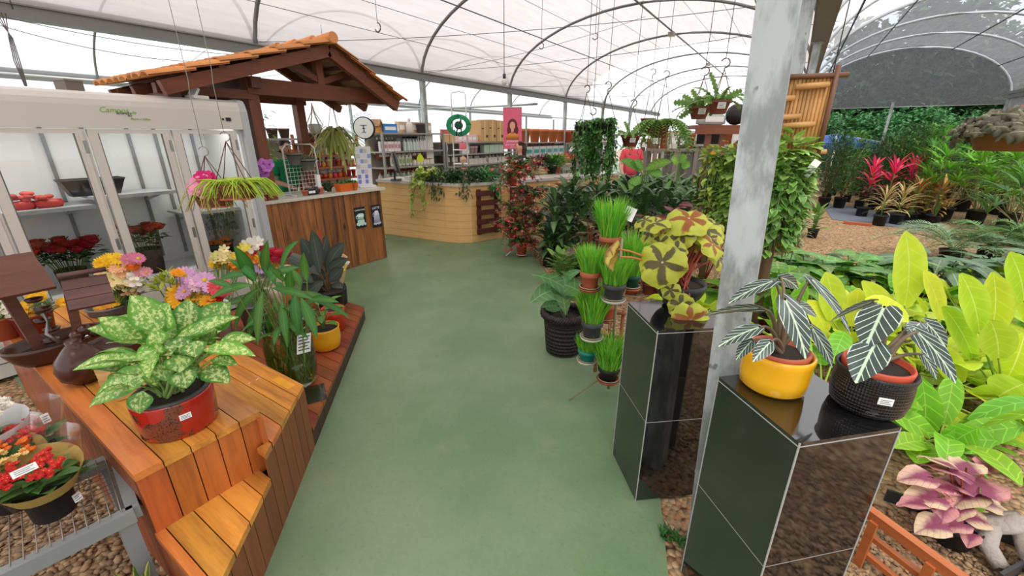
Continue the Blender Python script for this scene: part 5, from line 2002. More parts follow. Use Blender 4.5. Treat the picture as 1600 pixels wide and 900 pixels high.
mb.tube([(-.2, -.09, .13), (.2, -.09, .13), (.2, .09, .13), (-.2, .09, .13)], .006, 6, closed=True)
mb.build('rim', DGREY, t)
for q, (y, w, lab) in enumerate(((.66, .15, 'rounded red and pink petal pack on the left cooler shelf'), (.80, .17, 'flat red foil pack beside the petal pack in the cooler'))):
 C = Vector((CX - .44, y, 1.101))
 t = thing('petal_pack', lab, 'pack', C)
 mb = MB()
 mb.lathe([(.001, 0), (w * .4, 0), (w * .5, .03), (w * .42, .06), (.001, .065)], n=12, sx=.6, rfun=lambda t_, z: 1 + .08 * math.sin(5 * t_))
 mb.build('pack', M('pack_red', (196, 60, 56), .35, var=.2, vs=30), t)
 mb = MB()
 for j in range(9 if q == 0 else 5):
  mb.ball((rnd.uniform(-.04, .04), rnd.uniform(-.06, .06), .07 + (.05 * rnd.random() if q == 0 else .01)), .03, 8, sz=.6)
 mb.build('petals', M('pack_petals', (222, 92, 84), .6, isl=.3), t)
good('pot', (40, 40, 44), .07, .09, (CX - .42, 1.72, .941), 'small black pot on the right cooler shelf', name='black_cup')
# misty grey-green filler bunch
C = Vector((CX - .45, 1.98, .441))
t = thing('filler_bunch', 'bushy grey-green filler foliage behind the right cooler door', 'flowers', C)
potmesh(.06, .05, .16).build('pot', BLACKP, t)
mb, ms = MB(), MB()
for q in range(240):
 an, r_ = rnd.uniform(0, 6.28), .15 * math.sqrt(rnd.random())
 z = .34 + rnd.uniform(-.12, .12)
 p = Vector((math.cos(an) * r_ * .8, min(.1, math.sin(an) * r_), z))
 mb.leaf(p, rnd.uniform(0, 6.3), rnd.uniform(.2, 1.3), .05, .012, LANCE, .4, 3)
 if q % 8 == 0:
  stalk(ms, (0, 0, .1), p, .002, .001, 0, n=2, k=4)
mb.build('foliage', leafmat('misty_filler', (118, 136, 104), isl=.25), t)
ms.build('stems', STEMG, t)
# ================================================================ HANGING BASKETS BY THE COOLER
SLATB = wood('basket_slats', (104, 62, 36), (140, 90, 54), 2, 2.0, .2, .7)
def slat_basket(label, px_, py_, dist, s_, fol):
 C_ = atd(px_, py_, dist)
 t_ = thing('hanging_basket', label, 'hanging plant', C_, FACE + .2)
 mb_ = MB()
 a_, b_, h_ = s_ * .5, s_ * .33, s_ * .42
 for sx in (-1, 1):
  n_ = 9
  for q in range(n_):
   u0 = -a_ + 2 * a_ * (q + .5) / n_
   mb_.beam((u0 * .82, sx * b_ * .8, 0), (u0, sx * b_, h_), 2 * a_ / n_ * .86, .008, 0, roll=PI / 2 * 0)
  for q in range(6):
   v0 = -b_ + 2 * b_ * (q + .5) / 6
   mb_.beam((sx * a_ * .82, v0 * .8, 0), (sx * a_, v0, h_), .008, 2 * b_ / 6 * .86, 0)
 mb_.b3(-a_ * .8, a_ * .8, -b_ * .78, b_ * .78, -.004, .008)
 mb_.build('slat_box', SLATB, t_)
 mb_ = MB()
 mb_.b3(-a_ * .84, a_ * .84, -b_ * .84, b_ * .84, -.014, -.002)
 mb_.build('base_plate', M('basket_base', (186, 92, 72), .6), t_)
 MB().b3(-a_ * .85, a_ * .85, -b_ * .85, b_ * .85, h_ - .03, h_ - .012).build('soil', SOIL, t_)
 fol(t_, a_, b_, h_)
 top = Vector((0, 0, ZG + .05 - C_.z))
 mb_ = MB()
 hook = Vector((0, 0, h_ + s_ * 1.25))
 for sx in (-1, 1):
  for sy in (-1, 1):
   mb_.tube([(sx * a_ * .9, sy * b_ * .9, h_), hook], .003, 5)
 mb_.build('hanger_wires', M('hanger_brown', (96, 62, 44), .6), t_)
 mb_ = MB()
 pts = [hook + Vector((.0, 0, 0))]
 for q in range(9):
  an_ = -PI / 2 + q * PI * 1.35 / 8
  pts.append(hook + Vector((.03 * math.cos(an_) * 1.0, 0, .03 + .03 * math.sin(an_))))
 mb_.tube(pts, .0035, 6)
 mb_.tube([hook + Vector((0, 0, .06)), Vector((0, 0, .72)), Vector((.01, 0, .8)), top + Vector((0, 0, 1.0))], .0022, 5)
 mb_.build('hook_cord', M('pale_cord', (150, 146, 140), .6), t_)
 return t_, C_
RHIP = leafmat('lime_trailing_stem', (176, 204, 62), isl=.25, trans=.15)
def rhipsalis(t_, a_, b_, h_, n=230, droop=.28, side=0):
 mb_ = MB()
 for q in range(n):
  x_, y_ = rnd.uniform(-a_, a_) * .9, rnd.uniform(-b_, b_) * .9
  an_ = rnd.uniform(0, 6.28) if not side or rnd.random() < .6 else rnd.uniform(-.7, .7)
  L_ = rnd.uniform(.5, 1.2) * droop
  p = Vector((x_, y_, h_ - .01))
  pts = []
  for j in range(5):
   t__ = j / 4
   pts.append(p + Vector((math.cos(an_) * L_ * .75 * t__, math.sin(an_) * L_ * .6 * t__, L_ * (.85 * t__ - 1.15 * t__ * t__))))
  mb_.tube(pts, [.0035, .0035, .003, .0028, .0018], 4, cap=False)
 mb_.build('trailing_stems', RHIP, t_)
slat_basket('right slatted hanging basket overflowing with lime stems before the cooler', 372, 308, 2.95, .22, lambda t_, a_, b_, h_: (rhipsalis(t_, a_, b_, h_, 260, .26, 1),))
def orchid_fol(t_, a_, b_, h_):
 mb_ = MB()
 for q in range(60):
  an_ = rnd.uniform(0, 6.28)
  p = Vector((rnd.uniform(-a_, a_) * .8, rnd.uniform(-b_, b_), h_))
  L_ = rnd.uniform(.08, .17)
  pts = [p + Vector((math.cos(an_) * L_ * t__, math.sin(an_) * L_ * t__, L_ * (.7 * t__ - 1.5 * t__ * t__))) for t__ in (0, .3, .6, 1)]
  mb_.tube(pts, .003, 4, cap=False)
 mb_.build('aerial_roots', leafmat('tan_roots', (186, 168, 96), isl=.2), t_)
 mb_, m2 = MB(), MB()
 for (dx, dz, r_, m_) in ((-.06, .06, .05, 0), (-.02, .075, .05, 0), (-.085, .035, .045, 0), (.03, .05, .045, 0), (-.04, .02, .05, 0)):
  daisy(mb_, (dx, -.05, h_ + dz), (0, -1, .4), r_ * 1.2, 5, 0, 1, .2, .95, .2)
 for (dx, dz, r_) in ((-.04, .115, .035), (.0, .12, .035), (.03, .11, .03)):
  daisy(m2, (dx, -.04, h_ + dz), (0, -1, .5), r_ * 1.2, 5, 0, 1, .2, .9, .2)
 mb_.build('pale_blossoms', [flow((240, 156, 190)), flow((246, 210, 220))], t_)
 m2.build('deep_blossoms', [flow((206, 30, 110)), flow((230, 120, 170))], t_)
slat_basket('left slatted hanging basket with pink orchid blooms before the cooler', 338, 320, 3.0, .2, orchid_fol)
# ================================================================ KALANCHOES ON THE WIRE TABLE
ZT = .42
c0, c1, c2 = at(207, 793, ZT), at(132, 731, ZT), at(0, 893, ZT)
ux = (c2 - c0).normalized()
uy = (c1 - c0).normalized()
uy = (uy - ux * uy.dot(ux)).normalized()
GALV = M('grey_painted_steel', (140, 144, 144), .5, .3, var=.08)
t = thing('wire_mesh_table', 'grey steel table with a wire mesh top in the lower left corner', 'table', (0, 0, 0))
LX, LY = .95, (c1 - c0).length * 1.02
def TP(a_, b_, z=ZT):
 p = c0 + ux * a_ + uy * b_
 return Vector((p.x, p.y, z))
for a_, b_ in (((0, 0), (LX, 0)), ((0, 0), (0, LY)), ((LX, 0), (LX, LY)), ((0, LY), (LX, LY))):
 MB().beam(TP(*a_, ZT - .025), TP(*b_, ZT - .025), .035, .05).build('frame_bar', GALV, t)
for a_, b_ in ((.03, .02), (LX - .03, .02), (.03, LY - .02), (LX - .03, LY - .02)):
 MB().beam(TP(a_, b_, ZT - .05), TP(a_, b_, -.01), .045, .045).build('leg', GALV, t)
mb = MB()
n = 34
for q in range(1, n):
 mb.tube([TP(LX * q / n, 0, ZT + .002), TP(LX * q / n, LY, ZT + .002)], .0017, 4)
for q in range(1, 14):
 mb.tube([TP(0, LY * q / 14, ZT - .002), TP(LX, LY * q / 14, ZT - .002)], .0017, 4)
mb.build('wire_mesh', M('wire_mesh_steel', (150, 140, 128), .45, .5), t)
KLEAF = leafmat('kalanchoe_leaf', (84, 130, 62), isl=.2, rough=.3)
def kalanchoe(label, px_, py_, petal, wrap, fl=(.03, .13), word=None, scale=1.0, n_=26, second=None, clear=True, zs=.58):
 C_ = at(px_, py_, ZT + .004)
 a_ = tocam(C_)
 t_ = thing('kalanchoe', label, 'flowers', C_, a_)
 s_ = scale
 potmesh(.072 * s_, .054 * s_, .115 * s_).build('pot', BLACKP, t_)
 mb_ = MB()
 for q in range(34):
  an_, r_ = rnd.uniform(0, 6.28), rnd.uniform(0, .06) * s_
  mb_.leaf((math.cos(an_) * r_, math.sin(an_) * r_, rnd.uniform(.09, .15) * s_), an_ + rnd.uniform(-.5, .5), rnd.uniform(.1, .9), .075 * s_, .045 * s_, OVATE, .5, 5, .15)
 mb_.build('foliage', KLEAF, t_)
 mb_ = MB()
 for q in range(n_):
  an_, r_ = rnd.uniform(0, 6.28), .075 * s_ * math.sqrt(rnd.random())
  c_ = Vector((math.cos(an_) * r_, math.sin(an_) * r_, ((.185 if zs > .4 else .235) + .03 * (1 - r_ / .075 / s_)) * s_ + rnd.uniform(-.015, .012)))
  for j in range(5):
   p = c_ + Vector((rnd.uniform(-.014, .014), rnd.uniform(-.014, .014), rnd.uniform(-.004, .008))) * s_
   daisy(mb_, p, (rnd.uniform(-.5, .5), rnd.uniform(-.9, .2), 1), .0095 * s_, 8, 1 if second and (an_ > 3.6 and an_ < 5.6) else 0, 2, .3, .5, .2, layers=2)
 mb_.build('blossoms', [flow(petal), flow(second or petal), flow((230, 190, 80))], t_)
 if wrap:
  mb_ = MB()
  n2 = 20
  z0_, z1_ = .092 * s_, (.205 if zs > .4 else .235) * s_
  r0_, r1_ = .073 * s_, .118 * s_
  # sleeve: higher at the back, low in front
  rows = []
  for j in range(6):
   f_ = j / 5
   ring = []
   for q in range(n2):
    th = 2 * PI * q / n2
    hi = .5 + .5 * math.sin(th)      # back is +y
    zt_ = z0_ + (z1_ - z0_) * (1 - zs + (zs if zs > .4 else .1) * hi)
    rr_ = r0_ + (r1_ - r0_) * f_ * (.7 + .3 * hi)
    ring.append((rr_ * math.cos(th), rr_ * math.sin(th), z0_ + (zt_ - z0_) * f_))
   rows.append(mb_.add(ring))
  for j in range(5):
   for q in range(n2):
    mb_.face((rows[j] + q, rows[j] + (q + 1) % n2, rows[j + 1] + (q + 1) % n2, rows[j + 1] + q), 0, None, True)
  sl = mb_.build('paper_sleeve', wrap, t_)
  if word:
   tx = text('sleeve_lettering', word, .036 * s_, M('sleeve_ink', (74, 52, 36), .7), sl, (.012, -.093 * s_, .118 * s_), (PI / 2 - .3, .25, 0), .0006, shear=.25)
 if clear:
  mb_ = MB()
  rows = []
  for f_ in (0, .35, .7, 1):
   rows.append(mb_.add([((.076 + .055 * f_) * s_ * (1 + .05 * math.sin(5 * th_)) * math.cos(th_), (.076 + .055 * f_) * s_ * math.sin(th_), (.05 + .2 * f_) * s_ + .03 * f_ * math.sin(th_)) for th_ in [2 * PI * q / 20 for q in range(20)]]))
  for j in range(3):
   for q in range(20):
    mb_.face((rows[j] + q, rows[j] + (q + 1) % 20, rows[j + 1] + (q + 1) % 20, rows[j + 1] + q), 0, None, True)
  mb_.build('clear_sleeve', glass('cellophane', (246, 246, 244), .0, .16, .3), t_)
 return t_
KRAFT = M('kraft_sleeve', (182, 152, 84), .7, var=.06)
t = kalanchoe('red kalanchoe in a kraft and cellophane sleeve, front right on the wire table', 88, 800, (222, 42, 38), KRAFT, scale=1.0)
price_tag(t, (-.02, -.075, .235), .055, .022, .1, -.5)
price_tag(t, (.055, -.045, .045), .022, .03, .4, -.1)
t = kalanchoe('kalanchoe half orange and half pale yellow in a kraft sleeve lettered smart', 30, 786, (238, 120, 30), KRAFT, word='smart', second=(246, 214, 140), scale=1.05)
t = kalanchoe('red kalanchoe in a clear sleeve at the back of the wire table', 62, 740, (220, 44, 44), None, scale=1.0)
price_tag(t, (.07, -.02, .215), .022, .036, .3, -.1)
t = kalanchoe('white chrysanthemum pot in a white lettered paper sleeve on the wire table', 4, 752, (244, 242, 232), M('white_sleeve', (226, 224, 224), .6), word='ões', scale=1.2, clear=False, zs=.30, n_=60)
# striped snake-plant tips standing below the frame edge
SNAKE = leafmat('snake_plant_leaf', (86, 120, 62), (222, 214, 120), isl=.1, var=.25)
for q, (px_, py_, z, lab) in enumerate(((213, 905, .16, 'yellow-edged snake plant tip between the wire table and the deck'), (312, 905, .20, 'yellow-edged snake plant tip in front of the deck step'))):
 C = at(px_, py_, z)
 C.z = -.012
 t = thing('snake_plant', lab, 'plant', C)
 potmesh(.055, .045, .09, n=18).build('pot', BLACKP, t)
 soilmesh(.045, .07, 12).build('soil', SOIL, t)
 mb = MB()
 for j in range(5):
  an = j * 1.26 + .4
  mb.leaf((math.cos(an) * .018, math.sin(an) * .018, .07), an, 1.42, rnd.uniform(.13, .19), .03, [.7, .9, 1, .95, .8, .5, .02], .1, 6, .4, twist=.4)
 mb.build('foliage', SNAKE, t)
# ================================================================ ALOCASIAS ON THE NEAR PEDESTAL
k = NT('alocasia_leaf')
u, v = k.uv()
d = k.math('ABSOLUTE', k.math('SUBTRACT', u, .5))
ph = k.math('SUBTRACT', k.math('MULTIPLY', v, 6.0), k.math('MULTIPLY', k.math('POWER', d, .8), 4.4))
fr = k.math('ABSOLUTE', k.math('SUBTRACT', k.math('FRACT', ph), .5))
side = k.step(fr, .095, .03)
midr = k.step(d, .05, .018)
edge_ = k.step(d, .455, .485)
f = k.math('MAXIMUM', k.math('MAXIMUM', side, midr), edge_)
nz = k.noise(60, k.obj(), 3)
c = k.mix(f, k.mix(nz, lin((44, 56, 52)), lin((72, 88, 80))), lin((206, 220, 204)))
c = k.mix(k.math('MULTIPLY', midr, .5), c, lin((170, 200, 150)))
ALO = k.done(c, .35, trans=.08, spec=.5)
ALOP = M('alocasia_stalk', (112, 96, 74), .5, var=.15, vs=40)
ARROW = [(0, .20, -1.0), (.03, .52, -.9), (.12, .86, -.45), (.26, 1.0, -.1), (.42, .98, 0), (.6, .82, 0), (.78, .55, 0), (.92, .25, 0), (1, .01, 0)]
def alocasia(label, C, leaves, z0, dz, potf):
 t_ = thing('alocasia', label, 'plant', C)
 potf(t_, C)
 fv_ = -C.x * _sy + C.y * _cy
 mb_, ms_ = MB(), MB()
 for (bx_, by_, tx, ty, w, d0, d1, ro) in leaves:
  A = atd(bx_, by_, fv_ + d0) - C
  B = atd(tx, ty, fv_ + d1) - C
  # lobes reach back past the stalk point
  heart2(mb_, A.lerp(B, .04), B, w * .7, .35, .16, .12, 0, ro, ARROW, .012, face=C if abs(ro) < .9 else None)
  ctrl = Vector((A.x * .25, A.y * .25, z0))
  pts = []
  for q in range(8):
   s_ = q / 7
   p0 = Vector((rnd.uniform(-.012, .012), rnd.uniform(-.012, .012), z0 - .02)) if q == 0 else p0
   m_ = Vector((A.x * .35, A.y * .35, max(A.z * .95, z0 + .04)))
   pts.append(p0 * (1 - s_) ** 2 + m_ * 2 * s_ * (1 - s_) + A * s_ * s_)
  ms_.tube(pts, [.0085 - .0055 * q / 7 for q in range(8)], 7, cap=False)
 mb_.build('foliage', ALO, t_)
 ms_.build('stalks', ALOP, t_)
 return t_
def yellow_pot(t_, C_):
 mb_ = MB()
 mb_.lathe([(.001, 0), (.076, 0), (.090, .012), (.094, .05), (.094, .10), (.097, .118), (.092, .125), (.086, .118), (.084, .09), (.06, .04)], n=40)
 mb_.build('pot', M('yellow_ceramic', (240, 176, 22), .22, var=.06, vs=8, coat=.3), t_)
 mb_ = MB()
 mb_.lathe([(.07, .06), (.083, .128), (.08, .134), (.074, .132), (.07, .11)], n=32)
 mb_.build('inner_pot', TERRA, t_)
 soilmesh(.073, .118).build('soil', SOIL, t_)
def black_pot(t_, C_):
 k_ = NT('black_diamond_ceramic')
 tc_ = k_.n('TexCoord')
 sp_ = k_.n('SeparateXYZ')
 k_.put(sp_.inputs[0], tc_.outputs['UV'])
 aa = k_.math('SINE', k_.math('MULTIPLY', k_.math('ADD', sp_.outputs[0], k_.math('MULTIPLY', sp_.outputs[1], .42)), 2 * PI * 40))
 bb = k_.math('SINE', k_.math('MULTIPLY', k_.math('SUBTRACT', sp_.outputs[0], k_.math('MULTIPLY', sp_.outputs[1], .42)), 2 * PI * 40))
 hh = k_.math('MULTIPLY', aa, bb)
 m_ = k_.done(lin((28, 27, 28)), .25, normal=k_.bump(hh, 1.0, .006), coat=.4)
 mb_ = MB()
 mb_.lathe([(.001, 0), (.072, 0), (.086, .012), (.092, .045), (.092, .08), (.09, .105), (.094, .122), (.09, .128), (.082, .12), (.08, .1), (.06, .04)], n=48)
 mb_.build('pot', m_, t_)
 mb_ = MB()
 mb_.lathe([(.07, .06), (.082, .136), (.079, .142), (.074, .14), (.07, .115)], n=32)
 mb_.build('inner_pot', M('terracotta_red', (186, 76, 48), .5), t_)
 soilmesh(.073, .125).build('soil', SOIL, t_)
 a_ = tocam(C_)
 price_tag(t_, (math.cos(a_ - PI / 2 + .42) * .0945, math.sin(a_ - PI / 2 + .42) * .0945, .072), .032, .02, a_ + .42)
def z3(x, y):
 return 1080 + x / 3.0, 380 + y / 3.0
def AL(bx_, by_, tx, ty, w, d0=0, d1=0, ro=0):
 a_, b_ = z3(bx_, by_), z3(tx, ty)
 return (a_[0], a_[1], b_[0], b_[1], w, d0, d1, ro)
ZP = .891
alocasia('left striped alocasia in a yellow pot on the near black pedestal', Vector((.074, 1.377, ZP)), [
 AL(385, 175, 176, 288, .075, .02, .0, .5), AL(318, 303, 50, 352, .06, -.06, -.1, 1.0), AL(320, 392, 128, 490, .062, -.08, -.12, .2), AL(285, 455, 212, 548, .05, -.08, -.1, .1),
 AL(372, 462, 290, 558, .06, -.12, -.15, -.2), AL(440, 262, 530, 545, .085, -.08, -.17, -.15), AL(565, 165, 738, 432, .062, .0, -.06, -.75), AL(495, 285, 586, 352, .05, .04, .08, -.3),
 AL(568, 398, 655, 585, .055, -.03, -.08, -.3), AL(420, 160, 500, 220, .06, .1, .16, .2)], .125, 0, yellow_pot)
alocasia('right striped alocasia in a black diamond-textured pot on the near black pedestal', Vector((.306, 1.407, ZP)), [
 AL(905, 298, 815, 498, .125, -.05, -.12, .25), AL(862, 470, 770, 660, .11, -.12, -.18, .1), AL(1062, 415, 1232, 662, .075, -.0, -.06, -.35), AL(1085, 520, 1145, 640, .05, .02, .0, -.5),
 AL(850, 272, 650, 372, .05, .02, .0, 1.2), AL(1075, 370, 1020, 440, .06, .06, .0, .2), AL(1100, 370, 1190, 500, .07, .08, .06, 1.2), AL(1020, 395, 1120, 560, .06, .1, .1, 1.2)], .13, 0, black_pot)
# ================================================================ BEGONIA ON THE FAR PEDESTAL
k = NT('begonia_star_leaf')
tc = k.n('TexCoord')
sp = k.n('SeparateXYZ')
k.put(sp.inputs[0], tc.outputs['UV'])
dx, dy = k.math('SUBTRACT', sp.outputs[0], .5), k.math('SUBTRACT', sp.outputs[1], .5)
rad = k.math('SQRT', k.math('ADD', k.math('MULTIPLY', dx, dx), k.math('MULTIPLY', dy, dy)))
ang = k.math('ARCTAN2', dy, dx)
star = k.math('MULTIPLY_ADD', k.math('COSINE', k.math('MULTIPLY_ADD', k.noise(14, k.obj(), 3), 5.0, k.math('MULTIPLY_ADD', ang, 5, k.math('MULTIPLY', k.island(), 6)))), .18, .27)
nz = k.noise(28, k.obj(), 3)
rr2 = k.math('ADD', rad, k.math('MULTIPLY', k.math('SUBTRACT', nz, .5), .42))
mk = k.math('MULTIPLY', k.step(k.math('SUBTRACT', star, rr2), -.05, .05), .92)
dark = k.mix(k.step(k.island(), .72, .78), lin((78, 66, 40)), lin((146, 72, 36)))
c = k.mix(mk, k.mix(nz, lin((158, 172, 48)), lin((206, 204, 76))), dark)
c = k.mix(k.step(rad, .03, .012), c, lin((214, 200, 150)))
c = k.hsv(c, v=k.math('MULTIPLY_ADD', k.island(), .24, .86))
BEGO = k.done(c, .5, trans=.2)
C = Vector((-.322, 1.913, ZP))
t = thing('begonia', 'yellow begonia with dark star-marked leaves in a black bowl on the far pedestal', 'plant', C)
mb = MB()
mb.lathe([(.001, 0), (.055, 0), (.068, .012), (.064, .022), (.092, .05), (.108, .085), (.112, .112), (.106, .114), (.1, .09), (.06, .05)], n=32)
mb.build('pot', M('black_bowl', (36, 38, 40), .35, var=.2), t)
soilmesh(.1, .095).build('soil', SOIL, t)
fv = -C.x * _sy + C.y * _cy
def lobed(t_):
 return .90 + .035 * math.cos(9 * t_) + .05 * math.cos(3 * t_ + 1) + .06 * math.cos(t_) + .02 * math.cos(23 * t_)
mb, ms, md = MB(), MB(), MB()
mpx = 2.15 / 650
BL = [  # crop px centre, radius, dist offset, lean toward camera, roll yaw
 (470, 450, 120, -.10, 1.15, 0), (590, 268, 82, .02, .95, .2), (452, 330, 68, .02, 1.1, -.5), (552, 372, 66, -.04, 1.1, .3), (425, 195, 80, .06, .35, -.6), (640, 168, 118, .06, .45, .2),
 (745, 245, 112, .08, .55, .5), (800, 215, 80, .14, .6, .9), (525, 625, 50, -.12, 1.3, .2), (588, 720, 68, -.14, 1.35, .1), (652, 815, 100, -.17, 1.35, .3), (790, 335, 80, .0, .8, .9),
 (835, 430, 62, .06, .9, 1.0), (390, 265, 60, .1, .9, -.8), (700, 300, 70, .12, .6, .3), (560, 205, 70, .14, .4, 0), (500, 250, 70, .14, .7, -.2), (680, 330, 50, .1, .8, .4), (770, 290, 70, .03, .7, .7), (360, 180, 60, .1, .5, -.8)]
toC = tocam(C) - PI / 2
for (x, y, r, dd, lean, yw) in BL:
 p = atd(920 + x / 4.09, 300 + y / 4.09, fv + dd) - C
 mb.disc(p, toC + yw, lean, r / 4.09 * mpx * 1.12, lobed, 5, 40, .14, .34, 0, rnd, .12)
 st = Vector((rnd.uniform(-.03, .03), rnd.uniform(-.03, .03), .09))
 stalk(ms, st, p - Vector((0, 0, .004)), .0055, .0035, .03 if p.z > .15 else .06)
mb.build('foliage', BEGO, t)
ms.build('stalks', STEMR, t)
DRY = leafmat('dried_yellow_leaf', (206, 180, 92), (140, 100, 50), var=.3, isl=.1)
mb, ms = MB(), MB()
for (x, y, tx, ty, w) in ((185, 320, 150, 510, .07), (200, 330, 120, 480, .06), (190, 310, 170, 420, .05)):
 A, B = atd(920 + x / 4.09, 300 + y / 4.09, fv - .05) - C, atd(920 + tx / 4.09, 300 + ty / 4.09, fv - .07) - C
 leaf2(mb, A, B, w, BROAD, .3, 7, .6, 0, rnd.uniform(-.5, .5), .08)
for (x, y) in ((185, 365), (200, 415)):
 stalk(ms, atd(920 + 540 / 4.09, 300 + 560 / 4.09, fv - .03) - C, atd(920 + x / 4.09, 300 + y / 4.09, fv - .05) - C, .006, .004, .03)
mb.build('dried_leaf', DRY, t)
ms.build('dry_stalks', M('orange_stalk', (196, 120, 66), .5), t)
# ================================================================ WHEATGRASS TOWER
IRON = M('plant_stand_iron', (150, 140, 110), .5, .5)
GRASS = leafmat('wheatgrass', (134, 202, 66), isl=.28, trans=.4, hue=.03)
def grass_mesh(r, h, n, seed):
 g_ = random.Random(seed)
 mb_ = MB()
 for q in range(n):
  an_, rr_ = g_.uniform(0, 6.28), r * math.sqrt(g_.random())
  p = (math.cos(an_) * rr_, math.sin(an_) * rr_, 0)
  out = rr_ / r
  mb_.leaf(p, an_ + g_.uniform(-.8, .8), 1.54 - .2 * out - g_.uniform(0, .15), h * g_.uniform(.75, 1.15), .0075, [.8, 1, .9, .6, .05], g_.uniform(0, .5), 4, .2, rng=g_)
 return mb_
SPOT = at(950, 613)
SPOT.z = 0
FD = -SPOT.x * _sy + SPOT.y * _cy
t = thing('plant_stand', 'tiered iron plant stand carrying wheatgrass pots beside the path', 'plant stand', SPOT, YAW)
mb = MB()
mb.tube([(0, 0, .03), (0, 0, 1.06)], .009, 8)
mb.build('pole', IRON, t)
for q, (dx, dy) in enumerate(((-.27, -.10), (.24, -.16), (.05, .28))):
 MB().tube([(0, 0, .16), (dx * .2, dy * .2, .13), (dx, dy, .012), (dx * 1.04, dy * 1.04, .025)], .0055, 6).build('leg', IRON, t)
POTS = [  # cx, bottom y, pot px width, pot px height, dist offset, pot material, grass px height, label
 (951, 395, 32, 24, .10, TERRA, 52, 'wheatgrass in a clay pot at the very top of the stand'),
 (921, 450, 32, 25, -.02, TERRA, 38, 'wheatgrass in a clay pot on the left upper ring of the stand'),
 (958, 467, 36, 24, -.10, M('charcoal_pot', (66, 66, 70), .5), 40, 'wheatgrass in a charcoal pot on the front upper ring of the stand'),
 (985, 449, 30, 20, .12, M('bottle_green_pot', (28, 74, 58), .4), 60, 'tall wheatgrass in a bottle-green pot on the right rear ring of the stand'),
 (924, 526, 34, 25, -.03, M('charcoal_pot', (66, 66, 70), .5), 48, 'wheatgrass in a charcoal pot on the left middle ring of the stand'),
 (947, 498, 28, 24, .14, TERRA, 30, 'sparse wheatgrass in a clay pot half hidden in the middle of the stand'),
 (917, 562, 30, 17, .03, M('teal_pot', (32, 132, 120), .35), 22, 'short wheatgrass in a teal pot on the left lowest ring of the stand'),
 (950, 592, 34, 20, -.10, BLACKP, 46, 'wheatgrass in a black pot on the lowest front ring of the stand')]
SAUC = M('white_saucer', (214, 208, 196), .4)
SAUCT = M('clay_saucer', (168, 84, 58), .5)
for q, (px_, py_, wpx, hpx, dd, pm, gh, lab) in enumerate(POTS):
 C = atd(px_, py_, FD + dd)
 # optical depth at that place
 dep = (FD + dd) * _cp + (CAM_H - C.z) * _sp
 s_ = dep / 650.0
 r, h = wpx * s_ / 2, hpx * s_ * 1.12
 if C.z < .03:
  C.z = .05
 g = thing('wheatgrass', lab, 'plant', C)
 potmesh(r, r * .74, h, lh=h * .28).build('pot', pm, g)
 soilmesh(r - .012, h - .012, 14).build('soil', SOIL, g)
 gm = grass_mesh(r * .9, gh * s_ * 1.12, 460, 20 + q)
 gm.xform(Matrix.Translation((0, 0, h - .012)))
 gm.build('grass', GRASS, g)
 # ring holder on the stand
 L = C - SPOT
 ca, sa = math.cos(-YAW), math.sin(-YAW)
 lx, ly = L.x * ca - L.y * sa, L.x * sa + L.y * ca
 ring = MB()
 rz_ = r * .95
 ring.tube([(lx + rz_ * math.cos(2 * PI * j / 24), ly + rz_ * math.sin(2 * PI * j / 24), L.z + .012) for j in range(24)], .0045, 6, closed=True)
 dl = math.hypot(lx, ly) or 1
 ring.tube([(0, 0, L.z - .03), (lx * .5, ly * .5, L.z - .04), (lx - lx / dl * rz_, ly - ly / dl * rz_, L.z + .008)], .0045, 6)
 ring.build('ring_holder', IRON, t)
 mb = MB()
 mb.lathe([(.001, L.z - .012), (r * .95, L.z - .012), (r * 1.08, L.z + .006), (r * 1.04, L.z + .006), (r * .9, L.z - .006), (.001, L.z - .006)], (lx, ly, 0), 24)
 mb.build('saucer', SAUC if q % 2 == 0 and q != 7 else SAUCT, t)
# ================================================================ BASKET POT
C = Vector((-1.272, 2.735, 0.001))
k = NT('black_woven_fibre')
tc = k.n('TexCoord')
sp = k.n('SeparateXYZ')
k.put(sp.inputs[0], tc.outputs['UV'])
r1 = k.math('SINE', k.math('MULTIPLY', sp.outputs[1], 2 * PI * 26))
r2 = k.math('SINE', k.math('MULTIPLY_ADD', sp.outputs[0], 2 * PI * 34, k.math('MULTIPLY', k.math('FLOOR', k.math('MULTIPLY', sp.outputs[1], 26)), PI)))
wv = k.math('MULTIPLY', r1, k.math('MULTIPLY_ADD', r2, .4, .6))
c = k.mix(k.step(wv, -.4, .9), lin((20, 17, 16)), lin((62, 52, 48)))
WOVEN = k.done(c, .6, normal=k.bump(wv, .9, .012))
t = thing('basket_planter', 'dark woven basket planter with a young large-leaved plant at the path edge', 'plant', C)
mb = MB()
mb.lathe([(.001, 0), (.125, 0), (.138, .01), (.150, .12), (.160, .25), (.162, .32), (.15, .32), (.14, .2)], n=40)
mb.build('basket', WOVEN, t)
mb = MB()
for q in range(3):
 pts = []
 for j in range(72):
  a = 2 * PI * j / 72
  w = 18 * a + q * 2.1
  pts.append(((.166 + .016 * math.cos(w)) * math.cos(a), (.166 + .016 * math.cos(w)) * math.sin(a), .328 + .018 * math.sin(w)))
 mb.tube(pts, .014, 6, closed=True)
mb.build('braided_rim', M('braid_dark', (48, 38, 36), .6, var=.3, vs=60), t)
soilmesh(.145, .285).build('soil', SOIL, t)
GLOSSG = leafmat('broad_green_leaf', (88, 130, 76), (76, 116, 68), rib=(128, 160, 108), isl=.15, rough=.4, veins=40)
mb, ms = MB(), MB()
fv = -C.x * _sy + C.y * _cy
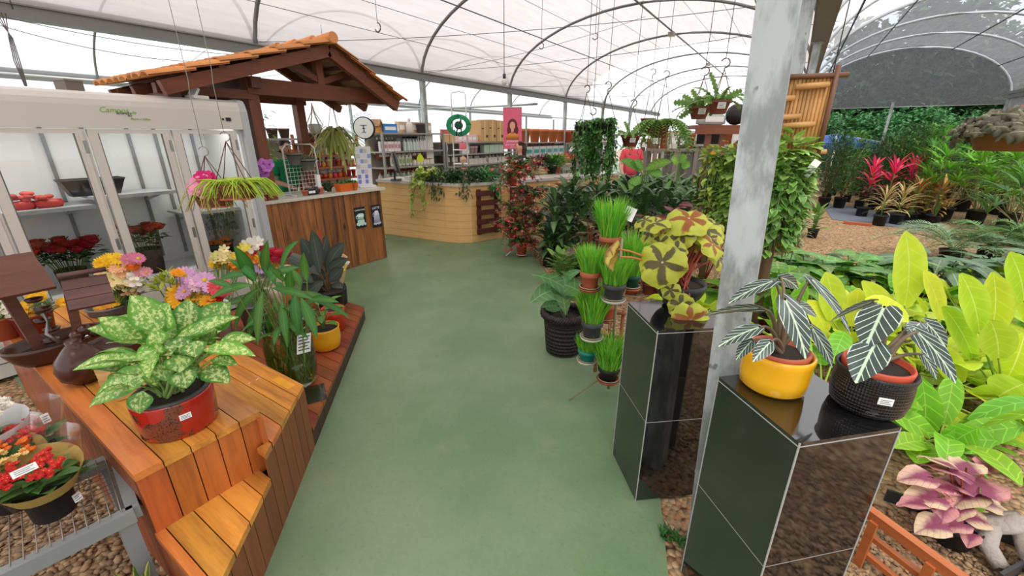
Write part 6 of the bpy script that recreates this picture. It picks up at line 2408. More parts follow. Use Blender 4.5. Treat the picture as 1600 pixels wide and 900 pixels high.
for (bx_, by_, tx, ty, w) in ((868, 452, 842, 468, .16), (882, 445, 905, 460, .15), (875, 448, 880, 478, .15), (890, 455, 850, 440, .12), (868, 478, 852, 482, .10), (880, 440, 900, 430, .10)):
 A, B = atd(bx_, by_, fv + rnd.uniform(-.03, .06)) - C, atd(tx, ty, fv + rnd.uniform(-.1, .05)) - C
 heart2(mb, A, A + (B - A) * 1.5, w, .6, .3, .1, 0, rnd.uniform(-.3, .3), face=C)
 stalk(ms, (rnd.uniform(-.03, .03), rnd.uniform(-.03, .03), .29), A, .006, .004, .02)
mb.build('foliage', GLOSSG, t)
ms.build('stalks', M('grey_green_stalk', (106, 132, 96), .5), t)
# ================================================================ FUCHSIA TOWER
SPF = at(818, 397)
SPF.z = 0
FDF = -SPF.x * _sy + SPF.y * _cy
t = thing('plant_stand', 'white wire stand carrying a tower of potted red fuchsias before the yellow counter', 'plant stand', SPF, YAW)
WHW = M('white_wire', (222, 216, 206), .5)
MB().tube([(0, 0, .05), (0, 0, 1.35)], .012, 8).build('pole', WHW, t)
for dx, dy in ((-.26, -.14), (.26, -.1), (.0, .28)):
 MB().tube([(0, 0, .2), (dx, dy, .012)], .007, 6).build('leg', WHW, t)
FUL = leafmat('fuchsia_leaf', (92, 118, 60), isl=.3)
FPOT = M('fuchsia_clay_pot', (176, 74, 52), .55)
FR1, FR2, FR3 = flow((238, 92, 100), isl=.2), flow((246, 158, 140), isl=.2), flow((248, 206, 186), isl=.2)
def fuchsia(label, px_, py_, dd, sp_, n_leaf, n_fl, pale, seed, drop=.3):
 g_ = random.Random(seed)
 C_ = atd(px_, py_, FDF + dd)
 t_ = thing('fuchsia', label, 'plant', C_)
 potmesh(.085, .06, .14, n=18).build('pot', FPOT, t_)
 soilmesh(.072, .12, 12).build('soil', SOIL, t_)
 mb_, mf, ms_ = MB(), MB(), MB()
 for q in range(26):
  an_ = g_.uniform(0, 6.28)
  L_ = sp_ * g_.uniform(.5, 1.15)
  dr_ = g_.uniform(-.5, 1.0) * drop
  p0 = Vector((0, 0, .13))
  p1 = Vector((math.cos(an_) * L_ * .5, math.sin(an_) * L_ * .5, .13 + .12 + .1 * g_.random()))
  p2 = Vector((math.cos(an_) * L_, math.sin(an_) * L_, .16 - dr_))
  pts = [p0 * (1 - s_) ** 2 + p1 * 2 * s_ * (1 - s_) + p2 * s_ * s_ for s_ in (0, .2, .4, .6, .8, 1)]
  ms_.tube(pts, .003, 4, cap=False)
  for j in range(n_leaf * 3):
   s_ = g_.uniform(.2, 1)
   p = p0 * (1 - s_) ** 2 + p1 * 2 * s_ * (1 - s_) + p2 * s_ * s_
   mb_.leaf(p, g_.uniform(0, 6.3), g_.uniform(-.6, .6), .06, .032, OVATE, .5, 4, .15, rng=g_)
  for j in range(max(1, n_fl - 1)):
   s_ = g_.uniform(.45, 1)
   p = p0 * (1 - s_) ** 2 + p1 * 2 * s_ * (1 - s_) + p2 * s_ * s_ - Vector((0, 0, .02))
   i0 = g_.choice((0, 0, 1, 1, 2) if pale else (0, 0, 0, 1))
   for w_ in range(5):
    mf.leaf(p, w_ * 1.26 + g_.uniform(-.2, .2), g_.uniform(-.9, -.2), .045, .024, PETAL, -.5, 3, .2, i0, rng=g_)
   mf.tube([p, p - Vector((0, 0, .04))], [.011, .004], 5, i0)
 mb_.build('foliage', FUL, t_)
 mf.build('blossoms', [FR1, FR2, FR3], t_)
 ms_.build('stems', M('fuchsia_stem', (120, 84, 60), .6), t_)
 # ring on the stand
 L = C_ - SPF
 ca_, sa_ = math.cos(-YAW), math.sin(-YAW)
 lx_, ly_ = L.x * ca_ - L.y * sa_, L.x * sa_ + L.y * ca_
 r_ = MB()
 r_.tube([(lx_ + .07 * math.cos(2 * PI * j / 20), ly_ + .07 * math.sin(2 * PI * j / 20), L.z + .008) for j in range(20)], .005, 5, closed=True)
 r_.tube([(0, 0, max(.06, L.z - .03)), (lx_, ly_, L.z - .004)], .006, 5)
 r_.build('ring_holder', WHW, t)
fuchsia('uppermost pale coral fuchsia at the top of the flowering tower', 818, 275, .0, .34, 7, 5, True, 3)
fuchsia('fuchsia on the left upper ring of the flowering tower', 800, 292, -.05, .32, 6, 4, True, 4)
fuchsia('fuchsia in a clay pot on the right ring of the flowering tower', 828, 321, -.10, .30, 6, 4, True, 5)
fuchsia('fuchsia in a clay pot on the left middle ring of the flowering tower', 806, 347, -.12, .30, 6, 3, True, 6)
fuchsia('red fuchsia spreading to the right side of the flowering tower', 838, 352, .15, .40, 7, 2, False, 7)
fuchsia('fuchsia low on the left of the flowering tower', 799, 372, -.05, .28, 6, 3, False, 8, .25)
fuchsia('lowest bright red fuchsia in a clay pot at the foot of the flowering tower', 815, 398, -.12, .24, 5, 3, False, 9, .12)
# ================================================================ LIME-LEAVED BED AT THE RIGHT
LIME = leafmat('lime_leaf', (176, 206, 40), (188, 214, 60), rib=(214, 226, 110), ribw=.025, isl=.14, trans=.35, veins=34, vcol=(196, 222, 70))
LIMEY = leafmat('bright_lime_leaf', (206, 222, 56), (214, 228, 80), rib=(224, 234, 130), ribw=.02, isl=.10, trans=.35, veins=34, vcol=(216, 232, 90))
LIMEG = leafmat('fresh_green_leaf', (120, 180, 44), (132, 188, 52), rib=(170, 206, 90), ribw=.025, isl=.18, trans=.3, veins=34)
BIRD = [.42, .66, .88, 1.0, 1.0, .97, .84, .56, .1]
def lime_plant(label, C, hero, n, L, W, mat, seed, spread=1.0, el=(.3, 1.2), heart=False, group=None, wave=.05, pot=None):
 el = (el[0] - .35, el[1] - .15)
 g_ = random.Random(seed)
 C = Vector(C)
 t_ = thing('lime_foliage_plant', label, 'plant', C, 0, group)
 potmesh(.11, .085, .17, n=20).build('pot', pot or BROWNP, t_)
 soilmesh(.095, .145, 14).build('soil', SOIL, t_)
 mb_, ms_ = MB(), MB()
 fv_ = -C.x * _sy + C.y * _cy
 for h_ in hero:
  bx_, by_, tx, ty, w, d0, d1 = h_[:7]
  ro = h_[7] if len(h_) > 7 else 0
  A, B = atd(bx_, by_, fv_ + d0) - C, atd(tx, ty, fv_ + d1) - C
  if heart:
   heart2(mb_, A, B, w, .3, .16, .12, 0, ro, None, .02, g_, face=C)
  else:
   leaf2(mb_, A, B, w * 1.35, BIRD, .35, 9, .14, 0, ro, wave * .5, g_, face=C)
  stalk(ms_, (A.x * .1, A.y * .1, .15), A, .007, .005, .0)
 for q in range(n):
  an_ = 2.4 * q + g_.uniform(-.3, .3)
  e_ = g_.uniform(*el)
  ln = L * g_.uniform(.75, 1.2)
  base = Vector((math.cos(an_) * .03, math.sin(an_) * .03, .15))
  pl = g_.uniform(.1, .3) * spread
  A = base + Vector((math.cos(an_) * math.cos(e_) * pl, math.sin(an_) * math.cos(e_) * pl, math.sin(e_) * pl))
  if heart:
   mb_.heart(A, an_, e_ - .5, ln, W * g_.uniform(.8, 1.1), .16, .7, 8, .12, 0, g_.uniform(-.4, .4), None, .02, g_)
  else:
   mb_.leaf(A, an_, e_, ln, W * g_.uniform(1.05, 1.45), BIRD, g_.uniform(.5, 1.3), 9, .14, 0, g_.uniform(-.3, .3), wave * .5, 2.5, g_)
  stalk(ms_, base, A, .007, .005, 0)
 clear_under(mb_, .004 - C.z)
 mb_.build('foliage', mat, t_)
 ms_.build('stalks', M('lime_stalk', (150, 176, 66), .5), t_)
 return t_
def G0(px_, py_, z=-.014):
 p = at(px_, py_, z)
 return p
lime_plant('lime strap-leaved plant spreading just behind the near black pedestal', G0(1455, 720), [
 (1440, 690, 1436, 590, .10, .05, .12, 0), (1450, 690, 1392, 700, .08, -.1, -.2, .3), (1445, 690, 1432, 725, .085, -.12, -.22, .2), (1440, 680, 1400, 600, .08, .1, .16, 0), (1480, 690, 1600, 668, .10, -.05, -.05, .4),
 (1490, 690, 1600, 640, .11, 0, .05, .3), (1480, 700, 1530, 670, .09, -.1, -.15, .2), (1475, 690, 1560, 690, .10, -.1, -.15, .5), (1465, 690, 1380, 640, .09, .0, .05, .2), (1470, 700, 1505, 745, .08, -.12, -.2, .3)], 12, .34, .085, LIMEG, 31, .6)
lime_plant('lime plant with broad rippled leaves in the right foreground bed', G0(1560, 660), [
 (1530, 520, 1498, 428, .11, .05, .10, .2), (1545, 530, 1548, 425, .11, .1, .16, 0), (1575, 590, 1600, 520, .14, -.05, -.02, .2), (1560, 560, 1545, 500, .12, -.05, .0, 0), (1560, 620, 1600, 600, .14, -.15, -.18, .3),
 (1500, 600, 1455, 540, .10, .0, .05, 0), (1520, 560, 1470, 480, .10, .1, .16, .2)], 10, .30, .12, LIME, 32, .9)
lime_plant('lime plant with a tall upright yellow-green leaf behind the alocasias', G0(1430, 610), [
 (1413, 478, 1411, 362, .13, .05, .10, 0), (1470, 500, 1440, 425, .10, .05, .0, .3), (1420, 500, 1350, 470, .10, .0, -.03, .2), (1400, 520, 1345, 440, .11, .05, .12, .1)], 12, .28, .12, LIMEY, 33, .9)
lime_plant('lime plant with broad leaves between the two alocasias', G0(1335, 590), [
 (1300, 500, 1288, 425, .12, .05, .10, 0), (1330, 510, 1340, 450, .12, .0, .05, .2), (1290, 520, 1260, 470, .12, .05, .1, .3), (1310, 540, 1250, 520, .10, .0, .0, .2), (1350, 520, 1380, 460, .10, .05, .1, 0)], 12, .28, .12, LIMEY, 34, .9)
lime_plant('lime plant filling the bed at the right frame edge', G0(1660, 600), [
 (1600, 470, 1575, 395, .12, .05, .1, .1), (1610, 500, 1600, 410, .14, .1, .12, 0), (1600, 560, 1545, 590, .17, -.1, -.15, .2)], 12, .34, .14, LIME, 35, 1)
lime_plant('lime plant deeper in the bed under the palms', G0(1500, 520), [], 15, .30, .12, LIME, 36, 1.1)
lime_plant('yellow-green plant in the bed left of the upright leaf', G0(1380, 520), [], 14, .26, .11, LIMEG, 37, 1.1)
lime_plant('lime plant at the foot of the front post', G0(1215, 560), [(1230, 520, 1260, 440, .10, .05, .1), (1225, 520, 1205, 440, .09, .05, .1)], 12, .24, .10, LIMEG, 38, .9)
lime_plant('lime plant low between the post and the far pedestal', G0(1085, 520), [], 12, .24, .10, LIME, 39, .8)
lime_plant('lime plant beyond the yellow begonia', G0(1100, 470), [], 12, .26, .11, LIMEG, 40, .9)
lime_plant('lime plant at the far right of the bed below the grape-leaf basket', G0(1600, 500), [], 14, .32, .12, LIME, 41, 1.1)
LB = [(1275, 640, LIMEG), (1440, 650, LIME), (1530, 600, LIMEY), (1460, 560, LIME), (1350, 540, LIMEY), (1570, 560, LIMEG), (1290, 540, LIME), (1420, 500, LIMEG), (1600, 640, LIME), (1680, 680, LIMEG), (1540, 500, LIME), (1245, 500, LIMEG), (1330, 500, LIME), (1640, 540, LIMEY), (1160, 500, LIMEG)]
for q, (x, y, mt) in enumerate(LB):
 if mt is LIMEY:
  lime_plant('yellow-lime plant among the dense lime bed right of the pedestals', G0(x, y), [], 13, .25, .11, mt, 60 + q, .9, group='yellow-lime plants in the bed')
 elif mt is LIME:
  lime_plant('lime green plant among the dense lime bed right of the pedestals', G0(x, y), [], 14, .26, .115, mt, 60 + q, .9, group='lime plants in the bed')
 else:
  lime_plant('fresh green plant among the dense lime bed right of the pedestals', G0(x, y), [], 14, .27, .10, mt, 60 + q, .9, group='fresh green plants in the bed')
# ================================================================ REX BEGONIA, TIMBER RAIL, DRIFTWOOD
k = NT('rex_begonia_leaf')
u, v = k.uv()
d = k.math('ABSOLUTE', k.math('SUBTRACT', u, .5))
nz = k.noise(40, k.obj(), 4)
base = k.mix(k.step(k.island(), .3, .8), lin((206, 142, 142)), lin((216, 190, 156)))
q_ = k.math('ADD', k.math('ADD', d, k.math('MULTIPLY', v, .45)), k.math('MULTIPLY', k.math('SUBTRACT', nz, .5), .3))
c = k.mix(k.step(q_, .52, .22), base, lin((134, 58, 88)))
vn = k.step(k.math('ABSOLUTE', k.math('SUBTRACT', k.math('FRACT', k.math('SUBTRACT', k.math('MULTIPLY', v, 4.5), k.math('MULTIPLY', d, 5))), .5)), .07, .0)
c = k.mix(k.math('MULTIPLY', k.math('MAXIMUM', vn, k.step(d, .03, .01)), .5), c, lin((122, 54, 66)))
c = k.mix(k.step(d, .45, .49), c, lin((150, 84, 80)))
REX = k.done(c, .5, trans=.15)
C = at(1478, 850, 0) + Vector((0.02, .05, -.014))
C.z = -.014
t = thing('rex_begonia', 'pink and cream rex begonia in a black pot in the lower right bed', 'plant', C)
potmesh(.085, .065, .11).build('pot', BLACKP, t)
soilmesh(.072, .09).build('soil', SOIL, t)
fv = -C.x * _sy + C.y * _cy
mpx = (fv * _cp + 1.45 * _sp) / 650
mb, ms = MB(), MB()
toC = tocam(C) - PI / 2
for (x, y, r, dd, lean, yw) in ((450, 370, 72, .03, .5, -.6), (490, 480, 78, -.03, .5, -.5), (615, 330, 84, .06, .45, .1), (790, 380, 120, .06, .4, .7), (730, 295, 80, .1, .3, .4), (560, 280, 70, .1, .3, -.2),
        (715, 480, 88, .0, .5, .5), (600, 555, 60, -.05, .7, 0), (690, 560, 55, -.05, .7, .3), (800, 600, 66, -.04, .7, .7), (530, 635, 70, -.10, .8, -.2), (650, 630, 60, -.09, .8, .2),
        (860, 515, 76, .0, .6, .9), (745, 705, 42, -.12, .9, .4), (575, 420, 64, .02, .5, -.1), (840, 300, 60, .12, .3, .7), (430, 510, 55, -.05, .6, -.8), (900, 580, 40, -.02, .6, 1), (660, 400, 70, .05, .4, .2)):
 p = atd(1300 + x / 3.46, 640 + y / 3.46, fv + dd) - C
 p.z = max(p.z, .05)
 rm = r / 3.46 * mpx * 1.15
 o_ = Vector((p.x, p.y, 0)) - Vector((0, 0, 0))
 a_ = math.atan2(o_.y, o_.x) + rnd.uniform(-.5, .5)
 hd = Vector((math.cos(a_), math.sin(a_), 0))
 A, B = p - hd * rm * .6 + Vector((0, 0, .01)), p + hd * rm - Vector((0, 0, rm * .45))
 B.z = max(B.z, .015)
 heart2(mb, A, B, rm * 1.75, .5, .3, .14, 0, rnd.uniform(-.3, .3), None, .05, face=None)
 p = A
 stalk(ms, (rnd.uniform(-.02, .02), rnd.uniform(-.02, .02), .09), p - Vector((0, 0, .003)), .004, .003, .015)
mb.build('foliage', REX, t)
ms.build('stalks', STEMR, t)
mb = MB()
for q in range(16):
 p = atd(1300 + (630 + rnd.uniform(-30, 30)) / 3.46, 640 + (485 + rnd.uniform(-30, 30)) / 3.46, fv - .03) - C
 daisy(mb, p, (rnd.uniform(-.5, .5), rnd.uniform(-.5, .5), 1), .014, 4, 0, 1, .2, .8, .2)
mb.build('blossoms', [flow((240, 176, 176)), flow((236, 200, 150))], t)
price_tag(t, (-.05, -.05, .115), .018, .04, tocam(C) - .3, -.4)
ORW = wood('orange_timber', (150, 76, 36), (186, 104, 56), 0, 1.5, .15, .5)
a, b = at(1366, 800, .24), at(1520, 912, .24)
d = (b - a)
t = thing('timber_rail', 'low orange-brown timber rail with short posts beside the near pedestal', 'fence', (a.x, a.y, 0), math.atan2(d.y, d.x))
L = d.xy.length + .25
MB().b3(-.03, L, -.018, .018, .205, .245).build('top_rail', ORW, t)
for zz in (.03, .12):
 MB().b3(0, L, -.012, .012, zz, zz + .022).build('lower_rail', ORW, t)
for x in (.02, .20, .38):
 MB().b3(x - .014, x + .014, -.03, -.002 - .018 + .002, -.012, .215).build('post', ORW, t)
mb = MB()
DW = M('grey_driftwood', (168, 158, 150), .9, var=.4, vs=14, bump=.7, bs=40)
C = at(1590, 880, 0)
C.z = -.014
t = thing('driftwood', 'gnarled grey driftwood root in the lower right corner', 'driftwood', C)
for (p, r) in (([(-.16, .02, .03), (-.12, .03, .12), (-.03, .05, .17), (.08, .06, .18), (.2, .06, .15)], [.025, .04, .045, .04, .03]), ([(-.10, .03, .13), (-.11, -.03, .07), (-.07, -.08, .02)], [.035, .03, .03]),
      ([(-.02, .05, .16), (0, 0, .10), (.03, -.05, .03)], [.03, .028, .03]), ([(.1, .06, .17), (.12, .1, .08), (.13, .12, .02)], [.03, .03, .025]), ([(.06, .05, .18), (.12, -.02, .12), (.2, -.06, .02)], [.035, .03, .03])):
 i0 = len(mb.v)
 mb.tube(sag(p[0], p[1], 0, 2)[:-1] + [Vector(q) for q in p[1:]], [r[0]] * 2 + r[1:], 9)
for q in range(len(mb.v)):
 v_ = mb.v[q]
 mb.v[q] = (v_[0] + rnd.uniform(-.006, .006), v_[1] + rnd.uniform(-.006, .006), max(.0, v_[2] + rnd.uniform(-.006, .006)))
mb.build('root', DW, t)
for q, (a, b) in enumerate((((1384, 772), (1600, 846)), ((1560, 905), (1640, 860)))):
 a, b = at(*a, .02), at(*b, .02)
 d = b - a
 o = MB().b3(0, d.xy.length, -.006, .006, -.02, .05).build('bed_edging', DGREY)
 o.location = (a.x, a.y, 0)
 o.rotation_euler.z = math.atan2(d.y, d.x)
 tag(o, ('dark plastic bed edging running behind the rex begonia', 'dark plastic bed edging by the driftwood')[q], 'edging')
# weeds at the post foot
C = at(1052, 852, 0)
t = thing('weed_tuft', 'small green weed tuft growing at the foot of the front post', 'plant', (C.x - .01, C.y + .03, .0))
mb = MB()
for q in range(70):
 mb.leaf((rnd.uniform(-.05, .05), rnd.uniform(-.03, .03), .001), rnd.uniform(0, 6.3), rnd.uniform(.3, 1.3), rnd.uniform(.02, .05), .012, OVATE, .5, 4, .2)
mb.build('leaves', leafmat('weed_green', (70, 122, 60), isl=.3), t)
# ---------------------------------------------------------------- loose pebbles (nobody could count them)
PEB = M('pebble_stone', (150, 122, 92), .8, isl=.38, var=.2, vs=30)
proto = []
for s_ in range(5):
 pass
def pebbles(name, label, pts, smin, smax, seed, z=-.015):
 g_ = random.Random(seed)
 mb_ = MB()
 for (x_, y_) in pts:
  r_ = g_.uniform(smin, smax)
  q_ = Matrix.Translation((x_, y_, z + r_ * .3)) @ Euler((g_.uniform(-.5, .5), g_.uniform(-.5, .5), g_.uniform(0, 6.3))).to_matrix().to_4x4() @ Matrix.Diagonal((r_ * g_.uniform(.9, 1.6), r_, r_ * g_.uniform(.5, .8), 1))
  i_ = mb_.add([q_ @ Vector(v_) for v_ in ((1, 0, 0), (.3, .9, .1), (-.8, .5, 0), (-.8, -.5, .1), (.3, -.9, 0), (.5, .2, .75), (-.35, .35, .8), (-.2, -.5, .75), (.1, 0, -.7))])
  for f_ in ((0, 1, 5), (1, 6, 5), (1, 2, 6), (2, 3, 6), (3, 7, 6), (3, 4, 7), (4, 0, 7), (0, 5, 7), (5, 6, 7), (0, 8, 1), (1, 8, 2), (2, 8, 3), (3, 8, 4), (4, 8, 0)):
   mb_.face([i_ + j for j in f_], 0, None, True)
 o_ = mb_.build(name, PEB)
 return tag(o_, label, 'gravel', None, 'stuff')
g = random.Random(5)
pts = []
while len(pts) < 5200:
 x, y = g.uniform(-3.6, -1.3), g.uniform(-.9, .22)
 pts.append((x, y))
pebbles('gravel', 'loose brown pebbles under the wire table in front of the deck', pts, .008, .02, 1)
pts = []
while len(pts) < 6500:
 x, y = g.uniform(.15, 1.5), g.uniform(.55, 2.2)
 pts.append((x, y))
pebbles('gravel', 'loose tan pebbles in the bed around the rex begonia', pts, .006, .014, 2)
# ================================================================ PEOPLE
def person(label, loc, yaw, hgt, shirt, trousers, skin, hair, pose, hair_len=.12, lean=0, bun=False):
 """one continuous skinned body; clothes and hair are its parts.  local -y is the way the person faces"""
 s_ = hgt / 1.7
 t_ = thing('person', label, 'person', loc, yaw)
 def skinobj(name, V, E, rad, mat, sub=2):
  me = bpy.data.meshes.new(name)
  me.from_pydata([Vector(v_) * s_ for v_ in V], E, [])
  o_ = bpy.data.objects.new(name, me)
  COL.objects.link(o_)
  md = o_.modifiers.new('skin', 'SKIN')
  sk = me.skin_vertices[0].data
  for i_, r_ in enumerate(rad):
   rx, ry = (r_ if isinstance(r_, tuple) else (r_, r_))
   sk[i_].radius = (rx * s_, ry * s_)
   sk[i_].use_root = (i_ == 0)
  md.use_smooth_shade = True
  sb = o_.modifiers.new('sub', 'SUBSURF')
  sb.levels = sb.render_levels = sub
  dg = bpy.context.evaluated_depsgraph_get()
  dg.update()
  me2 = bpy.data.meshes.new_from_object(o_.evaluated_get(dg))
  bpy.data.objects.remove(o_)
  me2.materials.clear()
  me2.materials.append(mat)
  for p_ in me2.polygons:
   p_.use_smooth = True
  o2 = bpy.data.objects.new(name, me2)
  COL.objects.link(o2)
  o2.parent = t_
  return o2
 ly = -lean
 P = {'pelvis': (0, 0, .95), 'waist': (0, ly * .3, 1.08), 'chest': (0, ly * .8, 1.28), 'neck': (0, ly, 1.44), 'jaw': (0, ly - .015, 1.51), 'head': (0, ly - .015, 1.59), 'crown': (0, ly - .005, 1.66)}
 V, E, rad = [], [], []
 def add(p, r, prev=None):
  V.append(p)
  rad.append(r)
  if prev is not None:
   E.append((prev, len(V) - 1))
  return len(V) - 1
 pe = add(P['pelvis'], (.12, .085))
 wa = add(P['waist'], (.098, .07), pe)
 ch = add(P['chest'], (.125, .078), wa)
 ne = add(P['neck'], .043, ch)
 ja = add(P['jaw'], (.058, .068), ne)
 he = add(P['head'], (.074, .088), ja)
 cr = add(P['crown'], (.05, .06), he)
 hands = []
 for sx in (-1, 1):
  el_, wr_ = pose['elbow'], pose['wrist']
  sh = add((sx * .165, ly * .9, 1.37), .046, ch)
  eb = add((sx * el_[0], el_[1], el_[2]), .042, sh)
  wr = add((sx * wr_[0], wr_[1], wr_[2]), .028, eb)
  d_ = Vector(wr_) - Vector(el_)
  d_.normalize()
  pm = add((sx * (wr_[0] + d_.x * .06), wr_[1] + d_.y * .06, wr_[2] + d_.z * .06), (.034, .018), wr)
  base = Vector(V[pm])
  for f_ in range(4):
   off = Vector((sx * (-.024 + .016 * f_), 0, .0))
   L_ = (.062, .075, .07, .055)[f_]
   a1 = add(tuple(base + off + Vector((0, d_.y * .03, d_.z * .03))), .0085, pm)
   add(tuple(base + off + Vector((0, d_.y * L_ - .008, d_.z * L_ - .012))), .007, a1)
  th_ = add(tuple(base + Vector((-sx * .04, -.01, -.005 + d_.z * .0))), .009, wr)
  add(tuple(base + Vector((-sx * .045, -.02, d_.z * .03))), .008, th_)
  hp_ = add((sx * .09, 0, .88), .085, pe)
  kn = add((sx * .10, -.02, .5), .056, hp_)
  an = add((sx * .10, .01, .09), .038, kn)
  add((sx * .10, -.12, .035), .034, an)
 add((0, P['head'][1] - .10, 1.565), .012, he)   # nose
 for sx in (-1, 1):
  add((sx * .078, P['head'][1] + .005, 1.575), .014, he)
 skinobj('body', V, E, rad, M('skin_%d_%d_%d' % skin, skin, .55))
 # shirt
 Vs = [(0, 0, .84), P['waist'], P['chest'], (0, ly * .95, 1.405)]
 Es = [(0, 1), (1, 2), (2, 3)]
 Rs = [(.172, .14), (.158, .13), (.178, .132), (.085, .085)]
 for sx in (-1, 1):
  i_ = len(Vs)
  el_ = pose['elbow']
  sh = Vector((sx * .165, ly * .9, 1.37))
  eb = Vector((sx * el_[0], el_[1], el_[2]))
  Vs += [tuple(sh), tuple(sh.lerp(eb, .75))]
  Rs += [.078, .066]
  Es += [(2, i_), (i_, i_ + 1)]
 skinobj('shirt', Vs, Es, Rs, M('shirt_%d_%d_%d' % shirt, shirt, .8))
 Vt = [(0, 0, .97), (.09, 0, .88), (.10, -.02, .5), (.10, .01, .12), (-.09, 0, .88), (-.10, -.02, .5), (-.10, .01, .12)]
 skinobj('trousers', Vt, [(0, 1), (1, 2), (2, 3), (0, 4), (4, 5), (5, 6)], [(.158, .118), .096, .068, .058, .096, .068, .058], M('trousers_%d' % trousers[2], trousers, .8))
 hy = P['head'][1]
 Vh = [(0, hy + .025, 1.625), (0, hy - .035, 1.672), (0, hy + .075, 1.60), (0, hy + .085, 1.52 - hair_len * .3), (0, hy + .09, 1.50 - hair_len), (.05, hy + .04, 1.60), (-.05, hy + .04, 1.60)]
 skinobj('hair', Vh, [(0, 1), (0, 2), (2, 3), (3, 4), (0, 5), (0, 6)], [(.088, .09), (.066, .05), (.085, .06), (.085, .055), (.06, .04), .066, .066], M('hair_%d_%d_%d' % hair, hair, .5))
 mb_ = MB()
 for sx in (-1, 1):
  mb_.ball(Vector((sx * .032, hy - .088, 1.593)) * s_, .009 * s_, 8)
 mb_.build('eyes', M('eye_dark', (40, 28, 24), .3), t_)
 mb_ = MB()
 for sx in (-1, 1):
  mb_.beam(Vector((sx * .018, hy - .092, 1.616)) * s_, Vector((sx * .046, hy - .084, 1.617)) * s_, .006 * s_, .006 * s_)
 mb_.build('eyebrows', M('hair_%d_%d_%d' % hair, hair, .5), t_)
 mb_ = MB()
 mb_.ball(Vector((0, hy - .086, 1.532)) * s_, .017 * s_, 8, sz=.35, sy=.5)
 mb_.build('mouth', M('lip', (170, 90, 84), .5), t_)
 return t_
DOWN = {'elbow': (.23, -.02, 1.10), 'wrist': (.22, -.16, .92)}
FRONT = {'elbow': (.22, -.06, 1.12), 'wrist': (.14, -.28, 1.05)}
p = atd(813, 240, 8.15)
person('woman with long dark brown hair in profile behind the flowering tower', (p.x, p.y, 0), YAW - PI / 2 + .25, 1.56, (46, 44, 52), (50, 54, 70), (214, 160, 132), (62, 34, 30), FRONT, .16)
p = atd(987, 240, 9.0)
person('person in a coral pink shirt, face hidden behind the hanging clay pot', (p.x, p.y, 0), YAW + .1, 1.66, (236, 84, 96), (60, 62, 76), (216, 168, 142), (52, 36, 32), DOWN, .10)
p = atd(440, 250, 6.05)
person('person in a green shirt with short dark hair bending behind the kiosk counter', (p.x, p.y, 0), YAW + PI / 2 - .5, 1.60, (20, 134, 84), (48, 50, 60), (196, 146, 120), (52, 34, 30), FRONT, .02, .12)
# ================================================================ THINGS ON THE KIOSK COUNTER
KT = .981
def onk(px_, py_, dx=0):
 """spot on the kiosk counter top below a pixel"""
 q_ = at(px_, py_, KT)
 return Vector((min(max(q_.x + dx, KX - .5), KX - .03), min(max(q_.y, 2.36), 3.86), KT))
# white wire display with hanging planters
C = Vector((KX - .22, atx(478, 300, KX - .22).y, KT))
t = thing('wire_display', 'white wire grid display holding grey planters on the kiosk counter', 'display stand', C, PI / 2 + .1)
mb = MB()
w, h = .21, .56
mb.tube([(-w, 0, .005), (-w, 0, h - .05), (-w + .05, 0, h), (w - .05, 0, h), (w, 0, h - .05), (w, 0, .005)], .009, 8)
for sx in (-1, 1):
 mb.tube([(sx * w, -.1, .006), (sx * w, .1, .006)], .009, 8)
mb.build('tube_frame', WHITE_P, t)
mb = MB()
for q in range(1, 9):
 mb.tube([(-w + 2 * w * q / 9, 0, .03), (-w + 2 * w * q / 9, 0, h - .12)], .0025, 4)
 mb.tube([(-w, 0, .03 + q * .045), (w, 0, .03 + q * .045)], .0025, 4)
mb.build('wire_grid', WHITE_P, t)
CONC = M('concrete_planter', (112, 112, 106), .8, var=.12)
SUCC = leafmat('succulent_leaf', (92, 120, 84), (140, 110, 90), isl=.3)
SUCO = leafmat('rust_succulent_leaf', (186, 128, 80), isl=.3)
def succulent(t_, r_, z_, n_, mat, L_=.05, name='foliage'):
 mb_ = MB()
 for q in range(n_):
  an_ = q * 2.4
  rr_ = r_ * math.sqrt(q / n_) * .8
  mb_.leaf((math.cos(an_) * rr_, math.sin(an_) * rr_, z_), an_, 1.3 - .9 * q / n_, L_, L_ * .4, OVATE, -.2, 4, .4)
 mb_.build(name, mat, t_)
for q, (px_, z, r, lab, mt) in enumerate(((463, .34, .095, 'left grey half-round planter with rust succulents hung on the white grid', SUCO), (482, .27, .10, 'right grey half-round planter with green succulents hung on the white grid', SUCC))):
 y = atx(px_, 280, KX - .17).y
 g = thing('wall_planter', lab, 'planter', (KX - .14, y, KT + z))
 potmesh(r, r * .55, .13, n=20).build('pot', CONC, g)
 soilmesh(r - .012, .11, 14).build('soil', SOIL, g)
 succulent(g, r, .11, 26, mt, .07)
for q, (px_, py_, r, h, pm, mt, L, lab) in enumerate((
  (497, 300, .05, .05, TERRA, SUCC, .06, 'rosette succulent in a small clay pot on the kiosk counter'), (513, 299, .055, .06, M('dark_green_pot', (52, 64, 48), .6), leafmat('deep_succulent', (62, 84, 52), isl=.3), .08, 'dark green succulent bowl on the kiosk counter'),
  (508, 297, .045, .05, WHITE_P, SUCC, .05, 'pale succulent in a white pot at the back of the kiosk counter'))):
 C = onk(px_, py_)
 g = thing('succulent', lab, 'plant', C)
 potmesh(r, r * .7, h, n=18).build('pot', pm, g)
 soilmesh(r - .01, h - .02, 12).build('soil', SOIL, g)
 succulent(g, r, h - .015, 30, mt, L)
C = onk(542, 298)
g = thing('window_planter', 'orange trough planter with trailing succulents at the right of the kiosk counter', 'planter', C, PI / 2)
mb = MB()
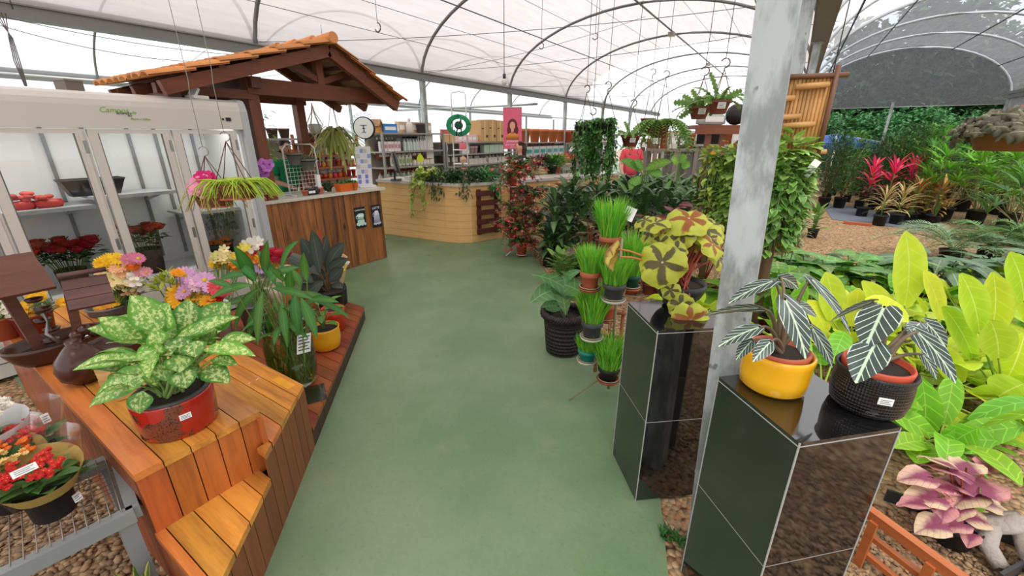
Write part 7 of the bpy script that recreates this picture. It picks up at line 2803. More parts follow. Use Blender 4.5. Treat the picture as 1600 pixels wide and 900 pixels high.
i = mb.add([(-.12, -.05, 0), (.12, -.05, 0), (.12, .05, 0), (-.12, .05, 0), (-.14, -.065, .10), (.14, -.065, .10), (.14, .065, .10), (-.14, .065, .10)])
for f in ((0, 3, 2, 1), (0, 1, 5, 4), (1, 2, 6, 5), (2, 3, 7, 6), (3, 0, 4, 7)):
 mb.face([i + q for q in f])
mb.build('trough', M('orange_planter', (222, 106, 40), .5), g)
MB().b3(-.13, .13, -.055, .055, .07, .085).build('soil', SOIL, g)
mb = MB()
for q in range(60):
 mb.leaf((rnd.uniform(-.12, .12), rnd.uniform(-.05, .05), .085), rnd.uniform(0, 6.3), rnd.uniform(.3, 1.3), .06, .022, OVATE, .5, 4, .3)
for q in range(40):
 z = .09 - q * .006
 mb.leaf((.06 + rnd.uniform(-.01, .01), -.07, z), rnd.uniform(0, 6.3), rnd.uniform(-.5, .5), .025, .016, OVATE, .3, 3, .3)
mb.build('foliage', leafmat('bead_green', (70, 134, 66), isl=.3), g)
# small pots and boxes under the white display
for q, (px_, py_, kd, col, w, h, lab) in enumerate(((449, 302, 'pot', (196, 120, 90), .08, .06, 'small clay dish at the left of the kiosk counter'), (456, 301, 'box', (40, 40, 44), .10, .07, 'black gadget on the kiosk counter under the white grid'),
            (466, 300, 'ball', (52, 50, 54), .09, .09, 'dark round ornament on the kiosk counter under the white grid'), (476, 300, 'pot', (226, 130, 110), .09, .08, 'coral pot on the kiosk counter under the white grid'),
            (484, 301, 'box', (240, 238, 234), .05, .22, 'narrow white upright sign box right of the white grid'))):
 C = onk(px_, py_, .0)
 good(kd, col, w, h, (KX - .06, C.y, KT + .001), lab)
# calendar rack at the right end
C = Vector((KX - .17, 3.79, KT))
t = thing('card_rack', 'tall leaning white rack of printed picture cards at the right end of the kiosk counter', 'card rack', C, PI / 2 - .3)
mb = MB()
mb.beam((0, .06, .0), (0, .0, .52), .20, .012)
mb.box((0, .05, .012), (.22, .2, .022))
mb.build('rack_board', WHITE_P, t)
for r_ in range(7):
 for c_ in range(4):
  mb = MB()
  z = .05 + r_ * .066
  y = .06 - .06 * z / .52 - .010
  x = -.072 + c_ * .048
  mb.box((x, y, z + .02), (.04, .004, .052), mat=Matrix.Rotation(.11, 3, 'X'))
  cm = ((226, 226, 232), (150, 160, 214), (206, 196, 200), (232, 228, 220))[(r_ * 2 + c_) % 4] if r_ > 1 else ((120, 134, 210), (226, 222, 236))[c_ % 2]
  mb.build('picture_card', M('card_%d_%d_%d' % cm, cm, .6), t)
# round dial on a stem
C = atd(569, 200, 6.9)
t = thing('dial_scale', 'round white-faced dial with a black rim and wire scrolls above the kiosk counter', 'dial', C, YAW)
mb = MB()
mb.tube([(0, -.02, 0), (0, .03, 0)], .165, 40)
mb.build('rim', BLACK, t)
mb = MB()
mb.tube([(0, -.024, 0), (0, -.021, 0)], .150, 40)
mb.build('dial_face', M('dial_white', (246, 250, 250), .4), t)
mb = MB()
mb.b3(-.006, .006, -.028, -.025, -.06, .04)
mb.b3(-.05, .05, -.028, -.025, .034, .044)
mb.b3(-.03, .03, -.028, -.025, -.064, -.055)
mb.b3(-.02, .02, -.028, -.025, -.01, 0)
mb.build('dial_marks', DGREY, t)
mb = MB()
for q in range(11):
 a = PI * (.05 + .9 * q / 10)
 pts = []
 for j in range(12):
  b = 2 * PI * j / 11 * 1.2
  rr_ = .036 * (1 - j / 16)
  pts.append((.20 * math.cos(a) + rr_ * math.cos(b), 0, .20 * math.sin(a) + rr_ * math.sin(b)))
 mb.tube(pts, .0025, 4)
mb.build('wire_scrolls', M('scroll_iron', (96, 92, 90), .5, .5), t)
mb = MB()
mb.tube([(0, .01, -.16), (0, .01, -C.z + .01)], .02, 10)
mb.tube([(0, .01, -C.z + .02), (0, .01, -C.z)], .16, 20)
mb.build('stem', M('dial_stem', (150, 140, 132), .5), t)
# trailing cactus hanging by the kiosk
C = atd(525, 215, 6.3)
t = thing('hanging_basket', 'trailing fishtail cactus hanging beside the kiosk rear post', 'hanging plant', C)
potmesh(.09, .06, .11, n=20).build('pot', M('dark_hanging_pot', (46, 44, 42), .6), t)
TRAIL = leafmat('pale_trailing_stem', (176, 186, 100), (198, 198, 120), isl=.25)
mb = MB()
for q in range(110):
 an = rnd.uniform(0, 6.28)
 r = rnd.uniform(.05, .13)
 mb.leaf((math.cos(an) * r, math.sin(an) * r, rnd.uniform(.02, .16)), an, rnd.uniform(-1.2, -.3), rnd.uniform(.2, .6), .032, [1, .8, 1, .8, 1, .8, 1, .8, .5], rnd.uniform(.3, .9), 9, .2)
mb.build('foliage', TRAIL, t)
mb = MB()
for q in range(3):
 an = q * 2.1
 mb.tube([(math.cos(an) * .085, math.sin(an) * .085, .11), (0, 0, .5)], .004, 4)
mb.tube([(0, 0, .5), (0, 0, 3.0 - C.z)], .003, 4)
mb.build('hanger_wires', M('hanger_brown', (96, 62, 44), .6), t)
# macrame hanger
C = aty(492, 196, 3.75)
t = thing('macrame_hanger', 'off-white macrame plant hanger hung from the kiosk beam', 'plant hanger', C)
mb = MB()
CORD = M('cotton_cord', (222, 212, 196), .9)
top = Vector((0, 0, 2.06 - C.z))
for q in range(6):
 an = q * 1.047
 mb.tube([top, Vector((math.cos(an) * .02, math.sin(an) * .02, top.z * .6)), Vector((math.cos(an) * .10, math.sin(an) * .10, .02)), Vector((math.cos(an + .5) * .07, math.sin(an + .5) * .07, -.10)), Vector((0, 0, -.2)), Vector((math.cos(an) * .03, math.sin(an) * .03, -.36))], .006, 5)
mb.build('cords', CORD, t)
mb = MB()
mb.lathe([(.001, -.11), (.06, -.1), (.085, .0), (.08, .02), (.07, .0)], n=18)
mb.build('pot', WHITE_P, t)
# leafy vine behind the front post
C = Vector((-5.3, 2.75, 1.72))
t = thing('hanging_basket', 'small leafy vine hanging behind the front kiosk post', 'hanging plant', C)
potmesh(.09, .06, .1, n=16).build('pot', BLACKP, t)
mb = MB()
for q in range(120):
 an, z = rnd.uniform(0, 6.28), rnd.uniform(-.35, .2)
 r = .1 + .08 * rnd.random()
 mb.leaf((math.cos(an) * r, math.sin(an) * r, z), an, rnd.uniform(-.8, .4), .07, .045, OVATE, .4, 4, .15)
mb.build('foliage', leafmat('vine_light', (146, 176, 74), isl=.25), t)
mb = MB()
mb.tube([(0, 0, .1), (0, 0, .42)], .004, 4)
mb.build('hanger_wires', WIRE, t)
# purple orchid at the kiosk post, with the lime tails of the basket in front
C = Vector((KX - .06, 2.42 + .03, KT))
C = Vector((KX + .0, 2.36, KT))
t = thing('orchid', 'lilac orchid spray against the front kiosk post', 'plant', (KX - .05, 2.34, KT + .001))
potmesh(.05, .04, .08, n=16).build('pot', TERRA, t)
mb, ms, mg = MB(), MB(), MB()
fv = (4.66 * .5417 + 2.34 * .8406)
for (x, y) in ((412, 256), (418, 262), (408, 265), (415, 270), (409, 274), (421, 257), (413, 264), (407, 259)):
 p = atd(x, y, fv - .12) - Vector((KX - .05, 2.34, KT))
 daisy(mb, p, (rnd.uniform(.2, 1), rnd.uniform(-.8, -.2), rnd.uniform(0, .5)), .055, 5, 0, 1, .15, .95, .2)
ms.tube([(0, 0, .06), (.02, -.01, .2), (.06, -.02, .33), (.12, -.04, .36)], .004, 5)
for q in range(4):
 mg.leaf((0, 0, .07), q * 1.6, .5, .16, .05, OVATE, .8, 6, .2)
mb.build('blossoms', [flow((206, 130, 214)), flow((150, 60, 160))], t)
ms.build('stem', STEMG, t)
mg.build('foliage', GLOSSG, t)
# ================================================================ THINGS ON THE YELLOW COUNTER
CT = .946
# screen seen from behind at the left end
C = at(606, 283, CT)
C.z = CT
t = thing('monitor', 'thin dark monitor seen edge-on at the left end of the yellow counter', 'monitor', (C.x, C.y + .22, CT), YAW + 1.78)
mb = MB()
mb.box((0, 0, .29), (.52, .022, .32), mat=Matrix.Rotation(-.18, 3, 'X'))
mb.build('screen', BLACK, t)
mb = MB()
mb.box((0, .03, .29), (.44, .03, .26), mat=Matrix.Rotation(-.18, 3, 'X'))
mb.build('back_shell', M('monitor_grey', (150, 150, 150), .5), t)
mb = MB()
mb.box((0, .05, .08), (.05, .03, .16))
mb.box((0, .03, .006), (.24, .18, .012))
mb.build('stand', BLACK, t)
for q, (px_, dx, kd, col, w, h, lab) in enumerate(((628, -.15, 'box', (214, 214, 214), .22, .05, 'stack of pale papers on the yellow counter'), (640, -.3, 'box', (120, 150, 140), .12, .14, 'grey-green carton at the back of the yellow counter'),
              (662, -.35, 'jar', (160, 96, 76), .10, .16, 'reddish jar at the back of the yellow counter'))):
 C = at(px_, 281, CT)
 good(kd, col, w, h, (C.x + .05, C.y + .2, CT), lab)
C = at(655, 280, CT)
g = thing('bud_vase', 'brown round vase with a single lime leaf on the yellow counter', 'vase', (C.x, C.y + .06, CT))
mb = MB()
mb.lathe([(.001, 0), (.06, 0), (.085, .04), (.07, .085), (.035, .12), (.03, .16), (.022, .16)], n=20)
mb.build('pot', M('brown_vase', (122, 58, 40), .35), g)
mb = MB()
heart2(mb, (0, 0, .3), (.02, -.02, .42), .12, .3, .2)
stalk(mb, (0, 0, .1), (0, 0, .3), .004, .003, 0)
mb.build('foliage', LIMEY, g)
# planter box with trailing vines along the counter corner
PB = [Vector((-4.9, 5.16, CT)), Vector((-4.44, 5.20, CT)), Vector((-4.22, 5.42, CT)), Vector((-4.12, 5.72, CT))]
VINEV = leafmat('variegated_vine', (150, 178, 72), (206, 208, 130), isl=.25)
VINED = leafmat('dark_fern', (62, 92, 50), isl=.3)
VINEG = leafmat('bright_fern', (70, 136, 70), isl=.3)
for q, (a, mat, lab, n, L, W) in enumerate((((-4.98, 5.2), VINEV, 'variegated vine trailing over the front of the yellow counter', 170, .10, .07), ((-4.62, 5.22), VINED, 'dark feathery plant in the long planter on the counter', 420, .10, .022),
          ((-4.34, 5.36), VINED, 'dark feathery plant at the counter corner', 420, .10, .022), ((-4.2, 5.68), VINEG, 'bright green ferny plant right of the counter corner', 380, .09, .03))):
 g = thing('planter', lab, 'plant', (a[0], a[1], CT + .001), 0)
 potmesh(.12, .09, .07, n=18).build('pot', M('planter_beige', (196, 176, 140), .7), g)
 soilmesh(.1, .055, 12).build('soil', SOIL, g)
 mb = MB()
 for j in range(n):
  an, r = rnd.uniform(0, 6.28), .26 * math.sqrt(rnd.random())
  z = .02 + rnd.uniform(0, .22) * (1 - r / .4)
  mb.leaf((math.cos(an) * r, math.sin(an) * r, z), an + rnd.uniform(-.9, .9), rnd.uniform(-.5, 1.2), L * rnd.uniform(.8, 1.4), W * 1.3, LANCE if W < .04 else OVATE, .7, 4, .2)
 ms = None
 if q == 0:
  ms = MB()
  for j in range(9):
   x0 = rnd.uniform(-.14, .14)
   Lh = (.5, .35, .3, .22, .2, .35, .25, .3, .6)[j]
   pts = [Vector((x0, -.05, .1)), Vector((x0 * 1.1, -.24, .08))]
   for s_ in range(1, 7):
    pts.append(Vector((x0 * 1.1 + .03 * math.sin(s_), -.29, .02 - Lh * s_ / 6)))
   ms.tube(pts, .003, 4, cap=False)
   for s_ in range(int(26 * Lh)):
    z = .04 - Lh * rnd.random()
    mb.leaf((x0 * 1.1 + rnd.uniform(-.04, .04), -.295, z), -PI / 2 + rnd.uniform(-1.2, 1.2), rnd.uniform(-1.2, .1), .09, .065, OVATE, .4, 5, .1)
 if q in (1, 2, 3):
  for j in range(60):
   z = .05 - .28 * rnd.random()
   nx_, ny_ = ((0, -1), (.5, -.85), (.94, -.34))[q - 1]
   mb.leaf((nx_ * .25 + rnd.uniform(-.13, .13), ny_ * .25 + rnd.uniform(-.05, .05), z), math.atan2(ny_, nx_) + rnd.uniform(-1, 1), rnd.uniform(-1.3, 0), L, W, LANCE, .4, 4, .1)
 mb.build('foliage', mat, g)
 if ms:
  ms.build('stems', STEMG, g)
# goods on the far stretch of the counter
for q, (px_, py_, lab, kind) in enumerate(((868, 272, 'dark mixed seedling pot on the far stretch of the yellow counter', 0), (874, 271, 'orange clay pot of light green seedlings on the far counter', 1), (846, 272, 'pale crate of purple foliage on the far counter', 2), (892, 266, 'pot of small orange blooms on the far counter', 3))):
 C = at(px_, py_, CT)
 g = thing('seedling_pot', lab, 'plant', (C.x - .12, C.y + .05, CT + .001))
 if kind == 2:
  mb = MB()
  mb.b3(-.2, .2, -.12, .12, 0, .012)
  for sx in (-1, 1):
   for zz in (.02, .07):
    mb.b3(-.2, .2, sx * .12 - .006, sx * .12 + .006, zz, zz + .035)
    mb.b3(sx * .2 - .006, sx * .2 + .006, -.12, .12, zz, zz + .035)
  mb.build('crate', M('crate_beige', (222, 196, 150), .6), g)
 else:
  potmesh(.12, .09, .13, n=18).build('pot', (BLACKP, TERRA, None, WHITE_P)[kind], g)
 mb = MB()
 for j in range(150):
  an, r = rnd.uniform(0, 6.28), .2 * math.sqrt(rnd.random())
  mb.leaf((math.cos(an) * r, math.sin(an) * r, .12 + rnd.uniform(0, .18)), an, rnd.uniform(-.1, 1.3), .12, .05, OVATE, .6, 4, .2)
 mb.build('foliage', (leafmat('seedling_dark', (60, 100, 52), isl=.3), leafmat('seedling_light', (120, 176, 70), isl=.3), leafmat('purple_seedling', (120, 60, 76), isl=.3), leafmat('orange_bloom', (206, 120, 84), isl=.3))[kind], g)
# ================================================================ DARK-LEAVED PLANTS BEHIND THE WHEATGRASS
def leafy(name, label, cat, loc, seed, n, L, W, mat, h0, h1, el, bend, prof=LANCE, spread=.05, pot=(.11, .085, .18), pmat=None, group=None, stem=True, fold=.2, nseg=6, wave=0, stalks=True, rings=None):
 """upright potted foliage plant; leaves leave the stem between h0 and h1"""
 g_ = random.Random(seed)
 t_ = thing(name, label, cat, loc, g_.uniform(0, 6.3), group)
 potmesh(*pot, n=16).build('pot', pmat or BLACKP, t_)
 soilmesh(pot[0] - .015, pot[2] - .025, 12).build('soil', SOIL, t_)
 mb_, ms_ = MB(), MB()
 for q in range(n):
  an_ = 2.4 * q + g_.uniform(-.4, .4)
  f_ = q / max(1, n - 1)
  z_ = h0 + (h1 - h0) * f_ + g_.uniform(-.02, .02)
  r_ = spread * g_.uniform(.2, 1)
  p = Vector((math.cos(an_) * r_, math.sin(an_) * r_, z_))
  e_ = el[0] + (el[1] - el[0]) * f_ + g_.uniform(-.2, .2)
  mb_.leaf(p, an_ + g_.uniform(-.3, .3), e_, L * g_.uniform(.75, 1.2), W * g_.uniform(.8, 1.15), prof, bend * g_.uniform(.7, 1.3), nseg, fold, 0, g_.uniform(-.3, .3), wave, 2.5, g_)
  if stalks:
   stalk(ms_, (p.x * .2, p.y * .2, pot[2] - .03), p, .006, .004, 0, n=2, k=5)
 clear_under(mb_, .004)
 mb_.build('foliage', mat, t_)
 if stem:
  if not ms_.v:
   ms_.tube([(0, 0, pot[2] - .03), (.01, 0, (h0 + h1) / 2), (0, 0, h1)], .012, 6)
  ms_.build('stems', STEMG, t_)
 return t_
DARKL = leafmat('dark_green_lance', (92, 128, 78), (72, 110, 66), rib=(116, 150, 100), isl=.35, rough=.3, trans=.12)
protoD = [leafy('dracaena', 'dark green lance-leaved plant in the dense block behind the wheatgrass', 'plant', (0, 0, -.014), 70 + q, 46, .36, .092, DARKL, .2, .84, (.3, 1.2), 1.25, spread=.06, group='dark lance-leaved plants in the middle bed') for q in range(3)]
spots = []
gR = random.Random(12)
y = 262
rows_ = [(250, 1010, 1150, 20), (256, 960, 1150, 20), (264, 905, 1150, 22), (274, 900, 1145, 24), (286, 880, 1140, 26), (300, 866, 1130, 29), (317, 862, 1125, 33)]
for (py_, xa, xb, st) in rows_:
 x = xa + gR.uniform(0, 8)
 while x < xb:
  p = at(x, py_ + gR.uniform(-2, 2), .80)
  (spots.append((p.x, p.y)) if p.x > -4.06 + (p.y - 5.42) * .403 + .55 else None)
  x += st * .72 * gR.uniform(.85, 1.2)
first = [True] * 3
for q, (x, y) in enumerate(spots):
 pr = protoD[q % 3]
 if first[q % 3]:
  pr.location = (x, y, -.014)
  first[q % 3] = False
 else:
  dup(pr, (x, y, -.014), gR.uniform(0, 6.3), scale=gR.uniform(.88, 1.08))
# darker potted plants at the path edge before them
DARKER = leafmat('deep_green_strap', (44, 74, 44), isl=.35, rough=.3, trans=.1)
for q, (px_, py_, sc, lab) in enumerate(((860, 415, 1.0, 'dark strap-leaved plant in a black pot at the gravel edge right of the flowering tower'), (885, 395, 1.0, 'dark strap-leaved plant in a black pot behind the one at the gravel edge'),
            (905, 425, .8, 'low dark plant beside the basket planter'))):
 p = at(px_, py_, -.014)
 t = leafy('strap_plant', lab, 'plant', p, 90 + q, 34, .30 * sc, .05, DARKER, .18, .42 * sc, (.2, 1.2), .9, pot=(.13, .10, .24) if q == 0 else (.1, .08, .16))
for q, (px_, py_, lab) in enumerate(((878, 442, 'light green bushy plant at the gravel edge behind the basket planter'), (898, 430, 'light green bushy plant between the basket planter and the wheatgrass'))):
 p = at(px_, py_, -.014)
 leafy('bushy_plant', lab, 'plant', p, 95 + q, 50, .11, .08, leafmat('mid_bushy', (110, 150, 70), isl=.3, rib=(150, 180, 110)), .12, .34, (-.1, 1.0), .5, OVATE, .14, (.09, .07, .12))
# begonias with brown and red leaves
BRNB = leafmat('bronze_begonia', (116, 92, 72), (88, 66, 52), rib=(150, 126, 100), isl=.35, veins=26, vcol=(150, 130, 104))
REDB = leafmat('crimson_begonia', (122, 44, 50), (84, 32, 38), rib=(168, 90, 90), isl=.35, rough=.35)
def round_plant(label, px_, py_, h, n, r, mat, seed, group=None, pot=(.1, .075, .13), name='begonia', pmat=None, spread=.16):
 g_ = random.Random(seed)
 p = at(px_, py_, -.014)
 t_ = thing(name, label, 'plant', p, g_.uniform(0, 6), group)
 potmesh(*pot, n=16).build('pot', pmat or BROWNP, t_)
 soilmesh(pot[0] - .015, pot[2] - .02, 12).build('soil', SOIL, t_)
 mb_, ms_ = MB(), MB()
 for q in range(n):
  an_, rr_ = 2.4 * q, spread * math.sqrt((q + .5) / n)
  c_ = Vector((math.cos(an_) * rr_, math.sin(an_) * rr_, h * (1 - .45 * (rr_ / spread) ** 2) + g_.uniform(-.05, .05)))
  mb_.heart(c_, an_, .3 - rr_ * 3 + g_.uniform(-.3, .3), r * 1.9 * g_.uniform(.8, 1.2), r * 1.5, .25, .6, 7, .15, 0, g_.uniform(-.5, .5), None, .05, g_)
  stalk(ms_, (0, 0, pot[2] - .03), c_, .005, .003, .02, n=3, k=5)
 clear_under(mb_, .004)
 mb_.build('foliage', mat, t_)
 ms_.build('stalks', STEMR, t_)
 return t_
for q, (x, y, h, m_, lab) in enumerate(((918, 462, .84, BRNB, 'bronze begonia with drooping leaves left of the wheatgrass tower'), (985, 458, .72, BRNB, 'bronze begonia patch behind the wheatgrass tower, left plant'), (1015, 458, .72, BRNB, 'bronze begonia patch behind the wheatgrass tower, right plant'),
          (1035, 462, .92, REDB, 'crimson-leaved begonia behind the yellow begonia, left plant'), (1065, 458, .95, REDB, 'crimson-leaved begonia behind the yellow begonia, middle plant'), (1095, 462, .90, REDB, 'crimson-leaved begonia behind the yellow begonia, right plant'),
          (1000, 430, .74, BRNB, 'bronze begonia beside the white sign card'), (952, 448, .74, BRNB, 'bronze begonia behind the topmost wheatgrass'))):
 round_plant(lab, x, y, h, 22, .075, m_, 110 + q)
# wood-striped cachepot
p = at(922, 425, 0) + Vector((.05, .12, -.014))
# white sign card on a stick
p = at(985, 400, -.014)
p = atd(984, 332, 3.95)
t = thing('sign_card', 'blank white card on a stick between the bronze begonias', 'sign', (p.x, p.y, -.014), tocam(p))
mb = MB()
mb.box((0, 0, p.z), (.10, .003, .13), mat=Matrix.Rotation(.35, 3, 'Y') @ Matrix.Rotation(-.35, 3, 'X'))
mb.build('card', TAGW, t)
MB().tube([(0, .006, 0), (0, .006, p.z - .03)], .004, 5).build('stick', STEMB, t)
# bamboo stand behind the far pedestal
p = at(1005, 560, -.014)
t = thing('bamboo_stand', 'small bamboo pole stand half hidden behind the far pedestal', 'stand', (-.78, 2.62, -.014), .3)
BAM = M('bamboo_brown', (146, 92, 52), .5, var=.15)
for q in range(5):
 MB().tube([(-.16 + q * .08, 0, 0), (-.16 + q * .08, 0, .52)], .012, 8).build('pole', BAM, t)
for z in (.12, .32, .5):
 MB().tube([(-.19, -.014, z), (.19, -.014, z)], .012, 8).build('rail', BAM, t)
# broad light leaves standing above the dark block
BANL = leafmat('fresh_broad_leaf', (120, 172, 72), (100, 152, 60), rib=(160, 196, 110), isl=.2, veins=40)
for q, (px_, py_, dist, lab) in enumerate(((1010, 262, 6.0, 'large-leaved light green plant rising above the dark block'), (1062, 248, 7.4, 'rounder light green plant far behind the dark block'))):
 p = atd(px_, py_, dist)
 C = Vector((p.x, p.y, -.014))
 fv = -C.x * _sy + C.y * _cy
 t = thing('broadleaf_plant', lab, 'plant', C)
 potmesh(.15, .12, .24, n=18).build('pot', BLACKP, t)
 soilmesh(.13, .21, 12).build('soil', SOIL, t)
 mb, ms = MB(), MB()
 hero = ((1002, 268, 968, 252, .13), (1008, 266, 1050, 254, .15), (1000, 275, 985, 300, .16), (1012, 268, 1035, 276, .13), (1005, 266, 990, 252, .12)) if q == 0 else ((1062, 254, 1074, 246, .2), (1060, 255, 1048, 250, .18), (1064, 258, 1078, 261, .16))
 for (a0, b0, a1, b1, w) in hero:
  A, B = atd(a0, b0, fv) - C, atd(a1, b1, fv - .1) - C
  leaf2(mb, A, B, w, BROAD, .6, 8, .12, 0, 0, .02, face=C)
  stalk(ms, (0, 0, .2), A, .012, .008, 0)
 mb.build('foliage', BANL, t)
 ms.build('stalks', STEMG, t)
# ================================================================ HANGING POTS AND VINES
def hang(t_, C_, h_, r_, top=None, hookz=.55, cord=True, n=3, mat=None):
 mb_ = MB()
 for q in range(n):
  an_ = q * 2 * PI / n + .3
  mb_.tube([(math.cos(an_) * r_, math.sin(an_) * r_, h_), (0, 0, hookz)], .0035, 5)
 pts = [Vector((0, 0, hookz))]
 for q in range(9):
  an_ = -PI / 2 + q * PI * 1.35 / 8
  pts.append(Vector((.04 * math.cos(an_), 0, hookz + .05 + .04 * math.sin(an_))))
 mb_.tube(pts, .006, 6)
 mb_.build('hook_hanger', mat or M('hanger_brown', (96, 62, 44), .6), t_)
 if cord:
  zt = roof_z(C_.x) - C_.z
  mb_ = MB()
  mb_.tube([(0, 0, hookz + .085), (0, 0, zt)], .003, 4)
  mb_.build('cord', WIRE, t_)
def roof_z(x):
 if x < AX0:
  x0, x1 = -14.2, AX0
 elif x < AX1:
  x0, x1 = AX0, AX1
 else:
  x0, x1 = AX1, BX1
 f_ = (x - x0) / (x1 - x0)
 c_ = max(-1, min(1, 1 - 2 * f_))
 return ZG + RISE * math.sqrt(max(0, 1 - c_ * c_)) + .01
IVY = leafmat('creeping_fig', (66, 116, 52), (84, 136, 60), isl=.35)
for q, (px_, ytop, ybot, dist, w, lab) in enumerate(((913, 214, 288, 5.6, .15, 'left of two long green hanging vines before the counter'), (945, 210, 282, 5.5, .16, 'right of two long green hanging vines before the counter'))):
 C = atd(px_, ytop, dist)
 zb = atd(px_, ybot, dist).z
 t = thing('hanging_vine', lab, 'hanging plant', C)
 potmesh(.13, .1, .14, n=18).build('pot', M('dark_hanging_pot', (46, 44, 42), .6), t)
 soilmesh(.11, .12, 12).build('soil', SOIL, t)
 mb, ms = MB(), MB()
 for j in range(40):
  an = rnd.uniform(0, 6.28)
  r = w * rnd.uniform(.55, 1.0)
  drop = (C.z - zb) * rnd.uniform(.55, 1.05)
  pts = [Vector((0, 0, .12)), Vector((math.cos(an) * r * .8, math.sin(an) * r * .8, .18)), Vector((math.cos(an) * r, math.sin(an) * r, .0)), Vector((math.cos(an) * r * 1.05, math.sin(an) * r * 1.05, -drop))]
  ms.tube(pts, .003, 4, cap=False)
  for k_ in range(int(16 + drop * 34)):
   s_ = rnd.random()
   z = .2 - s_ * (drop + .2)
   rr_ = r * (.8 + .3 * min(1, (.2 - z) * 3))
   mb.leaf((math.cos(an) * rr_ + rnd.uniform(-.03, .03), math.sin(an) * rr_ + rnd.uniform(-.03, .03), z), an + rnd.uniform(-1.3, 1.3), rnd.uniform(-1.1, .3), .055, .035, OVATE, .4, 3, .15)
 mb.build('foliage', IVY, t)
 ms.build('stems', STEMG, t)
 hang(t, C, .14, .12, hookz=.5)
FISH = leafmat('fishbone_leaf', (104, 140, 72), (140, 176, 90), isl=.25)
FISHP = [.6, 1, .5, 1, .5, 1, .5, 1, .5, 1, .5, 1, .4, .8, .1]
HPOT = M('hanging_pot_brown', (130, 66, 52), .55)
def fishbone(label, px_, py_, dist, leaves, hookpx, seed, lab2=True, pr=.11):
 C_ = atd(px_, py_, dist)
 t_ = thing('hanging_basket', label, 'hanging plant', C_)
 potmesh(pr, pr * .62, pr * 1.05, n=24).build('pot', HPOT, t_)
 soilmesh(pr - .015, pr * .95, 14).build('soil', SOIL, t_)
 mb_ = MB()
 for (tx, ty, w) in leaves:
  B = atd(tx, ty, dist + rnd.uniform(-.15, .1)) - C_
  A = Vector((B.x * .12, B.y * .12, pr * .95))
  leaf2(mb_, A, B, w, FISHP, .5, 14, .1, 0, rnd.uniform(-.3, .3), face=C_)
 for q in range(14):
  an_ = q * 2.4
  mb_.leaf((math.cos(an_) * .06, math.sin(an_) * .06, pr * .95), an_, rnd.uniform(.3, 1.1), rnd.uniform(.18, .3), .05, FISHP, rnd.uniform(1, 2.2), 14, .1, 0, rnd.uniform(-.5, .5))
 mb_.build('foliage', FISH, t_)
 a_ = tocam(C_)
 rr_ = pr * .92
 price_tag(t_, (math.cos(a_ - PI / 2 + .25) * rr_, math.sin(a_ - PI / 2 + .25) * rr_, pr * .62), .07, .055, a_ + .25, .3)
 hz_ = atd(hookpx[0], hookpx[1], dist).z - C_.z
 hang(t_, C_, pr * 1.05, pr * .95, hookz=hz_)
fishbone('left of two brown hanging pots of fishbone cactus near the front post', 1091, 186, 4.6, [(1052, 162, .08), (1066, 150, .07), (1062, 186, .08), (1080, 140, .06), (1110, 150, .07), (1100, 155, .06)], (1095, 120), 1)
fishbone('right of two brown hanging pots of fishbone cactus, with an upright stem', 1121, 178, 4.3, [(1108, 114, .07), (1160, 142, .07), (1135, 143, .07), (1100, 160, .07), (1150, 152, .05)], (1127, 108), 2)
fishbone('clay hanging pot with a white tag in front of the person in pink', 984, 229, 5.6, [(975, 190, .06), (1000, 196, .07), (965, 205, .05), (1008, 208, .05)], (984, 168), 3, pr=.125)
FERN = leafmat('drooping_fern', (104, 146, 66), (130, 170, 70), isl=.3)
C = atd(1030, 215, 6.2)
t = thing('hanging_basket', 'drooping fern in a brown hanging pot right of the clay pot', 'hanging plant', C)
potmesh(.13, .09, .17, n=20).build('pot', HPOT, t)
mb = MB()
for q in range(40):
 an = q * 2.4
 L = rnd.uniform(.4, .75)
 pts = []
 for j in range(9):
  s_ = j / 8
  pts.append(Vector((math.cos(an) * (.05 + L * .8 * s_), math.sin(an) * (.05 + L * .8 * s_), .2 + L * (.55 * s_ - 1.15 * s_ * s_))))
 mb.tube(pts, .004, 4, cap=False)
 for j in range(1, 9):
  for sd in (-1, 1):
   for o_ in (0, .5):
    mb.leaf(pts[j].lerp(pts[j - 1], o_), an + sd * 1.2, -.3, .10 * (1.1 - j / 12), .04, LANCE, .5, 3, .1)
mb.build('foliage', FERN, t)
hang(t, C, .17, .12, hookz=.75)
t = thing('flower_pot', 'tall plain brown pot hanging beside the drooping fern', 'pot', atd(1010, 212, 6.6))
potmesh(.11, .08, .24, n=20).build('pot', HPOT, t)
hang(t, t.location, .24, .1, hookz=.8)
# timber bench frame and bits behind
BRT = wood('redbrown_bench', (108, 58, 40), (144, 84, 56), 0, 1, .15, .55)
bcz = atd(1090, 196, 7.6)
t = thing('timber_bench', 'red-brown timber plant bench with diagonal braces behind the hanging pots', 'bench', (bcz.x, bcz.y, -.014), YAW - .1)
zb = bcz.z + .014
MB().b3(-.1, 1.6, -.25, .25, zb - .06, zb).build('top_board', BRT, t)
MB().b3(-.1, 1.6, -.28, -.24, zb - .14, zb - .02).build('apron', BRT, t)
for x in (.15, .38, 1.5):
 MB().b3(x - .04, x + .04, -.2, -.12, 0, zb - .06).build('leg', BRT, t)
MB().beam((.4, -.16, zb - .5), (.85, -.16, zb - .1), .06, .07).build('brace', BRT, t)
wh = t.matrix_world
for q, (px_, py_, kd, col, w, h, nm, lab) in enumerate(((1148, 193, 'ball', (40, 36, 34), .34, .3, 'clay_oven_pot', 'rounded dark pot lying on the timber bench'), (1110, 193, 'bag', (186, 194, 190), .5, .2, 'folded_sheet', 'folded pale sheet on the timber bench'))):
 p = atd(px_, py_, 7.6)
 good(kd, col, w, h, (p.x, p.y, bcz.z + .002), lab, name=nm, rz=YAW)
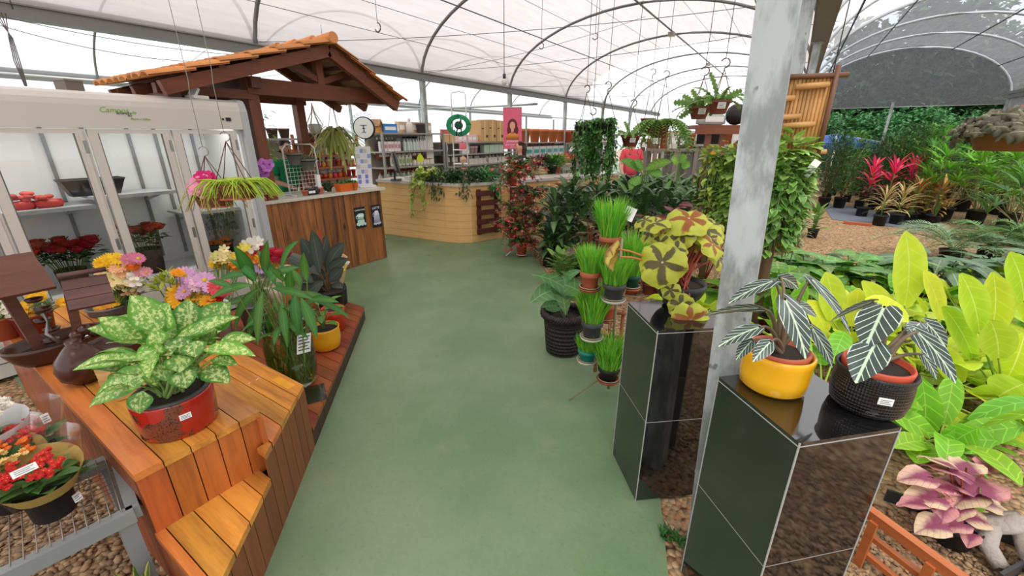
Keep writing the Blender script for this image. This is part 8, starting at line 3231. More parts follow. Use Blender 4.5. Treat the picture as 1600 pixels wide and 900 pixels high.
# grey wall of goods far behind the bench: board, birdhouse, round pots
t = thing('display_board', 'grey display boards with small pots and birdhouses behind the dark plants', 'display board', (0, 0, 0))
p0, p1 = atd(1030, 262, 11.2), atd(1165, 262, 10.2)
d = p1 - p0
t.location = (p0.x, p0.y, -.014)
t.rotation_euler.z = math.atan2(d.y, d.x)
L = d.xy.length
MB().b3(0, L, 0, .05, 0, 1.42).build('board', M('board_grey', (150, 150, 150), .7, var=.1), t)
for q in range(5):
 MB().b3(L * q / 5 + .02, L * q / 5 + .09, -.04, .0, 0, 1.75).build('batten', M('board_white', (222, 220, 214), .6), t)
MB().b3(-.05, L + .05, -.15, .12, 1.42, 1.47).build('ledge', M('board_ledge', (176, 172, 164), .6), t)
u = d.xy.normalized()
for q, (f_, z, lab) in enumerate(((.62, 1.02, 'yellow birdhouse fixed to the grey display boards'), (.74, 1.06, 'grey birdhouse fixed to the grey display boards'))):
 C = Vector((p0.x + u.x * L * f_ + u.y * .12, p0.y + u.y * L * f_ - u.x * .12, z))
 g = thing('birdhouse', lab, 'birdhouse', C, math.atan2(d.y, d.x))
 mb = MB()
 i = mb.add([(-.1, -.06, 0), (.1, -.06, 0), (.1, -.06, .2), (0, -.06, .3), (-.1, -.06, .2), (-.1, .06, 0), (.1, .06, 0), (.1, .06, .2), (0, .06, .3), (-.1, .06, .2)])
 for f in ((0, 1, 2, 3, 4), (9, 8, 7, 6, 5), (0, 5, 6, 1), (1, 6, 7, 2), (2, 7, 8, 3), (3, 8, 9, 4), (4, 9, 5, 0)):
  mb.face([i + j for j in f])
 mb.build('body', M('birdhouse_%d' % q, ((230, 170, 50), (120, 124, 126))[q], .6), g)
 mb = MB()
 mb.tube([(0, -.058, .17), (0, -.066, .17)], .035, 12)
 mb.tube([(0, -.058, .08), (0, -.066, .08)], .03, 12)
 mb.build('entry_holes', BLACK, g)
for q in range(7):
 f_ = .05 + q * .14
 col = ((196, 180, 150), (226, 206, 90), (210, 208, 204), (60, 56, 54), (60, 56, 54), (190, 110, 70), (226, 222, 214))[q]
 desc = ('tan', 'yellow', 'white', 'black', 'black second', 'orange', 'cream')[q]
 good(('box', 'bag', 'box', 'pot', 'pot', 'pot', 'box')[q], col, .34, .30, (p0.x + u.x * L * f_, p0.y + u.y * L * f_, 1.458), '%s good standing on the ledge of the grey display boards' % desc, rz=math.atan2(d.y, d.x))
# far stall frames in the middle distance
for q, (pa, pb, dist, lab) in enumerate((((1015, 232), (1085, 232), 10.5, 'grey timber bench far behind the fern basket'), ((1000, 236), (1040, 236), 12.5, 'second grey timber bench far behind the fern basket'))):
 a, b = atd(pa[0], pa[1], dist), atd(pb[0], pb[1], dist)
 d = b - a
 t = thing('timber_bench', lab, 'bench', (a.x, a.y, -.014), math.atan2(d.y, d.x))
 L = d.xy.length
 z = a.z + .014
 MB().b3(0, L, -.3, .3, z - .06, z).build('top_board', M('grey_timber', (140, 128, 116), .7), t)
 for x in (.06, L / 2, L - .06):
  for yy in (-.25, .25):
   MB().b3(x - .04, x + .04, yy - .04, yy + .04, 0, z - .06).build('leg', M('grey_timber', (140, 128, 116), .7), t)
 for j in range(5):
  col = ((110, 70, 56), (196, 110, 80), (206, 200, 190), (90, 84, 80), (190, 70, 60))[j]
  dn = ('brown', 'salmon', 'white', 'grey', 'red')[j]
  x = L * (j + .5) / 5
  uu = d.xy.normalized()
  good(('box', 'pot', 'box', 'bag', 'pot')[j], col, L / 6, .34, (a.x + uu.x * x, a.y + uu.y * x, a.z + .001), '%s good on the %s grey bench behind the fern basket' % (dn, ('nearer', 'farther')[q]), rz=math.atan2(d.y, d.x))
# ================================================================ BAMBOO PANEL AND POTHOS
a, b = atd(1212, 118, 3.25), atd(1292, 116, 3.25)
zb = atd(1268, 243, 3.25).z
zt = atd(1280, 120, 3.25).z
mid = (a + b) / 2
t = thing('bamboo_screen', 'hanging bamboo cane panel with short split-cane holders beside the front post', 'screen', (mid.x, mid.y, zb), YAW - .32)
w = (b - a).length * 1.15
CANE = M('golden_cane', (190, 142, 86), .5, isl=.25, var=.15, vs=10)
CANED = M('dark_cane', (110, 74, 52), .5, isl=.15)
h = zt - zb
mb = MB()
n = 17
for q in range(n):
 x = -w / 2 + w * (q + .5) / n
 mb.tube([(x, 0, .02), (x + .003, .004, h * .5), (x, 0, h)], w / n * .52, 7)
mb.build('cane_sheet', CANE, t)
MB().tube([(-w / 2 - .02, -.02, h), (w / 2 + .07, -.02, h)], .017, 8).build('top_rail', CANED, t)
MB().tube([(-w / 2, -.02, .03), (w / 2 + .05, -.02, .03)], .017, 8).build('bottom_rail', CANE, t)
MB().tube([(w / 2 - .0, -.025, -.03), (w / 2, -.025, h + .06)], .017, 8).build('side_rail', CANED, t)
for q, (x, z, L) in enumerate(((.07, .88, .2), (-.10, .73, .16), (-.14, .60, .12), (-.06, .50, .2), (.04, .40, .2), (-.10, .27, .1))):
 mb = MB()
 pts = [(x - L / 2, -.035, h * z - .004), (x, -.04, h * z), (x + L / 2, -.035, h * z + .006)]
 mb.tube(pts, [.019, .021, .019], 10)
 mb.build('cane_holder', CANE, t)
mb = MB()
mb.tube([(-.1, -.01, h), (-.1, -.0, roof_z(mid.x) - zb)], .004, 5)
mb.tube([(w / 2 - .02, -.01, h), (w / 2 - .02, 0, roof_z(mid.x) - zb)], .004, 5)
mb.build('hanging_wire', WIRE, t)
k = NT('pothos_leaf')
u, v = k.uv()
nz = k.noise(24, k.obj(), 3)
mkk = k.step(nz, .52, .62)
c = k.mix(k.math('MULTIPLY', mkk, .7), lin((150, 190, 84)), lin((222, 230, 160)))
c = k.hsv(c, v=k.math('MULTIPLY_ADD', k.island(), .5, .72))
POTH = k.done(c, .4, trans=.25)
POTHD = leafmat('pothos_dark', (104, 150, 66), (150, 180, 96), isl=.35)
def pothos(label, cx_, ytop, ybot, dist, rad, n, mat, seed, L=.11):
 g_ = random.Random(seed)
 C_ = atd(cx_, ytop, dist)
 zb_ = atd(cx_, ybot, dist).z
 C_.z += .03
 t_ = thing('pothos', label, 'hanging plant', C_)
 H_ = C_.z - zb_
 C2 = C_.z
 potmesh(rad * .45, rad * .35, .18, n=16).build('pot', BROWNP, t_)
 soilmesh(rad * .4, .15, 12).build('soil', SOIL, t_)
 mb_, ms_ = MB(), MB()
 for q in range(60):
  an_ = g_.uniform(0, 6.28)
  r_ = rad * g_.uniform(.5, 1.05)
  dr_ = H_ * g_.uniform(.4, 1.0)
  pts = [Vector((0, 0, .15)), Vector((math.cos(an_) * r_ * .7, math.sin(an_) * r_ * .7, .22)), Vector((math.cos(an_) * r_, math.sin(an_) * r_, -.02)), Vector((math.cos(an_) * r_ * .95, math.sin(an_) * r_ * .95, -dr_))]
  ms_.tube(pts, .0035, 4, cap=False)
  for j in range(n):
   s_ = g_.random() ** 1.2
   z_ = .22 - s_ * (dr_ + .22)
   rr_ = r_ * (.6 + .4 * min(1, s_ * 4))
   aa_ = an_ + g_.uniform(-.15, .15)
   p = Vector((math.cos(aa_) * rr_, math.sin(aa_) * rr_, z_))
   mb_.heart(p, aa_ + g_.uniform(-.9, .9), g_.uniform(-1.1, .3), L * g_.uniform(.7, 1.2), L * .75, .2, .4, 6, .1, 0, g_.uniform(-.3, .3), [(0, .2, -1), (.1, .85, -.6), (.3, 1.0, 0), (.6, .75, 0), (.85, .3, 0), (1, .01, 0)], 0, g_)
 for q in range(60):
  an_, rr_ = g_.uniform(0, 6.28), rad * math.sqrt(g_.random())
  mb_.heart((math.cos(an_) * rr_, math.sin(an_) * rr_, .2 + .1 * (1 - rr_ / rad) + g_.uniform(-.03, .05)), an_ + g_.uniform(-1, 1), g_.uniform(-.3, .9), L, L * .75, .2, .5, 6, .1, 0, g_.uniform(-.3, .3), [(0, .2, -1), (.1, .85, -.6), (.3, 1.0, 0), (.6, .75, 0), (.85, .3, 0), (1, .01, 0)], 0, g_)
 mb_.build('foliage', mat, t_)
 ms_.build('stems', STEMG, t_)
 MB().tube([(0, 0, .0), (0, 0, -C_.z)], .03, 8).build('pedestal_pole', STEMB, t_)
 return t_
pothos('variegated trailing pothos cascading left of the front post', 1160, 288, 362, 3.9, .20, 15, POTH, 201, .10)
pothos('variegated trailing pothos cascading under the bamboo panel', 1222, 288, 352, 3.2, .16, 14, POTH, 202, .09)
pothos('greener trailing pothos low behind the front post', 1218, 325, 405, 3.1, .16, 9, POTHD, 203, .07)
pothos('sparse trailing vine left of the pothos above the crimson begonias', 1120, 285, 372, 4.0, .16, 6, leafmat('sparse_vine', (160, 184, 80), isl=.3), 204, .06)
p = atd(1268, 263, 3.0)
t = thing('sign_card', 'white card hanging at the lower corner of the bamboo panel', 'sign', p, tocam(p) + .3)
mb = MB()
mb.box((0, 0, 0), (.05, .003, .12), mat=Matrix.Rotation(.5, 3, 'Y'))
mb.build('card', TAGW, t)
MB().tube([(0, 0, .05), (0, .0, atd(1268, 240, 3.0).z - p.z + .02)], .002, 4).build('string', WIRE, t)
# ================================================================ RIGHT SIDE: GRAVEL CLEARING, SHRUBS, PALMS
C = at(1268, 371, -.014)
leafy('dieffenbachia', 'small potted plant alone in a black pot on the gravel clearing', 'plant', C, 300, 26, .22, .065, leafmat('clearing_plant', (104, 146, 66), isl=.3, rib=(150, 186, 110)), .16, .44, (.3, 1.2), .8, OVATE, .05, (.09, .07, .15))
# dark ground cloth strip
a, b, c_, d_ = at(1285, 318, 0), at(1420, 330, 0), at(1450, 360, 0), at(1300, 342, 0)
mb = MB()
mb.prism([(p.x, p.y) for p in (a, b, c_, d_)], -.014, -.006)
o = mb.build('ground_cloth', M('weed_cloth', (104, 112, 122), .8))
tag(o, 'grey-blue weed cloth strip on the gravel under the shrub pots', 'ground cloth')
a, b = at(1318, 348, 0), at(1362, 352, 0)
o = MB().beam((a.x, a.y, .01), (b.x, b.y, .01), .12, .04).build('edging_brick', TERRA)
tag(o, 'row of red edging bricks at the rim of the gravel clearing', 'edging')
SHRUB = leafmat('fine_dark_shrub', (62, 100, 52), isl=.4, trans=.2)
SHRUB2 = leafmat('fine_light_shrub', (96, 140, 60), isl=.4, trans=.25)
def shrub(label, loc, h, r, n, mat, seed, group=None, L=.11, W=.022, prof=LANCE, name='shrub', base=.35, nseg=3):
 g_ = random.Random(seed)
 t_ = thing(name, label, 'shrub', loc, g_.uniform(0, 6), group)
 potmesh(.14, .11, .26, n=14).build('pot', BLACKP, t_)
 soilmesh(.12, .23, 10).build('soil', SOIL, t_)
 mb_, ms_ = MB(), MB()
 for q in range(7):
  an_ = q * .9
  ms_.tube([(0, 0, .22), (math.cos(an_) * r * .4, math.sin(an_) * r * .4, h * .5), (math.cos(an_) * r * .6, math.sin(an_) * r * .6, h * .9)], [.012, .008, .003], 5, cap=False)
 for q in range(n):
  an_ = g_.uniform(0, 6.28)
  z_ = base + (h - base) * g_.random()
  f_ = (z_ - base) / (h - base)
  rr_ = r * (.35 + .65 * math.sin(PI * min(.97, .15 + .85 * f_)) ** .6) * math.sqrt(g_.random())
  mb_.leaf((math.cos(an_) * rr_, math.sin(an_) * rr_, z_), an_ + g_.uniform(-1, 1), g_.uniform(-.2, 1.2), L * g_.uniform(.7, 1.2), W, prof, .5, nseg, .15, 0, g_.uniform(-.4, .4), rng=g_)
 mb_.build('foliage', mat, t_)
 ms_.build('stems', STEMB, t_)
 return t_
protoS = [shrub('tall fine-leaved dark shrub in a black pot in the row behind the clearing', (0, 0, -.014), 1.75, .34, 1500, SHRUB, 310 + q, 'dark shrubs behind the clearing') for q in range(2)]
protoS2 = [shrub('tall fine-leaved light green shrub in a black pot in the row behind the clearing', (0, 0, -.014), 1.75, .36, 1400, SHRUB2, 320 + q, 'light shrubs behind the clearing') for q in range(2)]
cnt = {}
sp_list = []
for (py_, xa, xb, st) in ((326, 1285, 1440, 27), (314, 1290, 1600, 29), (305, 1300, 1620, 33), (297, 1310, 1620, 40)):
 x = xa
 while x < xb:
  sp_list.append((x, py_ + gR.uniform(-2, 2)))
  x += st * gR.uniform(.85, 1.15)
for q, (x, y) in enumerate(sp_list):
 p = at(x, y, -.014)
 pr = (protoS if gR.random() < .55 else protoS2)[q % 2]
 if pr.name not in cnt:
  cnt[pr.name] = 1
  pr.location = p
 else:
  dup(pr, p, gR.uniform(0, 6.3), scale=gR.uniform(.8, 1.1) * (.84 if x < 1350 else 1))
# cordylines and crotons
CORD = leafmat('pink_cordyline', (226, 60, 100), (196, 40, 80), rib=(240, 120, 150), isl=.3)
CORDG = leafmat('cordyline_lower', (96, 70, 60), (150, 60, 80), isl=.3)
for q, (px_, py_, lab) in enumerate(((1345, 338, 'bright pink cordyline at the left before the shrub row'), (1376, 340, 'bright pink cordyline right of the first one'), (1405, 336, 'bright pink cordyline at the right before the palms'))):
 C = at(px_, py_, -.014)
 t = leafy('cordyline', lab, 'plant', C, 330 + q, 26, .36, .07, CORD, .7 if q else .62, 1.05, (.5, 1.3), .7, spread=.03, pot=(.12, .1, .2), stalks=False)
 mb = MB()
 for j in range(22):
  an = j * 2.4
  mb.leaf((0, 0, .35 + .012 * j), an, rnd.uniform(.2, .8), .3, .05, LANCE, .9, 6, .2)
 mb.build('lower_leaves', CORDG, t)
STRIPE = leafmat('striped_strap', (206, 188, 120), (150, 120, 80), rib=(120, 130, 70), isl=.3)
CROT = leafmat('croton_leaf', (176, 120, 60), (96, 120, 56), rib=(220, 180, 70), isl=.45)
for q, (px_, py_, mt, lab) in enumerate(((1372, 352, STRIPE, 'pale striped strap-leaved plant before the cordylines'), (1398, 350, STRIPE, 'pale striped strap-leaved plant beside the croton'), (1418, 348, CROT, 'yellow and green croton right of the striped plants'), (1440, 346, CROT, 'rust-coloured croton before the fan palms'), (1455, 352, CROT, 'low rust-coloured croton at the foot of the palms'))):
 C = at(px_, py_, -.014)
 leafy('croton' if mt is CROT else 'striped_dracaena', lab, 'plant', C, 340 + q, 46, .34 if mt is STRIPE else .24, .03 if mt is STRIPE else .065, mt, .25, .6 if mt is STRIPE else .75, (.1, 1.3), .9, spread=.05, pot=(.12, .1, .2), stalks=mt is CROT)
# fan palms
RHA = leafmat('fan_palm_leaf', (124, 184, 56), (112, 168, 50), isl=.3, rib=(150, 196, 90))
RHAD = leafmat('fan_palm_dark', (74, 122, 48), isl=.3)
def fan_palm(label, C, h, n, mat, seed, fl=.42, group=None, pot=True, blades=11):
 g_ = random.Random(seed)
 t_ = thing('fan_palm', label, 'palm', C, g_.uniform(0, 6), group)
 potmesh(.16, .13, .28, n=16).build('pot', BLACKP, t_)
 soilmesh(.14, .25, 10).build('soil', SOIL, t_)
 mb_, ms_ = MB(), MB()
 for q in range(n):
  an_ = 2.4 * q + g_.uniform(-.3, .3)
  f_ = q / n
  hh = h * (.45 + .55 * f_)
  out = .18 + .32 * (1 - f_) + .1 * g_.random()
  tip = Vector((math.cos(an_) * out, math.sin(an_) * out, hh))
  stalk(ms_, (math.cos(an_) * .04, math.sin(an_) * .04, .25), tip, .008, .005, .02, n=4, k=5)
  e0 = g_.uniform(.55, 1.25)
  for b_ in range(blades):
   s_ = (b_ / (blades - 1) - .5) * 2
   mb_.leaf(tip, an_ + s_ * 1.55, e0 * (1 - .4 * abs(s_)), fl * 1.12 * (1 - .2 * abs(s_)) * g_.uniform(.9, 1.1), .034, [.3, .8, 1, 1, .9, .7, .2], .8, 5, .25, 0, rng=g_)
 mb_.build('foliage', mat, t_)
 ms_.build('stems', M('palm_cane', (120, 116, 66), .6), t_)
 return t_
for q, (px_, py_, h, mt, lab) in enumerate(((1470, 345, 1.35, RHA, 'fan palm with bright fingered leaves left of the grape-leaf basket'), (1520, 350, 1.4, RHA, 'fan palm with bright fingered leaves below the grape-leaf basket'), (1570, 355, 1.35, RHA, 'fan palm with bright fingered leaves at the right below the basket'),
            (1610, 350, 1.3, RHA, 'fan palm with bright fingered leaves at the right frame edge'), (1440, 335, 1.45, RHAD, 'darker fan palm behind the croton'), (1555, 335, 1.5, RHA, 'tall fan palm behind the bright ones'), (1500, 330, 1.5, RHAD, 'darker fan palm deep in the row of palms'),
            (1590, 385, 1.0, RHAD, 'low dark fan palm at the right frame edge'), (1420, 322, 1.7, RHA, 'pale fan palm rising behind the shrub row'))):
 fan_palm(lab, at(px_, py_, -.014), h, 17, mt, 350 + q, .44)
# cycad-like feather palms
SILV = leafmat('silver_feather_frond', (132, 158, 116), (110, 140, 96), isl=.3)
for q, (px_, py_, lab, mt) in enumerate(((1480, 415, 'feather palm with arching silvery fronds in the middle of the right bed', SILV), (1540, 410, 'feather palm with arching fronds right of the silvery one', leafmat('green_feather_frond', (92, 130, 66), isl=.3)), (1600, 415, 'feather palm with arching fronds at the right frame edge', leafmat('green_feather_frond', (92, 130, 66), isl=.3)))):
 C = at(px_, py_, -.014)
 t = thing('feather_palm', lab, 'palm', C)
 potmesh(.14, .11, .22, n=16).build('pot', BLACKP, t)
 soilmesh(.12, .2, 10).build('soil', SOIL, t)
 mb, ms = MB(), MB()
 for j in range(22):
  an = j * 2.4 + rnd.uniform(-.2, .2)
  L = rnd.uniform(.7, 1.05)
  e = rnd.uniform(.5, 1.1)
  pts = []
  for s_ in [k_ / 12 for k_ in range(13)]:
   pts.append(Vector((math.cos(an) * L * math.cos(e) * s_ * 1.1, math.sin(an) * L * math.cos(e) * s_ * 1.1, .22 + L * (math.sin(e) * s_ - .62 * s_ * s_))))
  ms.tube(pts, [.006 - .004 * k_ / 12 for k_ in range(13)], 4, cap=False)
  for k_ in range(3, 13):
   for sd in (-1, 1):
    for o_ in (0, .5):
     p = pts[k_].lerp(pts[max(0, k_ - 1)], o_)
     p.z = max(p.z, .02)
     mb.leaf(p, an + sd * rnd.uniform(.7, 1.0), .25, .22 * (1.05 - .5 * abs(k_ - 6) / 7), .016, BLADE, .5, 3, .2)
 clear_under(mb, .004)
 mb.build('foliage', mt, t)
 ms.build('frond_ribs', STEMG, t)
# rows of broad green plants behind the lime bed
PHIL = leafmat('philodendron_leaf', (98, 144, 62), (84, 130, 54), rib=(146, 180, 100), isl=.3, rough=.32, veins=30)
PHID = leafmat('philodendron_dark', (84, 116, 78), (70, 102, 66), rib=(150, 170, 130), isl=.3, rough=.3)
def philo(label, px_, py_, seed, mat, group=None, flat_=False, L=.26, n=16, h=.5):
 g_ = random.Random(seed)
 C_ = at(px_, py_, -.014)
 t_ = thing('philodendron', label, 'plant', C_, 0, group)
 potmesh(.12, .09, .18, n=16).build('pot', BROWNP, t_)
 soilmesh(.1, .155, 10).build('soil', SOIL, t_)
 mb_, ms_ = MB(), MB()
 for q in range(n):
  an_ = q * 2.4 + g_.uniform(-.3, .3)
  r_ = (.08 + .2 * math.sqrt((q + 1) / n))
  z_ = h * g_.uniform(.75, 1.1) * (1.1 - r_ * 1.2)
  c_ = Vector((math.cos(an_) * r_, math.sin(an_) * r_, z_))
  mb_.heart(c_, an_ + g_.uniform(-.3, .3), g_.uniform(-.35, .3) if not flat_ else g_.uniform(-.15, .15), L * g_.uniform(.8, 1.2), L * (.6 if not flat_ else .34), .25, .5, 8, .15, 0, g_.uniform(-.3, .3), None, .02, g_)
  stalk(ms_, (0, 0, .15), c_, .007, .005, .02, n=4, k=5)
 clear_under(mb_, .004)
 mb_.build('foliage', mat, t_)
 ms_.build('stalks', STEMG, t_)
for q, x in enumerate((1195, 1225, 1258, 1290, 1322, 1355, 1385)):
 philo('green heart-leaved philodendron in the row at the near rim of the gravel clearing', x, 470 + 8 * (q % 2), 400 + q, PHIL, 'heart-leaved philodendrons by the clearing')
for q, x in enumerate((1440, 1480, 1520, 1560, 1600)):
 philo('dark plant with long flat leaves in the row below the feather palms', x, 478 + 8 * (q % 2), 420 + q, PHID, 'flat-leaved plants below the palms', True, .34, 14, .55)
philo('green heart-leaved philodendron between the post and the lime bed', 1200, 520, 440, PHIL, None, False, .26, 16, .6)
for q, (x, y) in enumerate(((1215, 392), (1236, 400))):
 p = at(x, y, -.014)
 leafy('ivy_plant', ('striped trailing plant in a clay pot under the pothos', 'second trailing plant in a clay pot under the pothos')[q], 'plant', p, 450 + q, 60, .12, .03, leafmat('pale_stripe_leaf', (120, 150, 96), (180, 190, 140), isl=.3), .18, .5, (-.4, 1.0), 1.0, spread=.14, pmat=TERRA)
# grape-leaf basket with its red rope
GRAPE = leafmat('grey_grape_leaf', (104, 100, 80), (84, 84, 64), rib=(150, 146, 120), isl=.45, rough=.6)
C = atd(1585, 236, 3.0)
t = thing('hanging_basket', 'large hanging pot of grey-brown lobed leaves on a red rope at the upper right', 'hanging plant', C)
potmesh(.26, .2, .14, n=28).build('pot', M('clay_basin', (122, 64, 46), .6), t)
soilmesh(.24, .12, 16).build('soil', SOIL, t)
mb, ms = MB(), MB()
for q in range(230):
 an, r = q * 2.4, .33 * math.sqrt((q + .5) / 230)
 c_ = Vector((math.cos(an) * r, math.sin(an) * r, .22 - .62 * r * r * 1.6 + rnd.uniform(-.05, .07)))
 mb.disc(c_, an + rnd.uniform(-.6, .6), .35 + r * 2.2 + rnd.uniform(-.5, .5), rnd.uniform(.045, .072), lambda a_: .80 + .2 * math.cos(5 * a_) + .05 * math.cos(11 * a_), 3, 25, .15, .5, 0, rnd, .16)
 if q % 5 == 0:
  stalk(ms, (0, 0, .12), c_, .004, .003, .02, n=3, k=5)
mb.build('foliage', GRAPE, t)
ms.build('stalks', STEMR, t)
ROPE = M('red_rope', (206, 74, 44), .7)
zt = atd(1580, 128, 3.0).z - C.z
zt2 = roof_z(C.x) - C.z
mb = MB()
for q in range(3):
 an = q * 2.1 + .4
 mb.tube([(math.cos(an) * .22, math.sin(an) * .22, .14), (.06, .0, zt - .04)], .005, 5)
mb.build('rope_hanger', ROPE, t)
mb = MB()
mb.tube([(.06, 0, zt - .05), (.06, 0, zt), (.075, 0, zt + .02), (.06, 0, zt + .035), (.045, 0, zt + .02)], .012, 8)
mb.tube([(.05, 0, zt + .0), (.02, 0, zt + .03)], .008, 6)
mb.build('rope_knot', ROPE, t)
mb = MB()
mb.tube([(.06, 0, zt + .03), (.09, 0, zt + .12), (.05, 0, zt + .2), (.06, 0, zt2)], .004, 5)
mb.build('hook_wire', M('pale_hook', (206, 206, 206), .4, .5), t)
# ================================================================ OUTSIDE: TREES, HEDGE, BLUE CANOPY
TRL = leafmat('tree_leaf', (74, 112, 56), isl=.45, trans=.25)
TRD = leafmat('tree_leaf_dark', (44, 76, 44), isl=.45, trans=.2)
TRB = leafmat('hedge_leaf', (70, 126, 72), isl=.4, trans=.25)
def tree(name, label, loc, h, cr, n, mat, seed, base=.25, L=.3, group=None):
 g_ = random.Random(seed)
 t_ = thing(name, label, 'tree', loc, g_.uniform(0, 6), group)
 ms_ = MB()
 ms_.tube([(0, 0, 0), (.05, .03, h * .4), (-.04, .05, h * .8)], [h * .022, h * .016, h * .006], 8)
 for q in range(6):
  an_ = q * 1.05
  z_ = h * (base + .1 * q * .8)
  ms_.tube([(0, 0, z_ * .9), (math.cos(an_) * cr * .45, math.sin(an_) * cr * .45, z_ + h * .12)], [h * .008, h * .003], 5)
 ms_.build('trunk', M('bark', (92, 78, 64), .9, var=.2), t_)
 mb_ = MB()
 blobs = []
 for q in range(16):
  an_, f_ = g_.uniform(0, 6.28), g_.random()
  z_ = h * (base + (1 - base) * f_)
  r_ = cr * (.95 - .5 * abs(f_ - .4)) * g_.uniform(.2, .8)
  blobs.append((math.cos(an_) * r_, math.sin(an_) * r_, z_, cr * g_.uniform(.3, .5)))
 for q in range(n):
  bx_, by_, bz_, br_ = blobs[q % 16]
  d_ = Vector((g_.gauss(0, 1), g_.gauss(0, 1), g_.gauss(0, .8)))
  d_ = d_.normalized() * br_ * g_.random() ** .4
  mb_.leaf((bx_ + d_.x, by_ + d_.y, max(.2, bz_ + d_.z)), g_.uniform(0, 6.3), g_.uniform(-.6, .9), L * g_.uniform(.6, 1.2), L * .5, OVATE, .5, 2, .15, 0, g_.uniform(-.6, .6), rng=g_)
 mb_.build('crown', mat, t_)
 return t_
tp = [tree('tree', 'dark leafy tree seen through the grey shade net', (0, 0, -.1), 6.5, 2.4, 2600, TRD, 500, .2, .6, 'trees beyond the shade net'), tree('tree', 'light leafy tree seen through the grey shade net', (0, 0, -.1), 6.0, 2.3, 2600, TRL, 501, .2, .55, 'light trees beyond the shade net')]
used_ = set()
for q, (px_, dist) in enumerate(((1290, 24), (1330, 26), (1375, 23), (1420, 25), (1465, 23), (1510, 25), (1555, 23), (1600, 24), (1650, 22), (1310, 32), (1400, 32), (1490, 31), (1580, 31), (1260, 31), (1640, 30))):
 p = atd(px_, 300, dist)
 pr = tp[q % 2]
 if q % 2 not in used_:
  used_.add(q % 2)
  pr.location = (p.x, p.y, -.1)
 else:
  dup(pr, (p.x, p.y, -.1), gR.uniform(0, 6.3), scale=gR.uniform(.85, 1.25))
hp = tree('hedge_shrub', 'blue-green hedge shrub beyond the end of the net tunnel', (0, 0, -.1), 2.6, 1.25, 2600, TRB, 510, .08, .2, 'hedge shrubs beyond the net tunnel')
for q, (px_, dist) in enumerate(((1280, 18.5), (1320, 19), (1358, 18.2), (1400, 19), (1440, 18.4), (1480, 19), (1520, 18.3), (1560, 18.8), (1600, 18), (1640, 18))):
 p = atd(px_, 240, dist)
 if q == 0:
  hp.location = (p.x, p.y, -.1)
 else:
  dup(hp, (p.x, p.y, -.1), gR.uniform(0, 6.3), scale=gR.uniform(.9, 1.15))
# blue canopy
C = atd(1300, 236, 13.5)
BLUE = M('blue_tarp', (58, 98, 176), .6, var=.08, vs=3)
t = thing('blue_canopy', 'blue peaked canopy behind the shrub row left of the net tunnel', 'canopy', (C.x, C.y, -.014), YAW + .2)
zt = atd(1300, 208, 13.5).z
ze = atd(1300, 222, 13.5).z
w = .85
mb = MB()
i = mb.add([(-w, -w, ze), (w, -w, ze), (w, w, ze), (-w, w, ze), (0, 0, zt), (-w, -w, ze - .18), (w, -w, ze - .18), (w, w, ze - .18), (-w, w, ze - .18)])
for f in ((0, 1, 4), (1, 2, 4), (2, 3, 4), (3, 0, 4), (0, 5, 6, 1), (1, 6, 7, 2), (2, 7, 8, 3), (3, 8, 5, 0)):
 mb.face([i + j for j in f])
mb.build('roof_cloth', BLUE, t)
for sx in (-1, 1):
 for sy in (-1, 1):
  MB().tube([(sx * w * .95, sy * w * .95, 0), (sx * w * .95, sy * w * .95, ze)], .025, 6).build('leg', WHITE_P, t)
  MB().tube([(0, 0, zt - .02), (sx * w, sy * w, ze)], .02, 6).build('roof_bar', WHITE_P, t)
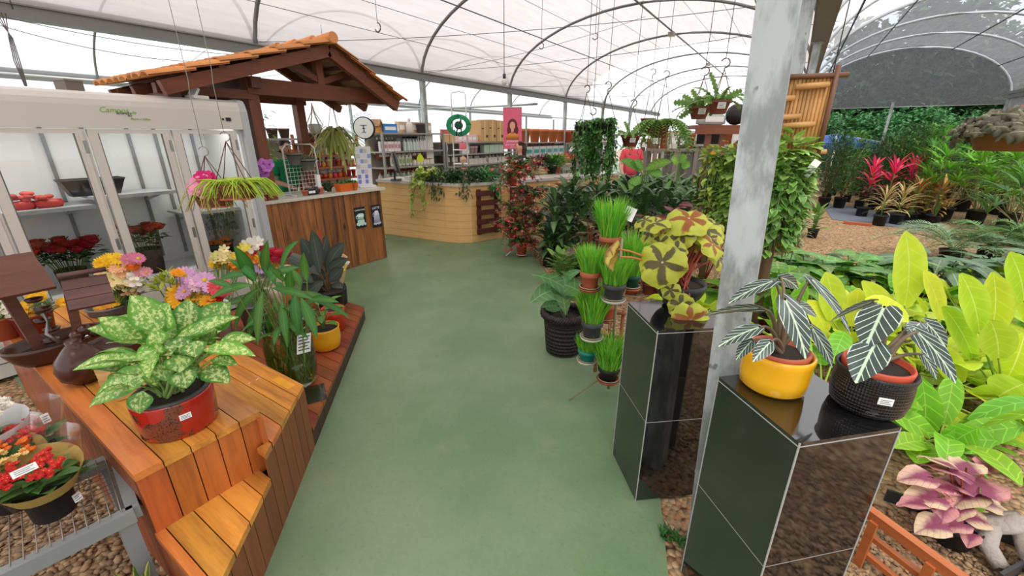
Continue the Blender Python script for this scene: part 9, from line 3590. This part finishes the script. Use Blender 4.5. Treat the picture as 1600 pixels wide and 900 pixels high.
# ================================================================ UNDER THE ROOF: LAMPS, BULB, CORDS
for q, (px_, py_, f_) in enumerate(((793, 22, 3), (1050, 48, 0), (1107, 98, 1))):
 d = ray(px_, py_)
 # on the ridge purlin
 tt = (AX0 / 2 - .0) / d.x if d.x < 0 else 0
 p = Vector((d.x * tt, d.y * tt, CAM_H + d.z * tt)) if d.x < 0 else Vector((-3.55, 25, 4.4))
 if p.y > 26 or p.z > 4.6 or p.z < 3.5:
  p = Vector((AX0 / 2, (7.0, 14.0, 21.0)[q], roof_z(AX0 / 2) - .12))
 p.z = roof_z(AX0 / 2) - .12
 t = thing('floodlight', ('nearest', 'second', 'farthest')[q] + ' small grey floodlight box under the roof ridge', 'light', p)
 mb = MB()
 mb.box((0, 0, 0), (.16, .2, .1))
 mb.build('housing', M('lamp_housing', (150, 140, 130), .5), t)
 MB().box((0, 0, -.052), (.13, .17, .006)).build('lens', M('lamp_lens', (206, 206, 200), .2), t)
 MB().tube([(0, 0, .05), (0, 0, .11)], .012, 6).build('bracket', STEEL_D, t)
C = atd(788, 128, 8.3)
t = thing('pendant_bulb', 'bare bulb hanging on a cord between the gutter and the arches', 'light', C)
MB().ball((0, 0, 0), .05, 12, sz=1.25).build('bulb', M('bulb_glass', (214, 210, 204), .15), t)
MB().tube([(0, 0, .05), (0, 0, .13)], .028, 10).build('socket', DGREY, t)
MB().tube([(0, 0, .12), (0, 0, roof_z(C.x) - C.z)], .006, 5).build('cord', DGREY, t)
for q, (px_, py_, dist, lab) in enumerate(((1188 / 1, 150, 9, ''), (927, 172, 7.0, 'empty dark hook hanging on a cord above the two green vines'), (846, 70, 9.0, 'pale empty hook cord hanging left of the arch centre'), (930, 55, 8.5, 'pale empty hook cord hanging right of the arch centre'), (590, 40, 6.0, 'thin empty cord hanging right of the kiosk roof'))):
 if q == 0:
  continue
 C = atd(px_, py_, dist)
 C.z = min(C.z, roof_z(C.x) - .3)
 t = thing('hanging_hook', lab, 'hook', C)
 pts = []
 for j in range(10):
  an = -PI * .9 + j * PI * 1.4 / 9
  pts.append(Vector((.05 * math.cos(an), 0, -.02 + .05 * math.sin(an))))
 MB().tube(pts, .008, 6).build('hook', M('hook_dark', (96, 84, 80), .6), t)
 MB().tube([pts[-1], (0, 0, .1), (0, 0, roof_z(C.x) - C.z)], .004, 4).build('cord', WIRE, t)
# tangled cable dropping at the far left
mb = MB()
for q in range(4):
 P = [Vector((AX0 + .1, atx(12, 30, -7.0).y - .03 * q, ZG)), atx(14 + 2 * q, 60, -6.4), atx(22 + 3 * q, 95, -5.9), atx(39 + q, 134, -5.4)]
 P[3].z = max(P[3].z, 1.95)
 mb.tube(P, .0045, 5)
o = mb.build('power_cable', M('cable_grey', (80, 76, 74), .6))
tag(o, 'bundle of dark cables dropping from the gutter to the cooler top', 'cable')
